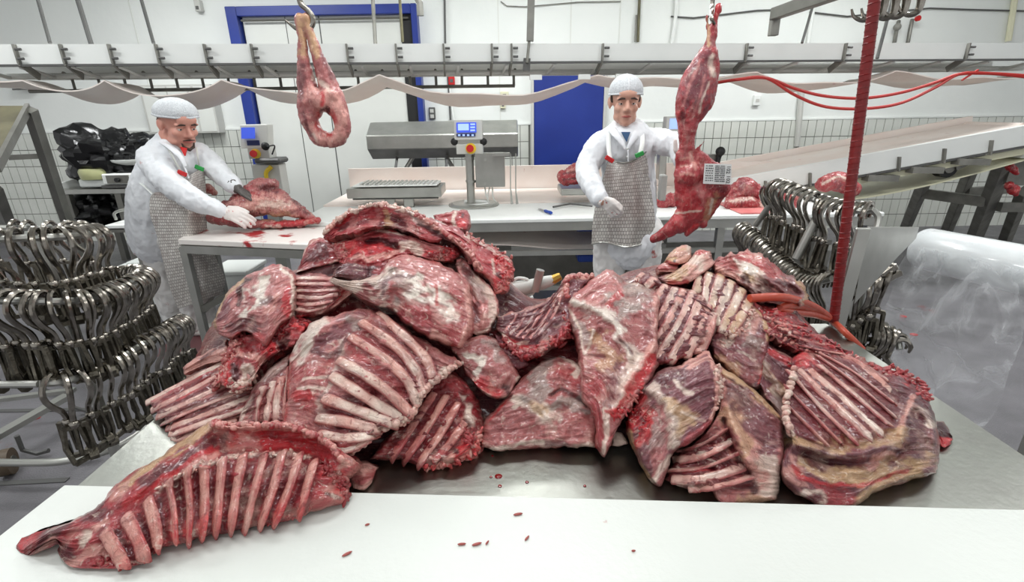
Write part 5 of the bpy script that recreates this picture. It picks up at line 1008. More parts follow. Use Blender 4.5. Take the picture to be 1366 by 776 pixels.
slab('rib_slab', 'large central rib slab with its ribs curving down to a pale cartilage edge', r4([(50, 250), (95, 180), (145, 118), (240, 95), (330, 65), (410, 82), (500, 130), (600, 195), (690, 250), (765, 288)]), r4([(765, 288), (705, 330), (640, 385), (600, 430), (572, 490)]), r4([(20, 560), (130, 600), (245, 690), (300, 670), (380, 605), (440, 560), (520, 535), (572, 490)]), r4([(50, 250), (42, 400), (20, 560)]), d=.085, th=.05, col='mem', n=(120, 110), bulge=.045, rag=3,
     ribs=[r4(p) for p in ([(425, 95), (530, 185), (610, 270), (640, 345)], [(360, 130), (480, 215), (565, 310), (600, 400)], [(315, 190), (430, 265), (530, 355), (578, 445)], [(265, 285), (370, 345), (475, 425), (550, 500)], [(235, 350), (335, 412), (440, 478), (530, 528)], [(205, 440), (320, 482), (420, 520), (490, 545)], [(175, 520), (280, 535), (380, 560), (440, 570)], [(180, 590), (290, 602), (395, 592)], [(240, 655), (310, 640), (365, 612)])],
     strokes=[('c', 'lean2', 50, .8, r4([(100, 300), (80, 480)])), ('c', 'lean', 20, .7, r4([(90, 430), (160, 470)])), ('c', 'lean', 22, .7, r4([(80, 330), (200, 310)])), ('c', 'fat', 4, .8, r4([(110, 360), (220, 340)])), ('c', 'red', 14, .8, r4([(90, 440), (150, 430)])), ('c', 'fat', 4, .8, r4([(90, 400), (190, 390)])), ('c', 'fat', 9, .8, r4([(270, 200), (250, 280), (210, 390), (170, 520)])), ('c', 'white', 22, .9, r4([(150, 130), (110, 190), (80, 240)])), ('c', 'purple', 22, .9, r4([(180, 220), (260, 160), (340, 100)])), ('c', 'dark', 7, .8, r4([(150, 240), (220, 265), (300, 190)])), ('b', .022, 18, r4([(120, 200), (180, 150), (300, 90)])), ('c', 'grey', 10, .8, r4([(300, 110), (330, 140)])), ('c', 'fat', 9, .95, r4([(755, 290), (690, 335), (640, 375), (600, 415), (572, 480), (520, 535), (440, 560), (380, 605)])), ('b', .012, 7, r4([(755, 290), (690, 335), (640, 375), (600, 415), (572, 480), (520, 535), (440, 560)])),
              ('c', 'lean', 9, .7, r4([(330, 160), (470, 250), (560, 350)])), ('c', 'lean', 9, .8, r4([(300, 240), (420, 310), (540, 420)])), ('c', 'blood', 16, .85, r4([(400, 310), (450, 350)])), ('c', 'lean', 10, .8, r4([(250, 330), (380, 400), (520, 500)])), ('c', 'purple', 10, .7, r4([(230, 420), (380, 470)])), ('c', 'lean', 9, .7, r4([(200, 490), (400, 530)])), ('c', 'red', 4, .8, r4([(45, 260), (42, 420), (25, 560)])), ('c', 'red', 6, .8, r4([(380, 225), (400, 280)])), ('c', 'purple', 10, .7, r4([(190, 560), (320, 570)])), ('c', 'lean', 16, .8, r4([(180, 620), (260, 660), (330, 650)]))], rib_r=.0115, rib_col=('bone', 'fat'), knobs=[('cartilage_edge', r4([(760, 289), (690, 336), (640, 376), (600, 415), (572, 480), (520, 535), (440, 560), (380, 605), (300, 665)]), 90, .0075, 'pink', 'fat')])
# --- right of the centre
slab('breast_slab', 'flat mauve slab with a yellowish fat star in the lower middle of the heap', r5([(180, 500), (220, 440), (340, 362), (480, 405)]), r5([(480, 405), (520, 500), (515, 600), (500, 705)]), r5([(62, 705), (130, 722), (300, 712), (500, 705)]), r5([(180, 500), (90, 590), (70, 640), (62, 705)]), d=.03, th=.035, col='lean2', n=(90, 70), bulge=.03,
     strokes=[('c', 'fat', 24, .9, r5([(230, 520), (290, 540), (310, 600)])), ('c', 'ochre', 12, .7, r5([(270, 530), (300, 570)])), ('c', 'fat', 4, .9, r5([(300, 570), (350, 640)])), ('c', 'fat', 4, .9, r5([(310, 545), (360, 600)])), ('c', 'fat', 5, .9, r5([(190, 560), (240, 530)])), ('c', 'grey', 20, .85, r5([(290, 440), (250, 490), (330, 390)])), ('c', 'grey', 20, .9, r5([(350, 560), (410, 520), (450, 550)])), ('c', 'lean', 20, .8, r5([(400, 420), (460, 480), (500, 520)])), ('c', 'fat', 8, .9, r5([(380, 360), (430, 400), (420, 430)])), ('c', 'fat', 6, .95, r5([(110, 715), (260, 690), (330, 700), (490, 700)])), ('c', 'purple', 9, .8, r5([(320, 700), (400, 700)])), ('c', 'red', 3, .8, r5([(66, 700), (75, 640), (160, 530)])), ('c', 'purple', 12, .7, r5([(440, 480), (480, 540)])), ('b', .01, 8, r5([(180, 500), (260, 530), (330, 600)])), ('c', 'lean2', 30, .7, r5([(150, 640), (400, 650)])), ('c', 'maroon', 4, .7, r5([(330, 500), (380, 490), (470, 545)])), ('b', -.014, 5, r5([(330, 510), (380, 490), (470, 545)]))])
slab('small_rack', 'small dark rack with a red sawn spine in the middle of the heap', r5([(115, 205), (250, 170), (330, 132), (390, 50), (440, 44), (492, 50)]), r5([(492, 50), (420, 150), (405, 280)]), r5([(140, 290), (190, 352), (250, 372), (350, 322), (405, 280)]), r5([(115, 205), (125, 250), (140, 290)]), d=.07, th=.05, col='purple', n=(70, 56), bulge=-.02, rag=3,
     ribs=[r5(p) for p in ([(345, 150), (310, 215), (255, 285)], [(310, 165), (275, 220), (225, 285)], [(275, 180), (245, 230), (200, 280)], [(235, 190), (212, 235), (175, 272)], [(195, 200), (180, 232), (155, 262)], [(370, 120), (345, 190), (290, 270)])],
     strokes=[('c', 'red', 14, .9, r5([(150, 295), (200, 345), (255, 350), (340, 300), (390, 260)])), ('b', .02, 10, r5([(150, 295), (200, 345), (255, 350), (340, 300), (390, 260)])), ('c', 'maroon', 6, .95, r5([(340, 240), (350, 235)])), ('c', 'maroon', 5, .95, r5([(278, 310), (290, 320)])), ('c', 'maroon', 5, .95, r5([(318, 290), (330, 285)])), ('c', 'fat', 4, .8, r5([(140, 270), (190, 320), (240, 310)])), ('c', 'bone', 5, .9, r5([(340, 150), (380, 110), (400, 55), (490, 55)])), ('c', 'bone', 3, .8, r5([(120, 205), (250, 175), (330, 135)]))], rib_r=.005, rib_col=('mem', 'grey'), knobs=[('torn_edge', r5([(150, 300), (195, 345), (255, 352), (340, 305), (395, 265), (400, 200)]), 80, .0105, 'red', 'blood'), ('sawn_vertebrae', r5([(390, 130), (400, 60), (490, 52)]), 30, .008, 'lean', 'pink')])
slab('flank_shoulder', 'tall folded shoulder with a pale fat band running down its right side', r5([(395, 150), (430, 110), (550, 25), (615, 72), (690, 78), (755, 128)]), r5([(755, 128), (742, 220), (742, 330), (728, 425), (660, 525), (600, 610), (565, 690)]), r5([(450, 520), (500, 600), (505, 700), (535, 745), (565, 690)]), r5([(395, 150), (405, 240), (440, 370), (450, 520)]), d=.085, th=.06, col='lean2', n=(90, 110), bulge=.04,
     strokes=[('c', 'mem', 30, .8, r5([(480, 120), (560, 60)])), ('c', 'grey', 34, .9, r5([(620, 110), (680, 130), (600, 170)])), ('c', 'white', 11, .9, r5([(410, 150), (480, 170), (550, 210), (600, 270), (640, 360)])), ('b', .018, 10, r5([(410, 150), (480, 170), (550, 210), (600, 270), (640, 360)])), ('c', 'pink', 9, .9, r5([(735, 150), (735, 300), (690, 370), (620, 470), (570, 570)])), ('b', .016, 12, r5([(735, 150), (735, 300), (690, 370), (620, 470), (570, 570)])), ('c', 'bright', 14, .85, r5([(715, 380), (660, 470), (600, 560)])), ('c', 'fat', 14, .8, r5([(660, 350), (620, 450), (590, 520)])), ('c', 'lean2', 30, .7, r5([(670, 220), (680, 290)])), ('c', 'ochre', 30, .55, r5([(530, 310), (560, 380)])), ('c', 'grey', 20, .7, r5([(450, 220), (470, 290)])), ('c', 'fat', 3, .9, r5([(400, 180), (440, 250), (460, 350), (500, 260)])), ('c', 'purple', 18, .8, r5([(600, 420), (560, 520)])), ('c', 'lean', 20, .8, r5([(500, 450), (520, 600), (530, 700)])), ('c', 'fat', 8, .8, r5([(550, 560), (545, 640), (530, 730)])), ('c', 'dark', 4, .8, r5([(600, 290), (640, 350)])), ('c', 'red', 9, .8, r5([(555, 170), (590, 120)])), ('c', 'red', 12, .85, r5([(570, 580), (640, 540)])), ('b', -.012, 8, r5([(520, 260), (480, 330)])), ('c', 'fat', 4, .8, r5([(750, 140), (738, 90), (620, 75)]))], knobs=[('torn_edge', r5([(575, 600), (620, 550), (680, 480)]), 40, .009, 'bright', 'red')])
# --- right rib slabs
slab('rib_slab', 'upper right rib slab with dark meat between pale ribs and a muscle below', r6([(395, 250), (440, 188), (490, 168), (585, 190), (660, 250)]), r6([(660, 250), (725, 335), (800, 430), (800, 560), (765, 770)]), r6([(510, 600), (600, 690), (680, 760), (765, 770)]), r6([(395, 250), (470, 400), (510, 600)]), d=.03, th=.05, col='purple', n=(84, 90), bulge=.04,
     ribs=[r6(p) for p in ([(445, 195), (425, 280), (430, 330)], [(492, 180), (480, 260), (478, 330)], [(548, 190), (520, 280), (500, 360)], [(600, 225), (560, 330), (530, 430)], [(655, 265), (600, 380), (560, 470)], [(695, 320), (650, 400), (605, 470)])],
     strokes=[('c', 'dark', 14, .9, r6([(470, 190), (455, 300)])), ('c', 'dark', 16, .9, r6([(520, 190), (500, 300)])), ('c', 'dark', 16, .9, r6([(575, 220), (535, 390)])), ('c', 'dark', 16, .9, r6([(640, 270), (580, 420)])), ('c', 'dark', 12, .8, r6([(670, 310), (620, 430)])), ('c', 'pink', 20, .8, r6([(680, 380), (700, 430), (640, 450)])), ('c', 'fat', 10, .9, r6([(560, 530), (640, 470), (700, 420)])), ('c', 'lean2', 46, .8, r6([(640, 560), (720, 600)])), ('c', 'purple', 30, .7, r6([(620, 570), (700, 580)])), ('c', 'ochre', 6, .9, r6([(722, 350), (790, 440), (795, 520)])), ('b', .01, 7, r6([(722, 350), (790, 440), (795, 520)])), ('c', 'fat', 3, .8, r6([(640, 570), (720, 620)])), ('c', 'grey', 14, .7, r6([(690, 500), (740, 540)])), ('c', 'ochre', 12, .6, r6([(540, 620), (640, 680)])), ('c', 'red', 4, .8, r6([(780, 600), (750, 740)]))], rib_r=.0125, rib_flat=.26, rib_b=.004, rib_col=('ochre', 'fat'), knobs=[('torn_edge', r6([(555, 535), (620, 480), (690, 430), (715, 350)]), 46, .009, 'pink', 'fat')])
slab('rib_slab', 'striped rib slab just right of the tall folded shoulder', r6([(100, 212), (150, 170), (215, 200), (260, 228), (385, 255), (470, 308)]), r6([(470, 308), (516, 372), (535, 440), (500, 520), (470, 580)]), r6([(205, 655), (290, 640), (370, 612), (470, 580)]), r6([(100, 212), (200, 300), (215, 400), (205, 655)]), d=.06, th=.05, col='purple', n=(84, 90), bulge=.05,
     ribs=[r6(p) for p in ([(150, 178), (130, 200), (118, 215)], [(205, 200), (180, 225), (165, 240)], [(262, 240), (228, 300), (215, 345)], [(312, 262), (262, 360), (220, 430)], [(352, 272), (295, 400), (222, 520)], [(400, 285), (330, 450), (228, 600)], [(442, 312), (380, 470), (290, 625)], [(480, 345), (430, 490), (370, 600)], [(508, 390), (480, 500), (440, 575)])],
     strokes=[('c', 'dark', 12, .9, r6([(335, 270), (245, 480)])), ('c', 'dark', 13, .9, r6([(378, 280), (225, 560)])), ('c', 'dark', 13, .9, r6([(425, 300), (255, 620)])), ('c', 'dark', 13, .9, r6([(462, 330), (340, 600)])), ('c', 'dark', 11, .9, r6([(498, 370), (420, 580)])), ('c', 'lean', 8, .8, r6([(230, 640), (360, 600)])), ('c', 'fat', 14, .9, r6([(520, 440), (500, 520), (515, 560)])), ('c', 'red', 6, .8, r6([(490, 490), (440, 560)])), ('c', 'fat', 3, .9, r6([(385, 257), (470, 310), (515, 372)])), ('c', 'dark', 9, .9, r6([(180, 190), (150, 225)])), ('c', 'dark', 9, .9, r6([(240, 220), (200, 280)]))], rib_r=.011, rib_flat=.26, rib_b=.004, rib_col=('fat', 'pink'))
for nm, lab, a, b, c_, d_, kw in (
    ('knuckle_bone', 'yellowish pink knuckle bone at the back of the heap, left of the shaggy bone cut', r6([(262, 100), (300, 55), (350, 25), (392, 28)]), [], r6([(275, 125), (320, 132), (370, 120), (392, 90)]), [], dict(d=.02, th=.06, col='ochre', bulge=.04, strokes=[('c', 'pink', 30, .8, r6([(340, 60), (380, 90)])), ('c', 'red', 4, .9, r6([(270, 110), (330, 125)])), ('c', 'maroon', 4, 1, r6([(308, 104)])), ('c', 'fat', 10, .8, r6([(380, 40)]))])),
    ('meat_scrap_piece', 'small pink scrap under the yellowish knuckle bone', r6([(220, 140), (260, 118), (330, 130)]), [], r6([(225, 160), (270, 168), (335, 165)]), [], dict(d=.015, th=.04, col='pink', bulge=.02, strokes=[('c', 'lean', 8, .8, r6([(240, 150), (320, 150)]))])),
    ('shin_piece', 'pale shin with a purple band leaning behind the two right rib slabs', r6([(215, 200), (300, 165), (390, 100), (430, 50), (490, 55)]), [], r6([(240, 215), (300, 235), (380, 225), (460, 170), (520, 120)]), [], dict(d=.035, th=.06, col='pink', bulge=.04, strokes=[('c', 'purple', 14, .9, r6([(220, 200), (330, 165)])), ('c', 'ochre', 12, .8, r6([(300, 215), (380, 160)])), ('c', 'fat', 16, .8, r6([(420, 110), (470, 90)])), ('c', 'red', 8, .9, r6([(440, 65), (480, 65)])), ('c', 'red', 9, .8, r6([(290, 235), (370, 228)]))])),
    ('bone_cut', 'shaggy pink bone cut with torn fat at the back right of the heap', r6([(500, 130), (560, 85), (640, 60), (720, 55), (800, 95), (850, 160), (940, 200), (1000, 260)]), r6([(1000, 260), (990, 330), (890, 345)]), r6([(520, 190), (600, 200), (680, 260), (720, 300), (800, 330), (890, 345)]), r6([(500, 130), (500, 165), (520, 190)]), dict(d=.005, th=.10, col='pink', bulge=.06, rag=5, rough=.02, n=(90, 60), strokes=[('c', 'lean', 20, .8, r6([(560, 110), (620, 120)])), ('c', 'fat', 22, .9, r6([(690, 150), (760, 200), (780, 240)])), ('c', 'ochre', 10, .9, r6([(680, 180), (700, 200)])), ('c', 'maroon', 8, .9, r6([(672, 190), (690, 215)])), ('c', 'red', 14, .8, r6([(740, 110), (840, 190), (830, 240)])), ('c', 'red', 9, .8, r6([(650, 90), (700, 90)])), ('c', 'dark', 18, .8, r6([(680, 260), (720, 270), (820, 260)])), ('c', 'purple', 34, .8, r6([(890, 230), (950, 270), (880, 310)])), ('c', 'ochre', 8, .9, r6([(960, 215), (995, 270), (985, 320)])), ('c', 'dark', 9, .8, r6([(860, 210), (930, 250)])), ('c', 'lean', 16, .8, r6([(790, 110), (830, 150)])), ('c', 'white', 14, .8, r6([(660, 140), (720, 150)]))])),
    ('red_scraps', 'dark red torn scraps under the orange hose at the right of the heap', r6([(720, 330), (800, 345), (880, 370), (990, 430)]), [], r6([(740, 400), (800, 480), (900, 520), (1000, 450)]), [], dict(d=.0, th=.05, col='blood', bulge=.03, rag=6, rough=.018, strokes=[('c', 'bright', 12, .7, r6([(750, 380), (860, 400)])), ('c', 'lean', 12, .8, r6([(860, 440), (960, 440)])), ('c', 'pink', 5, .7, r6([(830, 350), (840, 390)]))]))):
    kw.setdefault('n', (50, 36)); slab(nm, lab, a, b, c_, d_, **kw, knobs=[('torn_edge', r6([(515, 430), (505, 500), (515, 560)]), 26, .009, 'fat', 'white')])
slab('folded_flank', 'brownish folded flank lying between the two right hand slabs', r8([(60, 150), (100, 180), (160, 210), (165, 260)]), [], r8([(30, 300), (80, 380), (125, 430)]), [], d=.03, th=.05, col='purple', n=(50, 56), strokes=[('c', 'ochre', 16, .7, r8([(60, 250), (110, 330)])), ('c', 'dark', 16, .8, r8([(80, 160), (150, 220)])), ('c', 'red', 6, .8, r8([(70, 180), (140, 230)])), ('b', .018, 12, r8([(50, 210), (120, 330)])), ('c', 'grey', 12, .7, r8([(50, 230), (100, 330), (120, 400)]))])
slab('rib_slab', 'front right rib slab with a purple band and a rolled flap, next to the board', r7([(455, 200), (430, 118), (500, 150), (560, 190), (640, 260), (722, 340)]), r7([(722, 340), (730, 450), (722, 560), (700, 700)]), r7([(220, 622), (300, 655), (400, 655), (470, 722), (560, 725), (640, 712), (700, 700)]), r7([(455, 200), (460, 350), (330, 460), (240, 560), (220, 622)]), d=.05, th=.05, col='mem', n=(90, 100), bulge=.045, rag=2,
     ribs=[r7(p) for p in ([(290, 490), (380, 460), (470, 405)], [(262, 530), (370, 510), (490, 450)], [(250, 572), (380, 560), (520, 505)], [(262, 612), (400, 605), (540, 560)], [(330, 645), (440, 640), (570, 605)])],
     strokes=[('c', 'dark', 14, .9, r7([(270, 545), (500, 470)])), ('c', 'dark', 13, .9, r7([(260, 590), (520, 530)])), ('c', 'dark', 12, .9, r7([(300, 500), (460, 430)])), ('c', 'dark', 10, .8, r7([(440, 630), (570, 620)])), ('c', 'pink', 34, .85, r7([(490, 290), (530, 420), (590, 540), (640, 640)])), ('c', 'ochre', 26, .6, r7([(500, 330), (560, 480)])), ('b', .035, 18, r7([(490, 290), (520, 400), (580, 540)])), ('c', 'maroon', 5, .9, r7([(470, 350), (500, 460), (570, 580)])), ('b', -.015, 8, r7([(470, 360), (505, 470), (575, 585)])), ('c', 'dark', 30, .85, r7([(520, 230), (600, 340), (680, 460)])), ('c', 'purple', 30, .8, r7([(600, 300), (700, 440), (710, 520)])), ('c', 'ochre', 9, .9, r7([(470, 150), (560, 200), (640, 270), (715, 345)])), ('b', .012, 8, r7([(470, 150), (560, 200), (640, 270), (715, 345)])), ('c', 'fat', 26, .8, r7([(640, 600), (680, 560)])), ('c', 'ochre', 26, .6, r7([(560, 690), (660, 680)])), ('c', 'maroon', 12, .9, r7([(575, 615), (590, 640)])), ('c', 'fat', 10, .8, r7([(250, 625), (380, 650), (440, 690)])), ('c', 'lean', 8, .7, r7([(400, 640), (460, 710)])), ('b', .01, 8, r7([(410, 620), (440, 680), (475, 720)])), ('c', 'red', 3, .8, r7([(260, 580), (400, 570), (450, 590)]))], rib_r=.0105, rib_col=('fat', 'pink'))
slab('flank_muscle', 'smooth purple flank muscle with a pale tendon in front of the striped rib slab', r7([(118, 215), (200, 140), (280, 120), (395, 58), (432, 118)]), r7([(432, 118), (470, 172), (455, 260), (428, 355)]), r7([(170, 628), (205, 632), (255, 500), (300, 472), (370, 420), (428, 355)]), r7([(118, 215), (55, 350), (85, 480), (130, 570), (170, 628)]), d=.085, th=.05, col='purple', n=(86, 90), bulge=.04,
     strokes=[('c', 'mem', 24, .7, r7([(180, 350), (200, 520), (190, 600)])), ('c', 'grey', 26, .6, r7([(120, 300), (160, 420)])), ('c', 'fat', 16, .8, r7([(140, 220), (200, 250), (240, 330), (255, 450)])), ('b', .016, 14, r7([(140, 220), (200, 250), (245, 330), (255, 460)])), ('c', 'ochre', 20, .7, r7([(260, 300), (310, 340), (280, 390)])), ('c', 'fat', 5, .9, r7([(260, 190), (300, 230), (330, 240)])), ('c', 'pink', 9, .9, r7([(300, 120), (390, 70), (430, 125)])), ('c', 'pink', 8, .9, r7([(445, 150), (440, 270), (420, 350)])), ('b', .012, 8, r7([(445, 150), (440, 270), (420, 350)])), ('c', 'red', 16, .9, r7([(60, 360), (110, 290), (135, 370), (100, 450)])), ('c', 'blood', 10, .9, r7([(90, 330), (140, 300)])), ('c', 'ochre', 5, .9, r7([(60, 400), (100, 530), (160, 625)])), ('c', 'fat', 8, .9, r7([(160, 625), (240, 520)])), ('c', 'lean', 12, .7, r7([(300, 470), (420, 370)])), ('c', 'dark', 20, .6, r7([(180, 180), (280, 170)])), ('c', 'fat', 3, .7, r7([(290, 320), (390, 360)]))], knobs=[('torn_edge', r7([(440, 130), (455, 200), (440, 300)]), 36, .008, 'pink', 'fat'), ('torn_edge', r7([(65, 370), (100, 310), (130, 350), (105, 430)]), 40, .006, 'blood', 'red')])
slab('fat_scrap', 'white fat scrap on the steel under the red end of the folded shoulder', r7([(-10, 400), (30, 410), (55, 450)]), [], r7([(-12, 465), (20, 468), (55, 455)]), [], d=.02, th=.02, col='fat', n=(24, 18), bulge=.01)
slab('jagged_rib_tops', 'red jagged rib ends along the rear edge of the big right rack', r8([(15, 20), (90, 50), (200, 95), (320, 160), (440, 235)]), [], r8([(40, 110), (110, 150), (180, 190), (290, 230), (420, 280)]), [], d=.04, th=.04, col='lean', n=(90, 30), rag=7, bulge=.02, rough=.016,
     ribs=[r8(p) for p in ([(60, 60), (120, 85), (200, 100)], [(110, 100), (180, 120), (260, 130)], [(150, 125), (220, 150), (310, 165)], [(180, 160), (260, 180), (350, 195)], [(210, 185), (300, 205), (400, 225)])], strokes=[('c', 'blood', 14, .8, r8([(40, 50), (130, 110), (250, 180)])), ('c', 'dark', 8, .8, r8([(100, 130), (200, 170)]))], rib_r=.006, rib_col=('lean', 'bone'), knobs=[('torn_edge', r8([(30, 40), (110, 80), (210, 120), (320, 180), (430, 250)]), 90, .008, 'lean', 'red'), ('torn_edge', r8([(60, 110), (180, 170), (280, 220)]), 50, .008, 'bone', 'lean')])
slab('big_rack', 'big rib rack at the right front of the heap with a folded brown flank', r8([(150, 255), (162, 200), (230, 180), (330, 200), (430, 232), (520, 252), (600, 300), (640, 365)]), r8([(640, 365), (668, 440), (680, 540), (668, 620)]), r8([(112, 560), (118, 650), (200, 715), (285, 745), (380, 738), (450, 685), (560, 650), (668, 620)]), r8([(150, 255), (128, 350), (128, 430), (155, 490), (112, 560)]), d=.065, th=.075, col='purple', n=(120, 110), bulge=.045, rag=2,
     ribs=[r8(p) for p in ([(140, 385), (200, 445), (265, 508)], [(142, 325), (225, 410), (318, 505)], [(152, 268), (260, 390), (368, 498)], [(185, 262), (300, 370), (418, 480)], [(225, 262), (340, 360), (458, 468)], [(262, 245), (370, 335), (488, 438)], [(258, 212), (380, 300), (500, 402)], [(240, 185), (370, 258), (500, 358)], [(270, 180), (390, 230), (490, 315)], [(330, 200), (420, 240), (480, 280)])],
     strokes=[('c', 'bright', 16, .85, r8([(170, 200), (220, 215), (260, 250)])), ('b', .02, 14, r8([(175, 205), (220, 220), (255, 245)])), ('c', 'dark', 8, .9, r8([(150, 300), (340, 500)])), ('c', 'red', 5, .8, r8([(180, 265), (400, 480)])), ('c', 'dark', 8, .9, r8([(210, 250), (440, 470)])), ('c', 'dark', 8, .9, r8([(250, 250), (470, 450)])), ('c', 'dark', 7, .9, r8([(280, 230), (500, 420)])), ('c', 'dark', 7, .9, r8([(250, 195), (490, 380)])), ('c', 'red', 8, .9, r8([(450, 250), (540, 270), (600, 310)])), ('c', 'dark', 20, .8, r8([(540, 330), (600, 320), (640, 400)])), ('c', 'pink', 9, .9, r8([(585, 350), (560, 400), (540, 470)])), ('b', .02, 12, r8([(590, 350), (565, 400), (545, 470)])), ('c', 'fat', 9, .9, r8([(610, 395), (650, 440)])), ('b', .02, 10, r8([(600, 380), (650, 440), (660, 500)])), ('c', 'dark', 30, .85, r8([(600, 440), (600, 540), (560, 600)])), ('c', 'ochre', 18, .8, r8([(170, 500), (260, 540), (400, 510), (540, 480)])), ('c', 'dark', 12, .9, r8([(200, 550), (330, 580), (480, 570), (560, 530)])), ('b', -.02, 10, r8([(200, 550), (330, 585), (480, 575), (560, 530)])), ('c', 'ochre', 16, .8, r8([(190, 600), (330, 620), (480, 610)])), ('c', 'pink', 12, .8, r8([(420, 590), (520, 560)])), ('b', .02, 12, r8([(180, 520), (300, 550), (420, 540), (540, 500)])), ('c', 'dark', 20, .8, r8([(180, 560), (240, 590)])), ('c', 'ochre', 26, .8, r8([(620, 580), (560, 640), (440, 670), (380, 710)])), ('c', 'pink', 18, .7, r8([(140, 600), (180, 660)])), ('c', 'lean', 20, .7, r8([(260, 680), (330, 700), (300, 730)])), ('c', 'fat', 6, .9, r8([(190, 690), (250, 690), (255, 715)])), ('c', 'maroon', 8, .9, r8([(220, 705), (240, 705)])), ('c', 'red', 5, .8, r8([(150, 590), (220, 650), (420, 650), (560, 610)])), ('c', 'fat', 4, .9, r8([(160, 250), (135, 350), (132, 430), (160, 480)])), ('b', .015, 7, r8([(160, 250), (135, 350), (132, 430), (160, 480)]))], rib_r=.0118, rib_col=('fat', 'bone'), knobs=[('sawn_vertebrae', r8([(160, 250), (135, 350), (132, 430), (155, 485)]), 40, .0075, 'fat', 'pink'), ('torn_edge', r8([(440, 240), (530, 260), (600, 305), (640, 365)]), 60, .009, 'red', 'lean')])
slab('dark_scrap', 'small black and red scrap on the steel right of the big rack', [(1247, 562), (1258, 563), (1272, 582)], [], [(1248, 580), (1258, 598), (1268, 592)], [], d=.01, th=.02, col='maroon', n=(22, 20), bulge=.01, strokes=[('c', 'bright', 8, .9, [(1255, 590), (1266, 588)])], rag=3)
slab('meat_scrap_piece', 'pink scrap on the steel beside the hairy end of the front rack', [(462, 625), (485, 615), (505, 622)], [], [(470, 652), (486, 655), (496, 645)], [], d=.02, th=.03, col='pink', n=(26, 24), strokes=[('c', 'lean', 10, .8, [(475, 640), (495, 630)])])
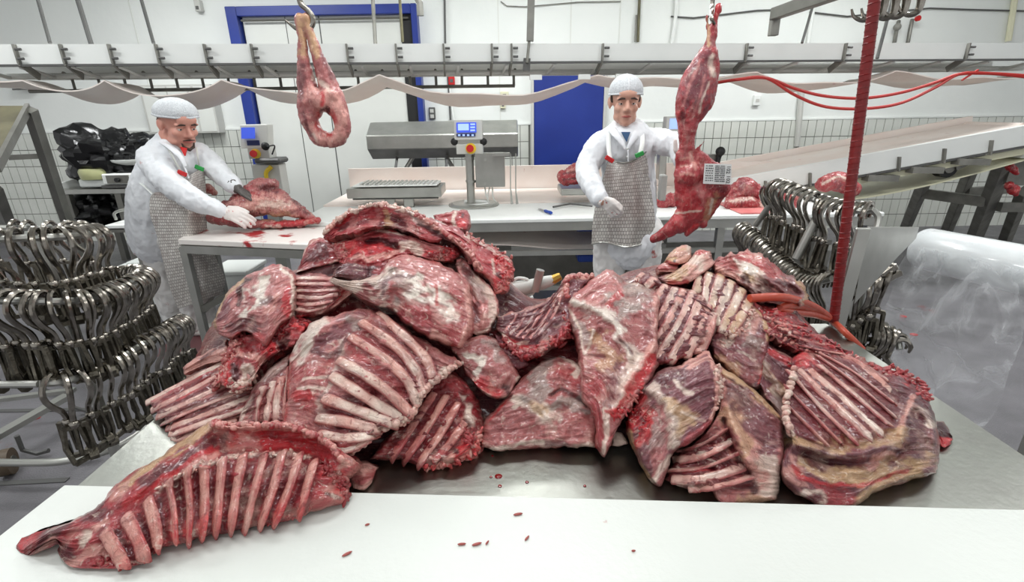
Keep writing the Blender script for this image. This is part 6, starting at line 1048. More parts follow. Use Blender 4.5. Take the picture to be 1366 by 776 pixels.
# --- the rack on the white board in front
F0 = ([20, 100, 200, 300, 400, 470, 520], [.60, .60, .615, .64, .665, .70, .72]); FS = .55
slab('front_rack', 'long rib rack lying across the left end of the white cutting board', r9([(70, 572), (110, 535), (200, 478), (330, 415), (410, 328), (530, 250), (640, 180), (740, 108), (800, 122), (940, 118), (1040, 130), (1150, 180), (1200, 240)]), r9([(1200, 240), (1262, 262), (1215, 330), (1222, 395)]), r9([(95, 590), (205, 540), (215, 590), (250, 628), (330, 634), (480, 632), (570, 560), (680, 532), (760, 512), (880, 492), (1000, 468), (1100, 432), (1222, 395)]), r9([(70, 572), (72, 585), (95, 590)]), d=.05, th=.06, col='lean', n=(170, 80), bulge=.03, s=FS, y0=F0, zmin=ZT + .034, rag=3,
     ribs=[r9(p) for p in ([(1098, 258), (1075, 340), (1050, 432)], [(1045, 240), (1010, 350), (965, 458)], [(985, 234), (955, 350), (915, 466)], [(922, 238), (890, 360), (860, 482)], [(848, 246), (825, 370), (808, 492)], [(778, 260), (765, 385), (755, 502)], [(716, 280), (716, 400), (708, 516)], [(655, 295), (665, 410), (662, 522)], [(592, 335), (610, 430), (615, 515)], [(520, 395), (545, 480), (552, 550)], [(445, 450), (485, 530), (505, 590)], [(372, 505), (410, 570), (435, 615)])],
     strokes=[('b', -.05, 40, r9([(780, 190), (880, 190), (1000, 190), (1100, 215)])), ('c', 'red', 30, .85, r9([(790, 180), (900, 180), (1010, 180), (1100, 210)])), ('c', 'dark', 14, .8, r9([(780, 160), (800, 220)])), ('c', 'mem', 16, .6, r9([(860, 190), (900, 200)])), ('c', 'ochre', 9, .9, r9([(420, 340), (540, 260), (660, 180), (740, 115)])), ('c', 'pink', 9, .85, r9([(740, 112), (800, 124), (940, 122), (1040, 134), (1150, 184)])), ('b', .022, 9, r9([(740, 112), (800, 124), (940, 122), (1040, 134), (1150, 184), (1200, 250)])), ('c', 'lean', 9, .8, r9([(420, 370), (560, 270), (700, 190)])), ('c', 'dark', 14, .85, r9([(500, 330), (640, 240), (740, 170)])), ('c', 'pink', 8, .8, r9([(560, 350), (680, 260), (760, 220)])), ('c', 'red', 8, .85, r9([(430, 400), (620, 280), (740, 200)])), ('c', 'fat', 6, .9, r9([(560, 345), (650, 290), (740, 255), (850, 232), (980, 222), (1080, 235)])), ('b', .012, 7, r9([(560, 345), (650, 290), (740, 255), (850, 232), (980, 222), (1080, 235)])), ('c', 'dark', 26, .85, r9([(130, 530), (220, 480), (320, 420)])), ('c', 'pink', 12, .9, r9([(110, 572), (190, 530)])), ('c', 'pink', 10, .9, r9([(340, 490), (370, 450)])), ('c', 'fat', 10, .9, r9([(290, 540), (310, 510)])), ('c', 'pink', 12, .8, r9([(390, 370), (440, 330)])), ('c', 'dark', 18, .8, r9([(225, 560), (250, 600)])), ('c', 'pink', 12, .8, r9([(260, 610), (340, 560), (360, 600)])), ('c', 'bright', 10, .75, r9([(430, 610), (570, 530), (760, 480), (1000, 440)])),
              ] + [('c', 'dark', 9, .85, r9([((a[0] + b[0]) / 2, (a[1] + b[1]) / 2 + 15), ((c_[0] + e_[0]) / 2, (c_[1] + e_[1]) / 2 - 12)])) for (a, c_), (b, e_) in zip([((1098, 258), (1050, 432)), ((1045, 240), (965, 458)), ((985, 234), (915, 466)), ((922, 238), (860, 482)), ((848, 246), (808, 492)), ((778, 260), (755, 502)), ((716, 280), (708, 516)), ((655, 295), (662, 522)), ((592, 335), (615, 515)), ((520, 395), (552, 550)), ((445, 450), (505, 590))], [((1045, 240), (965, 458)), ((985, 234), (915, 466)), ((922, 238), (860, 482)), ((848, 246), (808, 492)), ((778, 260), (755, 502)), ((716, 280), (708, 516)), ((655, 295), (662, 522)), ((592, 335), (615, 515)), ((520, 395), (552, 550)), ((445, 450), (505, 590)), ((372, 505), (435, 615))])] + [('c', 'bright', 20, .7, r9([(1120, 260), (1180, 300), (1200, 370)])), ('c', 'maroon', 7, .95, r9([(1150, 360), (1195, 380)])), ('c', 'pink', 10, .8, r9([(1190, 270), (1240, 260)]))], rib_r=.0118, rib_flat=.38, rib_col=('pink', 'bone'), end_col='bright', end_w=.3, knobs=[('sawn_vertebrae', r9([(745, 114), (800, 124), (940, 122), (1040, 134), (1150, 184), (1195, 240)]), 80, .0065, 'pink', 'lean'), ('torn_edge', r9([(1130, 270), (1190, 320), (1215, 385)]), 60, .009, 'bright', 'blood'), ('torn_edge', r9([(570, 345), (650, 292), (740, 256), (850, 233), (980, 223), (1080, 236)]), 60, .006, 'fat', 'pink'), ('torn_edge', r9([(340, 625), (470, 628), (565, 560), (680, 530), (880, 490), (1100, 432)]), 90, .0055, 'red', 'lean')])# ================================================================== BODIES, CLOTHES AND HANGING CUTS (voxel-fused surfaces)
def fuse(name, g, voxel, m, parent=None, smooth=4, wrinkle=0, wf=(9, 9, 9), lab=None, cat=None, group=None, wseed=0.0, fac=.5):
    o = obj(name, g, m, parent, True)
    md = o.modifiers.new('r', 'REMESH'); md.mode = 'VOXEL'; md.voxel_size = voxel; md.use_smooth_shade = True
    sm_ = o.modifiers.new('s', 'SMOOTH'); sm_.iterations = smooth; sm_.factor = fac
    bpy.context.view_layer.update(); dg = bpy.context.evaluated_depsgraph_get(); me = bpy.data.meshes.new_from_object(o.evaluated_get(dg))
    o.modifiers.clear(); old = o.data; o.data = me; bpy.data.meshes.remove(old); me.name = name
    if not me.materials: me.materials.append(m)
    if wrinkle:
        n = len(me.vertices); co = np.empty(n * 3); no = np.empty(n * 3); me.vertices.foreach_get('co', co); me.vertices.foreach_get('normal', no); co = co.reshape(-1, 3); no = no.reshape(-1, 3)
        k = np.array([mn.fractal(Vector((c[0] * wf[0] + wseed, c[1] * wf[1], c[2] * wf[2])), .7, 2.2, 4) for c in co]); rg = 1 - np.abs(k) * 2
        me.vertices.foreach_set('co', (co + no * (rg * wrinkle)[:, None]).ravel())
    me.polygons.foreach_set('use_smooth', [True] * len(me.polygons)); me.update()
    if lab: tag(o, lab, cat, group)
    return o
def paint(o, base, strokes, mats=None, freq=22.):
    me = o.data; n = len(me.vertices); co = np.empty(n * 3); me.vertices.foreach_get('co', co); W_ = co.reshape(-1, 3) + wpos(o)
    q = W_ - CAM; w = q @ FW; P = np.stack([683 + FPX * (q @ RT) / w, 388 - FPX * (q @ UP) / w], -1)
    C = np.tile(np.array(lin(RGBP[base] if isinstance(base, str) else base)), (n, 1)); nz = np.array([mn.fractal(Vector(c * freq), .8, 2.1, 3) for c in W_]); jit = np.stack([nz, np.roll(nz, 13)], -1)
    for _, cn, wd, a, pts in strokes:
        dd = dist_poly(P + jit * wd * .5, pts); k = np.clip(1.25 - dd / (wd * .5), 0, 1); k = (k * k * (3 - 2 * k) * a)[:, None]; C = C * (1 - k) + np.array(lin(RGBP[cn] if isinstance(cn, str) else cn)) * k
    ca = me.color_attributes.new('Col', 'FLOAT_COLOR', 'POINT'); ca.data.foreach_set('color', np.concatenate([C, np.ones((n, 1))], 1).ravel())
    if not me.uv_layers:
        ul = me.uv_layers.new(name='UVMap'); li = np.empty(len(me.loops), int); me.loops.foreach_get('vertex_index', li); ul.data.foreach_set('uv', np.stack([W_[:, 2] + .3 * W_[:, 1], W_[:, 0] + .3 * W_[:, 1]], 1)[li].ravel())
def limb(g, pts, r, n=14, k=12, flat=1.0, ref=None):
    """rounded tapered limb through 3D points with radii"""
    P = spline(pts, k); R_ = np.interp(np.linspace(0, 1, k), np.linspace(0, 1, len(r)), r)
    g.tube(P, R_, n, flat=flat, ref=ref); g.sphere(P[0], R_[0], 10, 8); g.sphere(P[-1], R_[-1], 10, 8); return g
SKIN = mat('skin', (214, 172, 152), .45, noise=(18, .6, (204, 150, 130)), bump=(160, .12)); SKIN2 = mat('ruddy skin', (212, 160, 142), .45, noise=(16, .6, (202, 134, 118)), bump=(160, .12))
COATM = mat('white work coat', (236, 238, 240), .8, noise=(4, .5, (222, 225, 229)), spots=(9, .70, (186, 120, 112)), bump=(16, .8))
TROU = mat('white trousers', (230, 230, 228), .8, noise=(5, .6, (214, 210, 206)), spots=(8, .64, (170, 84, 80)), bump=(16, .8))
NET = mat('hair net', (226, 229, 231), .8, noise=(120, .5, (186, 190, 194)), bump=(220, .5))
GLOVE = mat('white glove', (238, 236, 232), .7, noise=(14, .5, (226, 214, 208)), spots=(26, .60, (196, 96, 92)), bump=(240, .3))
HAIR = mat('short dark hair', (62, 46, 38), .7, bump=(200, .5)); LIP = mat('lips', (172, 92, 84), .4); EYEW = mat('eye white', (216, 208, 202), .3); IRIS = mat('iris', (54, 40, 32), .25)
BOOT = mat('white boots', (234, 234, 228), .35, spots=(12, .62, (170, 84, 80)))
# chain apron: rows of small steel plates
am = bpy.data.materials.new('ring mesh'); am.use_nodes = True; nt = am.node_tree; N = nt.nodes; L = nt.links; b = N['Principled BSDF']
uv = N.new('ShaderNodeUVMap'); mp = N.new('ShaderNodeMapping'); mp.inputs['Scale'].default_value = (1, 1, 1); L.new(uv.outputs['UV'], mp.inputs['Vector'])
br = N.new('ShaderNodeTexBrick'); br.inputs['Scale'].default_value = 26; br.inputs['Mortar Size'].default_value = .035; br.inputs['Brick Width'].default_value = .5; br.inputs['Row Height'].default_value = .5; br.inputs['Color1'].default_value = lin((226, 222, 216)) + (1,); br.inputs['Color2'].default_value = lin((196, 190, 184)) + (1,); br.inputs['Mortar'].default_value = lin((112, 104, 98)) + (1,); br.inputs['Mortar Smooth'].default_value = .4
L.new(mp.outputs['Vector'], br.inputs['Vector'])
nz = N.new('ShaderNodeTexNoise'); nz.inputs['Scale'].default_value = 5; nz.inputs['Detail'].default_value = 6; tc = N.new('ShaderNodeTexCoord'); L.new(tc.outputs['Object'], nz.inputs['Vector'])
rm = N.new('ShaderNodeMapRange'); rm.inputs['From Min'].default_value = .54; rm.inputs['From Max'].default_value = .75; rm.inputs['To Max'].default_value = .5; L.new(nz.outputs['Fac'], rm.inputs['Value'])
mx = N.new('ShaderNodeMix'); mx.data_type = 'RGBA'; L.new(rm.outputs['Result'], mx.inputs[0]); L.new(br.outputs['Color'], mx.inputs[6]); mx.inputs[7].default_value = lin((120, 72, 66)) + (1,); L.new(mx.outputs[2], b.inputs['Base Color'])
b.inputs['Metallic'].default_value = .3; b.inputs['Roughness'].default_value = .42
bp = N.new('ShaderNodeBump'); bp.inputs['Strength'].default_value = .8; bp.inputs['Distance'].default_value = .004; L.new(br.outputs['Fac'], bp.inputs['Height']); bp.invert = True; L.new(bp.outputs['Normal'], b.inputs['Normal'])
MESH = am
def uvgrid(o, P):
    me = o.data; P = np.asarray(P); a, b_ = P.shape[:2]; su = np.linalg.norm(np.diff(P, axis=1), axis=-1).mean() * b_; sv = np.linalg.norm(np.diff(P, axis=0), axis=-1).mean() * a
    U = np.stack(np.meshgrid(np.linspace(0, su, b_), np.linspace(0, sv, a)), -1).reshape(-1, 2); U = np.concatenate([U, U]); ul = me.uv_layers.new(name='UVMap'); li = np.empty(len(me.loops), int); me.loops.foreach_get('vertex_index', li); ul.data.foreach_set('uv', U[li].ravel())
def hand(g, wrist, fwd, up, side, curl=.5, size=1.0, add=0.0):
    """palm and five fingers; fwd along the hand, up = back of the hand, side = towards the thumb"""
    f, u, s = [np.asarray(v, float) / np.linalg.norm(v) for v in (fwd, up, side)]
    pc = wrist + f * .05 * size
    g.sphere(pc, np.array([.050, .042, .017]) * size + add, 14, 10, np.stack([f, s, u], 1)); g.tube([wrist - f * .03, wrist + f * .02 * size], [.026 + add, .028 + add], 12, flat=.75, ref=u)
    for k, (o_, Lg) in enumerate(((.030, .072), (.010, .082), (-.010, .076), (-.029, .058))):
        p = wrist + (f * .088 + s * o_) * size; d = f * 1.0 + s * o_ * 1.5; d /= np.linalg.norm(d); c = curl * (1 + .12 * k); pts = [p - f * .02]; a = 0
        for j, fr in enumerate((.46, .30, .24)):
            a += c * (.5, .8, .6)[j]; dd = d * math.cos(a) - u * math.sin(a); pts.append(pts[-1] + dd * (Lg * fr + (.02 if j == 0 else 0)) * size)
        g.tube(pts, np.array([.0092, .0088, .0082, .0070]) * size + add, 8); 
        for q, r in zip(pts, (.0092, .0088, .0082, .0070)): g.sphere(q, r * size + add, 8, 6)
    p = wrist + (f * .022 + s * .030) * size; d = f * .72 + s * .7 - u * .25 * (1 + curl); pts = [p, p + d * .034 * size, p + (d * .034 + (f * .95 + s * .15 - u * .4 * curl) * .030) * size, p + (d * .034 + (f * .95 + s * .1 - u * .5 * curl) * .052) * size]
    g.tube(pts, np.array([.014, .0115, .010, .0078]) * size + add, 8)
    for q, r in zip(pts, (.014, .0115, .010, .0078)): g.sphere(q, r * size + add, 8, 6)
def head(g, c, Rm, k=1.0, wide=1.0):
    """c = head centre, Rm columns = (subject's left x, forward y, up z) in world space"""
    A_ = lambda x, y, z: c + Rm @ (np.array([x * wide, y, z]) * k)
    E = lambda p, r: g.sphere(A_(*p), np.array([r[0] * wide, r[1], r[2]]) * k, 16, 12, Rm)
    E((0, -.012, .035), (.076, .095, .088)); E((0, .022, -.035), (.060, .068, .080)); E((0, .045, -.085), (.036, .040, .034)); E((0, .072, -.098), (.020, .016, .016))
    for s in (-1, 1):
        E((s * .038, .056, -.024), (.024, .026, .024)); E((s * .034, .074, .022), (.026, .016, .008)); E((s * .042, .02, -.072), (.018, .045, .024))
        E((s * .077, -.012, -.006), (.010, .020, .031)); E((s * .084, -.020, .002), (.007, .013, .024)); E((s * .030, .071, .006), (.015, .011, .008)); E((s * .013, .089, -.033), (.009, .011, .008))
    g.tube([A_(0, .080, .018), A_(0, .096, -.010), A_(0, .108, -.028)], np.array([.010, .011, .013]) * k, 10); E((0, .104, -.030), (.012, .012, .010))
    E((0, .084, -.058), (.024, .010, .007)); E((0, .083, -.068), (.021, .010, .007)); E((0, .078, .045), (.05, .02, .03)); return A_
def face_parts(parent, A_, Rm, k, brow=HAIR, wide=1.0, lid=SKIN):
    for s in (-1, 1):
        ey = obj('eye', G().sphere(A_(s * .031, .0715, .003), np.array([.0125, .0125, .0125]) * k, 12, 10, Rm), EYEW, parent, True)
        obj('iris', G().sphere(A_(s * .031, .080, .001), np.array([.0056, .0052, .0056]) * k, 10, 8, Rm), IRIS, ey, True)
        obj('eyelid', G().sphere(A_(s * .031, .0722, .0085), np.array([.0165, .0135, .0085]) * k, 12, 8, Rm), lid, parent, True)
        obj('eyebrow', G().tube([A_(s * .014, .091, .0255), A_(s * .032, .091, .027), A_(s * .050, .080, .020)], np.array([.004, .0062, .003]) * k, 6), brow, parent, True)
    obj('lips', G().tube([A_(-.024, .083, -.064), A_(-.010, .094, -.0605), A_(0, .095, -.062), A_(.010, .094, -.0605), A_(.024, .083, -.064)], np.array([.002, .0052, .0055, .0052, .002]) * k, 8, flat=1.1), LIP, parent, True)

# ---------------------------------------------------------------- standing worker on the right
Yw = 2.95
def w(px, py, dy=0.0): return atY(px, py, Yw + dy)
def build_right():
    t = thing('person', 'person in a white coat and steel mesh apron standing with one arm raised', 'person', (w(838, 300)[0], Yw, 0))
    k = 1.04; c = w(834, 136, .0); yaw = math.radians(-4); Rm = np.array([[math.cos(yaw), math.sin(yaw), 0], [math.sin(yaw), -math.cos(yaw), 0], [0, 0, 1.]]) @ np.array([[1, 0, 0], [0, math.cos(.12), math.sin(.12)], [0, -math.sin(.12), math.cos(.12)]])
    # arms: picture left arm (bent across the belly), picture right arm (raised to the carcass)
    la = [w(797, 196, .03), w(783, 226, -.04), w(790, 247, -.14), w(801, 267, -.24)]; ra = [w(878, 190, .03), w(897, 205, -.0), w(906, 222, -.1), w(905, 240, -.2)]
    ra = [w(877, 188, .03), w(897, 193, -.06), w(907, 200, -.12), w(911, 214, -.22)]
    g = G(); A_ = head(g, c, Rm, k)
    limb(g, [w(835, 178, .03), w(835, 160, .02)], [.060, .055]); limb(g, [w(836, 196, .05), w(838, 255, .05), w(838, 310, .05)], [.125, .120, .125], flat=.72, ref=(0, 1, 0)); limb(g, [w(803, 190, .04), w(870, 187, .04)], [.055, .055])
    limb(g, la, [.048, .042, .036, .028]); limb(g, ra, [.048, .042, .036, .028])
    for px, fx in ((816, 816), (861, 861)):
        h = w(px, 305, .05); limb(g, [h, (h[0], h[1] + .01, .48), (h[0] + (.0), h[1] + .03, .09)], [.082, .058, .042])
        f = np.array([h[0], h[1] - .02, .05]); g.sphere(f, (.045, .12, .045), 12, 8)
    hand(g, la[-1], w(820, 279, -.30) - la[-1], (-.2, -.75, .65), (.45, -.6, .6), curl=.95, size=.95); hand(g, ra[-1], (.1, .15, .95), (.5, .6, .2), (-.7, -.3, .2), curl=.5, size=.95)
    body = fuse('body', g, .0065, SKIN, t, 3)
    face_parts(body, A_, Rm, k)
    # hair net and hair
    g = G(); V = []; n_, m_ = 28, 12
    for i in range(m_ + 1):
        th = (math.pi * .56) * i / m_
        for j in range(n_):
            a = 2 * math.pi * j / n_; pl = 1 + .035 * math.sin(a * 7) * (i / m_); V.append(A_(.088 * math.sin(th) * math.cos(a) * pl, -.012 + .106 * math.sin(th) * math.sin(a) * pl, .052 + .085 * math.cos(th) + .012 * math.sin(a) * (i / m_)))
    F = [(i * n_ + j, i * n_ + (j + 1) % n_, (i + 1) * n_ + (j + 1) % n_, (i + 1) * n_ + j) for i in range(m_) for j in range(n_)]
    net = obj('hair_net', g.add(V, F), NET, t, True, angle=80); obj('net_band', G().tube([V[m_ * n_ + j] for j in range(n_)], .005, 6, closed=True), NET, net, True)
    obj('net_seam', G().tube([V[i * n_ + 7] for i in range(m_ + 1)], .0025, 6), COATM, net, True)
    g = G(); 
    for s in (-1, 1): g.sphere(A_(s * .068, .02, .022), np.array([.014, .03, .026]) * k, 10, 8, Rm)
    obj('sideburn', G().sphere(A_(-.068, .004, .018), np.array([.012, .020, .022]), 10, 8, Rm), HAIR, t, True); obj('sideburn', G().sphere(A_(.068, .004, .018), np.array([.012, .020, .022]), 10, 8, Rm), HAIR, t, True)
    # coat
    g = G()
    limb(g, [w(836, 193, .05), w(838, 240, .05), w(839, 300, .05), w(838, 322, .05)], [.150, .158, .166, .172], flat=.74, ref=(0, 1, 0)); limb(g, [w(800, 192, .04), w(835, 181, .04), w(872, 189, .04)], [.062, .075, .062]); limb(g, [w(834, 184, .03), w(834, 176, .025)], [.085, .074])
    limb(g, la[:3] + [la[3] - (la[3] - la[2]) * .18], [.070, .064, .056, .047]); limb(g, ra[:3] + [ra[3] - (ra[3] - ra[2]) * .1], [.070, .066, .056, .048])
    coat = fuse('coat', g, .009, COATM, t, 5, wrinkle=.008, wf=(11, 11, 5), wseed=3.)
    # open collar, undershirt
    for s in (-1, 1):
        obj('collar', G().tube(spline([w(834 + s * 10, 169, .05), w(834 + s * 17, 171, -.02), w(835 + s * 13, 180, -.085), w(836 + s * 6, 190, -.115), w(836 + s * 2, 198, -.125)], 20), np.r_[np.full(8, .022), np.linspace(.022, .008, 12)], 8, flat=.42, ref=(s * .5, -.7, .5)), COATM, coat, True)
    obj('coat_seam', G().tube(spline([w(837, 194, -.118), w(838, 206, -.128), w(838, 216, -.13)], 8), .004, 6), COATM, coat, True)
    obj('undershirt', G().prism([w(829, 176, -.084), w(841, 176, -.084), w(836, 189, -.104)], (0, 0, 0), (0, .01, 0)), mat('blue undershirt', (52, 84, 120), .8), t)
    for j, py in enumerate((198, 209)): obj('coat_button', G().sphere(w(837, py, -.125), (.006, .004, .006), 8, 6), M['white'], coat, True)
    # trousers and boots
    g = G()
    limb(g, [w(820, 312, .05), w(858, 312, .05)], [.105, .105])
    for px in (815, 862):
        h = w(px, 310, .05); limb(g, [h, (h[0], h[1], .5), (h[0], h[1] + .02, .10)], [.104, .088, .082])
    fuse('trousers', g, .010, TROU, t, 4, wrinkle=.010, wf=(10, 10, 6), wseed=9.)
    for px in (815, 862):
        h = w(px, 310, .05); g = G().sphere((h[0], h[1] - .06, .05), (.055, .15, .05), 14, 10).tube([(h[0], h[1] + .02, .03), (h[0], h[1] + .02, .16)], .06, 12); fuse('boot', g, .010, BOOT, t, 4)
    # apron: front sheet that follows the body
    Lp = resample([(812, 211), (806, 232), (797, 262), (791, 295), (789, 326)], 34); Rp = resample([(862, 202), (866, 230), (870, 262), (874, 295), (872, 326)], 34)
    rows = []
    for i in range(34):
        v = i / 33; row = []
        for j in range(30):
            u = j / 29; p = Lp[i] * (1 - u) + Rp[i] * u; e_ = 2 * u - 1
            if i < 6: p = p + np.array([0, 10 * (1 - e_ * e_) * (1 - i / 6.)])
            if v > .9: p = p + np.array([0, 3 * math.sin(e_ * 4 + 1) * (v - .9) * 10])
            dep = -.155 - .012 * v + .115 * abs(e_) ** 2.6 + .010 * math.sin(e_ * 7 + 3 * v) * v + .02 * v
            row.append(w(p[0], p[1], dep))
        rows.append(row)
    ap = obj('mesh_apron', G().sheet(rows, (0, .004, 0)), MESH, t, True); uvgrid(ap, rows)
    obj('apron_hem', G().tube([r + np.array([0, -.004, 0]) for r in np.array(rows)[-1]], .005, 6), M['steel'], ap, True); obj('apron_hem', G().tube([r + np.array([0, -.003, 0]) for r in np.array(rows)[0]], .004, 6), M['steeld'], ap, True)
    for nm, cn, a_, b_, c_ in (('shoulder_strap', 'red', (812, 178), (812, 197), (814, 214)), ('shoulder_strap', 'green', (856, 174), (857, 190), (853, 208))):
        st = obj(nm, G().tube(spline([w(*a_, -.045), w(*b_, -.115), w(*c_, -.15)], 10), .012, 8, flat=.3, ref=(0, 1, 0)), M['white'], ap, True)
        q = w(c_[0] - (1 if cn == 'red' else 0), c_[1] - 2, -.165)
        obj('strap_clip', G().bar(q + np.array([-.022, 0, -.008 if cn == 'green' else .012]), q + np.array([.022, 0, .010 if cn == 'green' else -.014]), .014, .024, up=(0, 0, 1)), M[cn], st, bevel=.003)
    # glove
    g = G(); hand(g, la[-1], w(820, 279, -.30) - la[-1], (-.2, -.75, .65), (.45, -.6, .6), curl=.95, size=1.0, add=.0022); fuse('glove', g, .0042, GLOVE, t, 2)
    g = G(); hand(g, ra[-1], (.1, .15, .95), (.5, .6, .2), (-.7, -.3, .2), curl=.5, size=1.0, add=.0022); fuse('glove', g, .0045, GLOVE, t, 2)
    # steel and pouch at the hip
    obj('knife_pouch', G().span(w(880, 268, .0), w(887, 232, .06)), M['greyplastic'], t, bevel=.006)
    return t
PR = build_right()

# ---------------------------------------------------------------- bending worker on the left
Yv = 3.45
def lw(px, py, dy=0.0): return atY(px, py, Yv + dy)
def build_left():
    t = thing('person', 'person in a white coat bending over meat on the left cutting table', 'person', (lw(240, 400)[0], Yv + .05, 0))
    k = 1.22; c = lw(238, 166, -.05); a = math.radians(-32)
    f = np.array([math.cos(a), math.sin(a) * 1.0, -.32]); f /= np.linalg.norm(f); x_ = np.cross(f, (0, 0, 1.)); x_ /= np.linalg.norm(x_); z_ = np.cross(x_, f); Rm = np.stack([x_, f, z_], 1); 
    near = [lw(203, 212, -.12), lw(222, 240, -.24), lw(258, 266, -.27), lw(296, 281, -.22)]; far = [lw(268, 208, .05), lw(288, 226, .02), lw(303, 240, -.02), lw(316, 251, -.06)]
    feet = [(246, 428, .18), (272, 436, -.02)]
    g = G(); A_ = head(g, c, Rm, k, 1.05)
    limb(g, [lw(222, 206, .0), lw(230, 182, -.03)], [.078, .076]); limb(g, [lw(232, 215, .0), lw(222, 262, .03), lw(225, 312, .04)], [.15, .175, .155]); limb(g, [lw(205, 212, -.08), lw(262, 206, .06)], [.06, .06])
    limb(g, near, [.055, .048, .042, .030]); limb(g, far, [.052, .046, .04, .030])
    p1 = lw(212, 318, .1); p2 = lw(243, 318, -.04); f1 = atZ(243, 432, .06); f2 = atZ(262, 430, .06); f1[1] = Yv + .2; f2[1] = Yv - .0
    f1 = np.array([lw(236, 425, .12)[0], Yv + .12, .07]); f2 = np.array([lw(262, 432, -.05)[0], Yv - .02, .07])
    limb(g, [p1, lerp(p1, f1, .5) + (.02, -.04, 0), f1 + (0, 0, .05)], [.098, .07, .05]); limb(g, [p2, lerp(p2, f2, .5) + (.04, -.04, 0), f2 + (0, 0, .05)], [.098, .07, .05])
    for q in (f1, f2): g.sphere(q + np.array([.05, -.02, -.02]), (.12, .05, .045), 12, 8)
    hand(g, near[-1], lw(322, 290, -.20) - near[-1], (.1, -.6, .8), (.4, .5, .5), curl=.45, size=1.05); hand(g, far[-1], lw(340, 262, -.05) - far[-1], (.1, -.2, 1.), (.2, -1., .1), curl=.4, size=1.05)
    body = fuse('body', g, .007, SKIN2, t, 3); face_parts(body, A_, Rm, k, lid=SKIN2)
    # goatee and stubble
    obj('goatee', G().tube([A_(-.03, .078, -.072), A_(-.024, .086, -.092), A_(0, .092, -.104), A_(.024, .086, -.092), A_(.03, .078, -.072)], [.004, .008, .011, .008, .004], 8).tube([A_(-.028, .088, -.056), A_(0, .100, -.049), A_(.028, .088, -.056)], [.003, .005, .003], 6), HAIR, t, True)
    g = G(); V = []; n_, m_ = 30, 12
    for i in range(m_ + 1):
        th = (math.pi * .56) * i / m_
        for j in range(n_):
            q = 2 * math.pi * j / n_; pl = 1 + .03 * math.sin(q * 8) * (i / m_); V.append(A_(.094 * math.sin(th) * math.cos(q) * pl, -.020 + .112 * math.sin(th) * math.sin(q) * pl, .056 + .075 * math.cos(th) + .020 * math.sin(q) * (i / m_)))
    F = [(i * n_ + j, i * n_ + (j + 1) % n_, (i + 1) * n_ + (j + 1) % n_, (i + 1) * n_ + j) for i in range(m_) for j in range(n_)]
    net = obj('hair_net', g.add(V, F), NET, t, True, angle=80); obj('net_band', G().tube([V[m_ * n_ + j] for j in range(n_)], .007, 6, closed=True), NET, net, True)
    obj('hair', G().sphere(A_(0, -.045, .005), np.array([.078, .062, .05]) * k, 16, 10, Rm), mat('shaved hair', (120, 92, 80), .7), t, True)
    g = G()
    limb(g, [lw(232, 214, .0), lw(219, 258, .03), lw(216, 300, .06), lw(214, 318, .08)], [.168, .205, .205, .190], n=18); limb(g, [lw(204, 212, -.09), lw(232, 200, 0), lw(264, 207, .06)], [.082, .095, .080]); limb(g, [lw(226, 200, -.01), lw(227, 194, -.02)], [.105, .092])
    limb(g, near[:3] + [near[3] - (near[3] - near[2]) * .12], [.086, .078, .066, .050]); limb(g, far[:3] + [far[3] - (far[3] - far[2]) * .3], [.082, .072, .060, .050])
    coat = fuse('coat', g, .010, COATM, t, 5, wrinkle=.009, wf=(10, 10, 5), wseed=21.)
    obj('collar', G().tube(spline([lw(212, 188, .02), lw(217, 190, -.10), lw(228, 197, -.165), lw(240, 208, -.19), lw(248, 222, -.205)], 20), [.024] * 14 + [.02, .018, .016, .014, .012, .010], 8, flat=.45, ref=(.6, -.6, .5)), COATM, coat, True)
    obj('coat_seam', G().tube(spline([lw(238, 206, -.185), lw(246, 222, -.2), lw(252, 238, -.22)], 10), .005, 6), COATM, coat, True)
    obj('undershirt', G().prism([lw(240, 196, -.15), lw(248, 198, -.14), lw(246, 208, -.17)], (0, 0, 0), (0, .015, 0)), M['red'], t)
    g = G(); limb(g, [p1, p2], [.125, .125])
    limb(g, [p1, lerp(p1, f1, .5) + (.02, -.04, 0), f1 + (0, 0, .03)], [.13, .105, .095]); limb(g, [p2, lerp(p2, f2, .5) + (.05, -.03, 0), f2 + (0, 0, .03)], [.13, .11, .10])
    fuse('trousers', g, .011, TROU, t, 4, wrinkle=.012, wf=(9, 9, 6), wseed=31.)
    for q in (f1, f2): fuse('boot', G().sphere(q + np.array([.06, -.03, -.02]), (.145, .062, .05), 14, 10).sphere(q, (.08, .07, .07), 12, 8), .011, BOOT, t, 3)
    # apron sheet: bib on the chest, front over belly and thighs, bottom corner under the table
    Lp = resample([(246, 238), (226, 256), (203, 258), (200, 284), (208, 310), (218, 350), (228, 388), (238, 412)], 44); Rp = resample([(272, 222), (274, 250), (276, 280), (276, 305), (284, 335), (294, 358), (300, 374), (296, 392)], 44)
    rows = []
    for i in range(44):
        v = i / 43; row = []
        for j in range(28):
            u = j / 27; p = Lp[i] * (1 - u) + Rp[i] * u; e_ = 2 * u - 1
            dep = np.interp(v, [0, .15, .3, .5, .7, 1], [-.20, -.235, -.245, -.25, -.27, -.27]) + .20 * np.clip(e_, 0, 1) ** 2 + .05 * np.clip(-e_, 0, 1) ** 2 + .012 * math.sin(6 * e_ + 5 * v) * v
            row.append(lw(p[0], p[1], dep))
        rows.append(row)
    ap = obj('mesh_apron', G().sheet(rows, (0, .004, 0)), MESH, t, True); uvgrid(ap, rows)
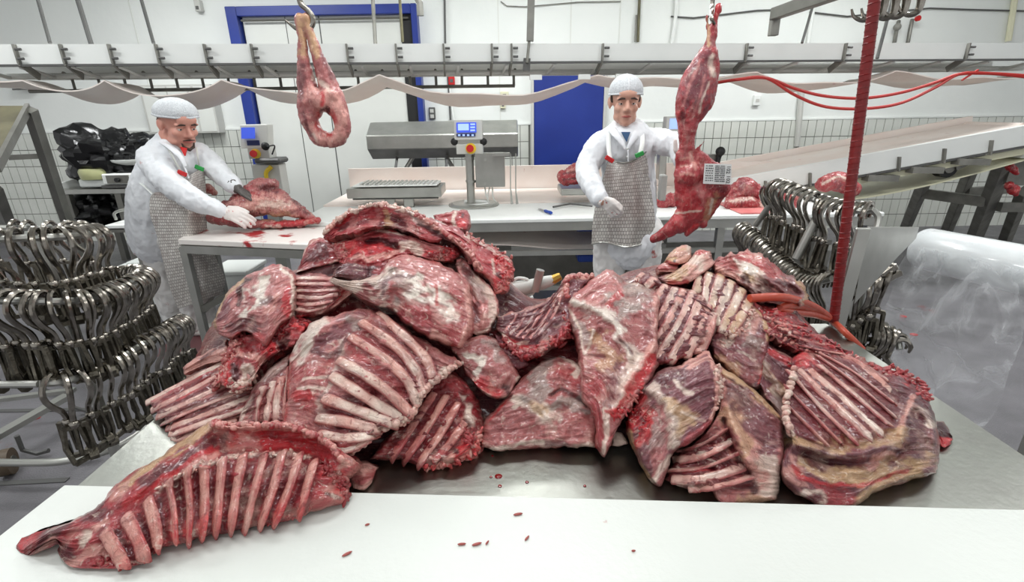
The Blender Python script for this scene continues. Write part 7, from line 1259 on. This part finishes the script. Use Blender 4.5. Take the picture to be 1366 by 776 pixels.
    for cn, a_, b_, c_ in (('red', (222, 193), (232, 212), (243, 231)), ('green', (262, 197), (264, 210), (266, 224))):
        st = obj('shoulder_strap', G().tube(spline([lw(*a_, -.11), lw(*b_, -.19), lw(*c_, -.20 if cn == 'red' else -.14)], 10), .009, 8, flat=.4, ref=(0, 1, 0)), M['greyplastic'], ap, True)
        q = lw(c_[0], c_[1], -.225 if cn == 'red' else -.16); obj('strap_clip', G().bar(q + np.array([-.025, 0, .012]), q + np.array([.025, 0, -.012]), .014, .026), M[cn], st, bevel=.003)
    obj('apron_belt', G().tube(spline([lw(176, 236, -.05), lw(192, 248, -.20), lw(204, 259, -.24)], 10), .008, 8, flat=.4), M['white'], ap, True)
    g = G(); hand(g, near[-1], lw(322, 290, -.20) - near[-1], (.1, -.6, .8), (.4, .5, .5), curl=.45, size=1.12, add=.0028); fuse('glove', g, .0048, GLOVE, t, 2)
    mg = mat('steel mesh glove', (122, 118, 114), .45, .6, noise=(200, .5, (84, 80, 78)), bump=(300, .6)); g = G(); hand(g, far[-1], lw(340, 262, -.05) - far[-1], (.1, -.2, 1.), (.2, -1., .1), curl=.4, size=1.12, add=.003); limb(g, [lerp(far[2], far[3], .62), far[3]], [.050, .036]); fuse('mesh_glove', g, .0055, mg, t, 2)
    return t, near
PL, near_ = build_left()

# ---------------------------------------------------------------- hanging cuts
Yh1 = 2.45
def hp(px, py, dy=0): return atY(px, py, Yh1 + dy)
PXM = .0035
q_ = hp(397, -10); hk = obj('carcass_hook', G().tube(spline([hp(398, -6), hp(402, 6), hp(411, 14), hp(417, 24), hp(416, 34), hp(408, 41), hp(397, 39), hp(388, 33), hp(381, 27)], 40), np.r_[np.full(26, .012), np.linspace(.012, .003, 14)], 10), M['hook'], None, True); tag(hk, 'curved steel hook carrying the pair of skinned legs at the upper left', 'hook'); obj('hook_shaft', G().cyl(hp(398, -5), (q_[0], q_[1], CEIL), .012, 10), M['hook'], hk, True)
g = G()
limb(g, [hp(399, 22), hp(402, 45), hp(405, 80), hp(409, 112), hp(416, 145)], [.017, .013, .020, .034, .048], flat=1.2); limb(g, [hp(407, 22), hp(413, 42), hp(424, 75), hp(437, 110), hp(447, 142)], [.017, .014, .020, .034, .046], flat=1.2)
limb(g, [hp(412, 130, -.01), hp(409, 150, -.02), hp(421, 178, -.02), hp(432, 186, -.02)], [.045, .036, .034, .036]); limb(g, [hp(445, 130, -.01), hp(456, 160, -.02), hp(455, 180, -.02), hp(442, 188, -.02)], [.046, .034, .036, .030]); limb(g, [hp(418, 128, -.02), hp(430, 136, -.02), hp(442, 128, -.02)], [.038, .042, .038])
limb(g, [hp(416, 160), hp(424, 184), hp(436, 186), hp(455, 182)], [.025, .03, .026, .028])
o = fuse('hanging_leg_pair', g, .006, M['calm'], None, 4, wrinkle=.005, wf=(14, 14, 10), lab='pair of skinned legs with a hollow pelvis hanging from a hook at the upper left', cat='meat')
paint(o, 'lean2', [('c', 'ochre', 12, .8, [(400, 20), (403, 50), (404, 70)]), ('c', 'ochre', 10, .8, [(408, 22), (416, 52), (424, 75)]), ('c', 'dark', 12, .7, [(400, 85), (402, 130)]), ('c', 'dark', 9, .7, [(430, 70), (445, 105)]), ('c', 'pink', 26, .8, [(418, 125), (432, 150), (420, 175)]), ('c', 'pink', 26, .9, [(444, 130), (452, 160), (448, 188)]), ('c', 'red', 9, .8, [(425, 150), (424, 170), (440, 178), (446, 160), (440, 148)]), ('c', 'maroon', 7, .9, [(428, 148), (436, 146), (440, 152)]), ('c', 'bright', 8, .8, [(432, 126), (430, 138)]), ('c', 'fat', 8, .8, [(415, 100), (440, 120)]), ('c', 'dark', 6, .7, [(404, 150), (414, 180)]), ('c', 'fat', 5, .7, [(416, 178), (424, 190)]), ('c', 'pink', 20, .7, [(430, 188), (450, 190)])])
Yh2 = 2.55
def hq(px, py, dy=0): return atY(px, py, Yh2 + dy)
hk = obj('carcass_hook', G().tube(spline([hq(951, -8, .01), hq(950, 12, .0), hq(949, 24, -.03), hq(953, 32, -.02)], 20), np.linspace(.011, .007, 20), 8), M['hook'], None, True); tag(hk, 'steel hook through the raised shank at the top right of the standing worker', 'hook'); q_ = hq(951, -8, .01); obj('hook_shaft', G().cyl(q_, (q_[0], q_[1], CEIL), .011, 8), M['hook'], hk, True)
g = G(); FLT = .62
limb(g, [hq(958, 10), hq(953, 30), hq(948, 55), hq(942, 78)], [.017, .014, .024, .042]); limb(g, [hq(943, 22), hq(944, 36), hq(945, 58)], [.008, .006, .010])
limb(g, [hq(944, 74), hq(934, 105), hq(927, 132), hq(920, 152), hq(916, 166)], [.045, .084, .092, .072, .042], flat=.7, ref=(0, 1, 0)); limb(g, [hq(948, 70), hq(951, 92), hq(946, 118)], [.022, .030, .022])
limb(g, [hq(918, 160), hq(916, 195), hq(914, 225)], [.046, .034, .042]); limb(g, [hq(906, 205), hq(904, 240), hq(906, 270)], [.014, .018, .022])
limb(g, [hq(932, 210), hq(945, 232), hq(955, 248)], [.035, .075, .070], flat=.55, ref=(0, 1, 0)); limb(g, [hq(920, 232), hq(928, 260), hq(922, 282), hq(906, 298)], [.070, .105, .088, .050], flat=.55, ref=(0, 1, 0)); limb(g, [hq(955, 250), hq(945, 275), hq(938, 298)], [.06, .05, .022], flat=.5, ref=(0, 1, 0)); limb(g, [hq(908, 295), hq(890, 309), hq(871, 319)], [.046, .034, .018], flat=.7, ref=(0, 1, 0)); limb(g, [hq(924, 300), hq(916, 312)], [.03, .012]); limb(g, [hq(926, 205), hq(934, 195), hq(940, 188)], [.010, .006, .004])
o = fuse('hanging_hindquarter', g, .0065, M['calm'], None, 4, wrinkle=.005, wf=(12, 12, 9), lab='long skinned hindquarter hanging by its shank beside the standing worker', cat='meat', wseed=4.)
paint(o, 'lean', [('c', 'purple', 44, .9, [(938, 90), (925, 130)]), ('c', 'purple', 24, .7, [(946, 60), (940, 90)]), ('c', 'mem', 5, .8, [(936, 80), (922, 110), (912, 140)]), ('c', 'mem', 4, .8, [(940, 100), (930, 140), (922, 160)]), ('c', 'fat', 10, .9, [(950, 76), (952, 100)]), ('c', 'fat', 4, .8, [(946, 110), (936, 135), (934, 150)]), ('c', 'grey', 6, .6, [(920, 100), (930, 90)]), ('c', 'red', 9, .9, [(957, 8), (955, 22)]), ('c', 'ochre', 6, .8, [(945, 26), (946, 60)]), ('c', 'dark', 8, .8, [(910, 150), (914, 165)]), ('c', 'lean2', 12, .7, [(916, 170), (914, 210)]), ('c', 'bone', 4, .8, [(908, 212), (925, 210)]), ('c', 'bone', 4, .8, [(908, 222), (926, 221)]), ('c', 'bone', 4, .8, [(907, 232), (926, 232)]), ('c', 'pink', 7, .8, [(922, 205), (928, 225)]), ('c', 'red', 30, .6, [(925, 262), (905, 290)]), ('c', 'dark', 20, .7, [(945, 240), (962, 252)]), ('c', 'ochre', 12, .5, [(955, 262), (942, 290)]), ('c', 'blood', 14, .8, [(885, 312), (872, 319)]), ('c', 'fat', 4, .8, [(950, 265), (946, 285)]), ('c', 'fat', 3, .8, [(900, 285), (935, 280)]), ('c', 'bright', 6, .8, [(930, 300), (916, 310)]), ('c', 'mem', 10, .6, [(930, 245), (940, 270)]), ('c', 'red', 5, .9, [(905, 150), (903, 165)])])
lab_ = thing('paper_label', 'white printed paper label pinned on the hanging hindquarter', 'label', hq(957, 245, -.09))
q = [hq(940, 218, -.085), hq(976, 219, -.075), hq(975, 246, -.075), hq(938, 245, -.085)]
obj('paper', G().prism(q, (0, 0, 0), (0, .002, 0)), M['paper'], lab_)
def lp(u, v): return q[0] * (1 - u) * (1 - v) + q[1] * u * (1 - v) + q[2] * u * v + q[3] * (1 - u) * v + np.array([0, -.0015, 0])
ink = G()
rl = random.Random(4)
for (u0, u1, rows_) in ((.06, .34, 7), (.40, .58, 9), (.60, .76, 9)):
    for r_i in range(rows_):
        v = .08 + r_i * .84 / rows_; x = u0
        while x < u1 - .02:
            wd = rl.choice((.02, .03, .045)); ink.prism([lp(x, v), lp(min(x + wd, u1), v), lp(min(x + wd, u1), v + .05), lp(x, v + .05)], (0, 0, 0), (0, .001, 0)); x += wd + rl.choice((.012, .02, .04 if u0 < .1 else .015))
po = obj('print', ink, M['ink'], lab_); po['kind'] = 'stuff'
def text(s, p, size, m, parent, name='print', rot=(math.pi / 2, 0, 0)):
    cu = bpy.data.curves.new(name, 'FONT'); cu.body = s; cu.size = size; cu.extrude = .0004; cu.align_x = 'CENTER'; cu.align_y = 'CENTER'; to_ = bpy.data.objects.new(name, cu); COL.objects.link(to_); bpy.context.view_layer.update(); me_ = bpy.data.meshes.new_from_object(to_.evaluated_get(bpy.context.evaluated_depsgraph_get())); bpy.data.objects.remove(to_); o_ = bpy.data.objects.new(name, me_); COL.objects.link(o_); me_.materials.clear(); me_.materials.append(m); o_.parent = parent; o_.location = np.asarray(p) - wpos(parent); o_.rotation_euler = rot; return o_
for v, s_ in ((.27, '102'), (.75, '102')): text(s_, lp(.88, v) + np.array([0, -.001, 0]), .026, M['ink'], lab_, rot=(math.pi / 2, math.radians(90), math.radians(2)))

# ---------------------------------------------------------------- cuts on the back tables
def lump(name, lab, Y, parts, base, strokes, vox=.007, wr=.010, grp=None):
    g = G()
    for pts, r, fl in parts: limb(g, [atY(x, y, Y + dy) for x, y, dy in pts], r, flat=fl, ref=(0, 0, 1))
    o = fuse(name, g, vox, M['meat'], None, 3, wrinkle=wr, wf=(13, 13, 13), lab=lab, cat='meat', group=grp, wseed=len(lab) * 1.7); paint(o, base, strokes); return o
Y1 = 3.43
lump('shank_joint', 'pink shank joint lying on the left cutting table under the hands of the bending worker', Y1, [([(300, 285, 0), (335, 272, 0), (370, 270, .02)], [.07, .105, .09], .8), ([(318, 272, .02), (345, 252, .04), (362, 246, .06)], [.06, .062, .045], 1), ([(370, 272, .0), (395, 280, 0), (418, 293, 0)], [.085, .06, .022], .8), ([(285, 290, -.03), (330, 298, -.04), (400, 298, -.02)], [.04, .045, .03], .6), ([(300, 278, 0), (292, 290, -.03)], [.05, .05], 1)], 'lean2',
     [('c', 'pink', 34, .9, [(330, 270), (370, 275), (390, 285)]), ('c', 'fat', 12, .7, [(345, 275), (385, 272)]), ('c', 'lean', 18, .9, [(315, 262), (335, 255)]), ('c', 'dark', 12, .8, [(350, 250), (366, 252)]), ('c', 'dark', 5, .8, [(330, 282), (370, 288), (400, 280)]), ('c', 'lean', 12, .8, [(290, 290), (330, 300)]), ('c', 'red', 8, .8, [(380, 296), (425, 293)]), ('c', 'dark', 7, .8, [(390, 265), (410, 285)]), ('c', 'ochre', 9, .6, [(350, 290), (385, 285)])])
lump('red_strip', 'flat red strip of meat lying under the pink shank joint', Y1 - .02, [([(350, 300, -.05), (385, 299, -.03), (424, 294, 0)], [.02, .03, .018], .6)], 'lean', [('c', 'red', 8, .8, [(370, 300), (420, 295)]), ('c', 'fat', 5, .8, [(355, 302), (375, 303)])])
lump('small_scrap_meat', 'small pink scrap between the arms of the bending worker', Y1 + .12, [([(278, 252, 0), (285, 256, 0)], [.03, .02], .8)], 'pink', [('c', 'red', 8, .8, [(280, 254)])])
box = obj('steel_tray', G().span(atY(748, 261, 3.85), atY(800, 244, 4.15)), M['steel'], bevel=.008); tag(box, 'steel tray box on the white table left of the standing worker', 'tray')
lump('meat_pieces', 'dark striped piece of meat in the steel tray left of the standing worker', 3.95, [([(752, 236, 0), (770, 228, 0), (786, 222, 0)], [.05, .075, .05], .8), ([(755, 240, -.02), (790, 240, 0)], [.04, .04], .7)], 'lean', [('c', 'dark', 4, .8, [(752, 232), (785, 226)]), ('c', 'dark', 4, .8, [(752, 240), (785, 236)]), ('c', 'pink', 4, .8, [(758, 228), (785, 220)]), ('c', 'blood', 10, .7, [(775, 222)])])
Yr = yF + .35
for nm, lab, parts, base, st in (
    ('beef_cut', 'rounded dark red cut on the white table, right beside the paper label', [([(980, 262, 0), (992, 252, .02), (1006, 258, .02)], [.06, .10, .07], .85)], 'lean', [('c', 'purple', 22, .7, [(990, 248)]), ('c', 'mem', 5, .7, [(980, 262), (1005, 250)])]),
    ('beef_cut', 'flat cut in front of the rounded dark red cut by the paper label', [([(975, 272, -.1), (1000, 270, -.1), (1012, 276, -.1)], [.045, .055, .04], .7)], 'lean', [('c', 'fat', 7, .8, [(975, 268), (1005, 264)]), ('c', 'dark', 9, .7, [(990, 274)])]),
    ('beef_cut', 'pink edged cut lying left of the right hook rack on the white table', [([(1015, 274, -.1), (1035, 268, -.05), (1058, 277, -.08)], [.05, .065, .05], .75)], 'lean', [('c', 'fat', 8, .9, [(1012, 272), (1028, 278)]), ('c', 'dark', 10, .7, [(1042, 268)]), ('c', 'pink', 6, .8, [(1040, 280), (1058, 278)])]),
    ('beef_cut', 'small bright red cut behind the pink edged cut', [([(1020, 257, .1), (1040, 256, .1), (1060, 262, .1)], [.04, .05, .04], .8)], 'lean', [('c', 'bright', 8, .7, [(1025, 256), (1050, 258)])]),
    ('beef_cut', 'dark red cut with a pale edge directly behind the upright hose', [([(1100, 245, .1), (1118, 242, .12), (1136, 252, .12)], [.06, .09, .06], .8)], 'lean', [('c', 'fat', 4, .9, [(1098, 246), (1115, 236), (1130, 238)]), ('c', 'purple', 14, .7, [(1118, 246)]), ('c', 'red', 8, .8, [(1132, 255)])]),
    ('beef_cut', 'small dark cut partly hidden behind the hanging hindquarter', [([(884, 270, 0), (897, 266, 0)], [.045, .05], .8)], 'lean', [('c', 'dark', 8, .7, [(888, 266)])])):
    lump(nm, lab, Yr, parts, base, st, grp='cuts on the white table')
for i, (px, py, Y) in enumerate(((1351, 225, 4.55), (1350, 250, 4.55))):
    lump('red_scrap', ['upper red scrap stuck on the grey machine stand at the right edge', 'lower larger red scrap hanging on the grey machine stand at the right edge'][i], Y, [([(px - 4, py - 3, 0), (px + 2, py + 3, 0)], [.03, .02 + .02 * i], .8), ([(px, py, 0), (px + 5, py + 6 + 3 * i, 0)], [.025, .015], 1)], 'red', [('c', 'blood', 6, .8, [(px, py)])])
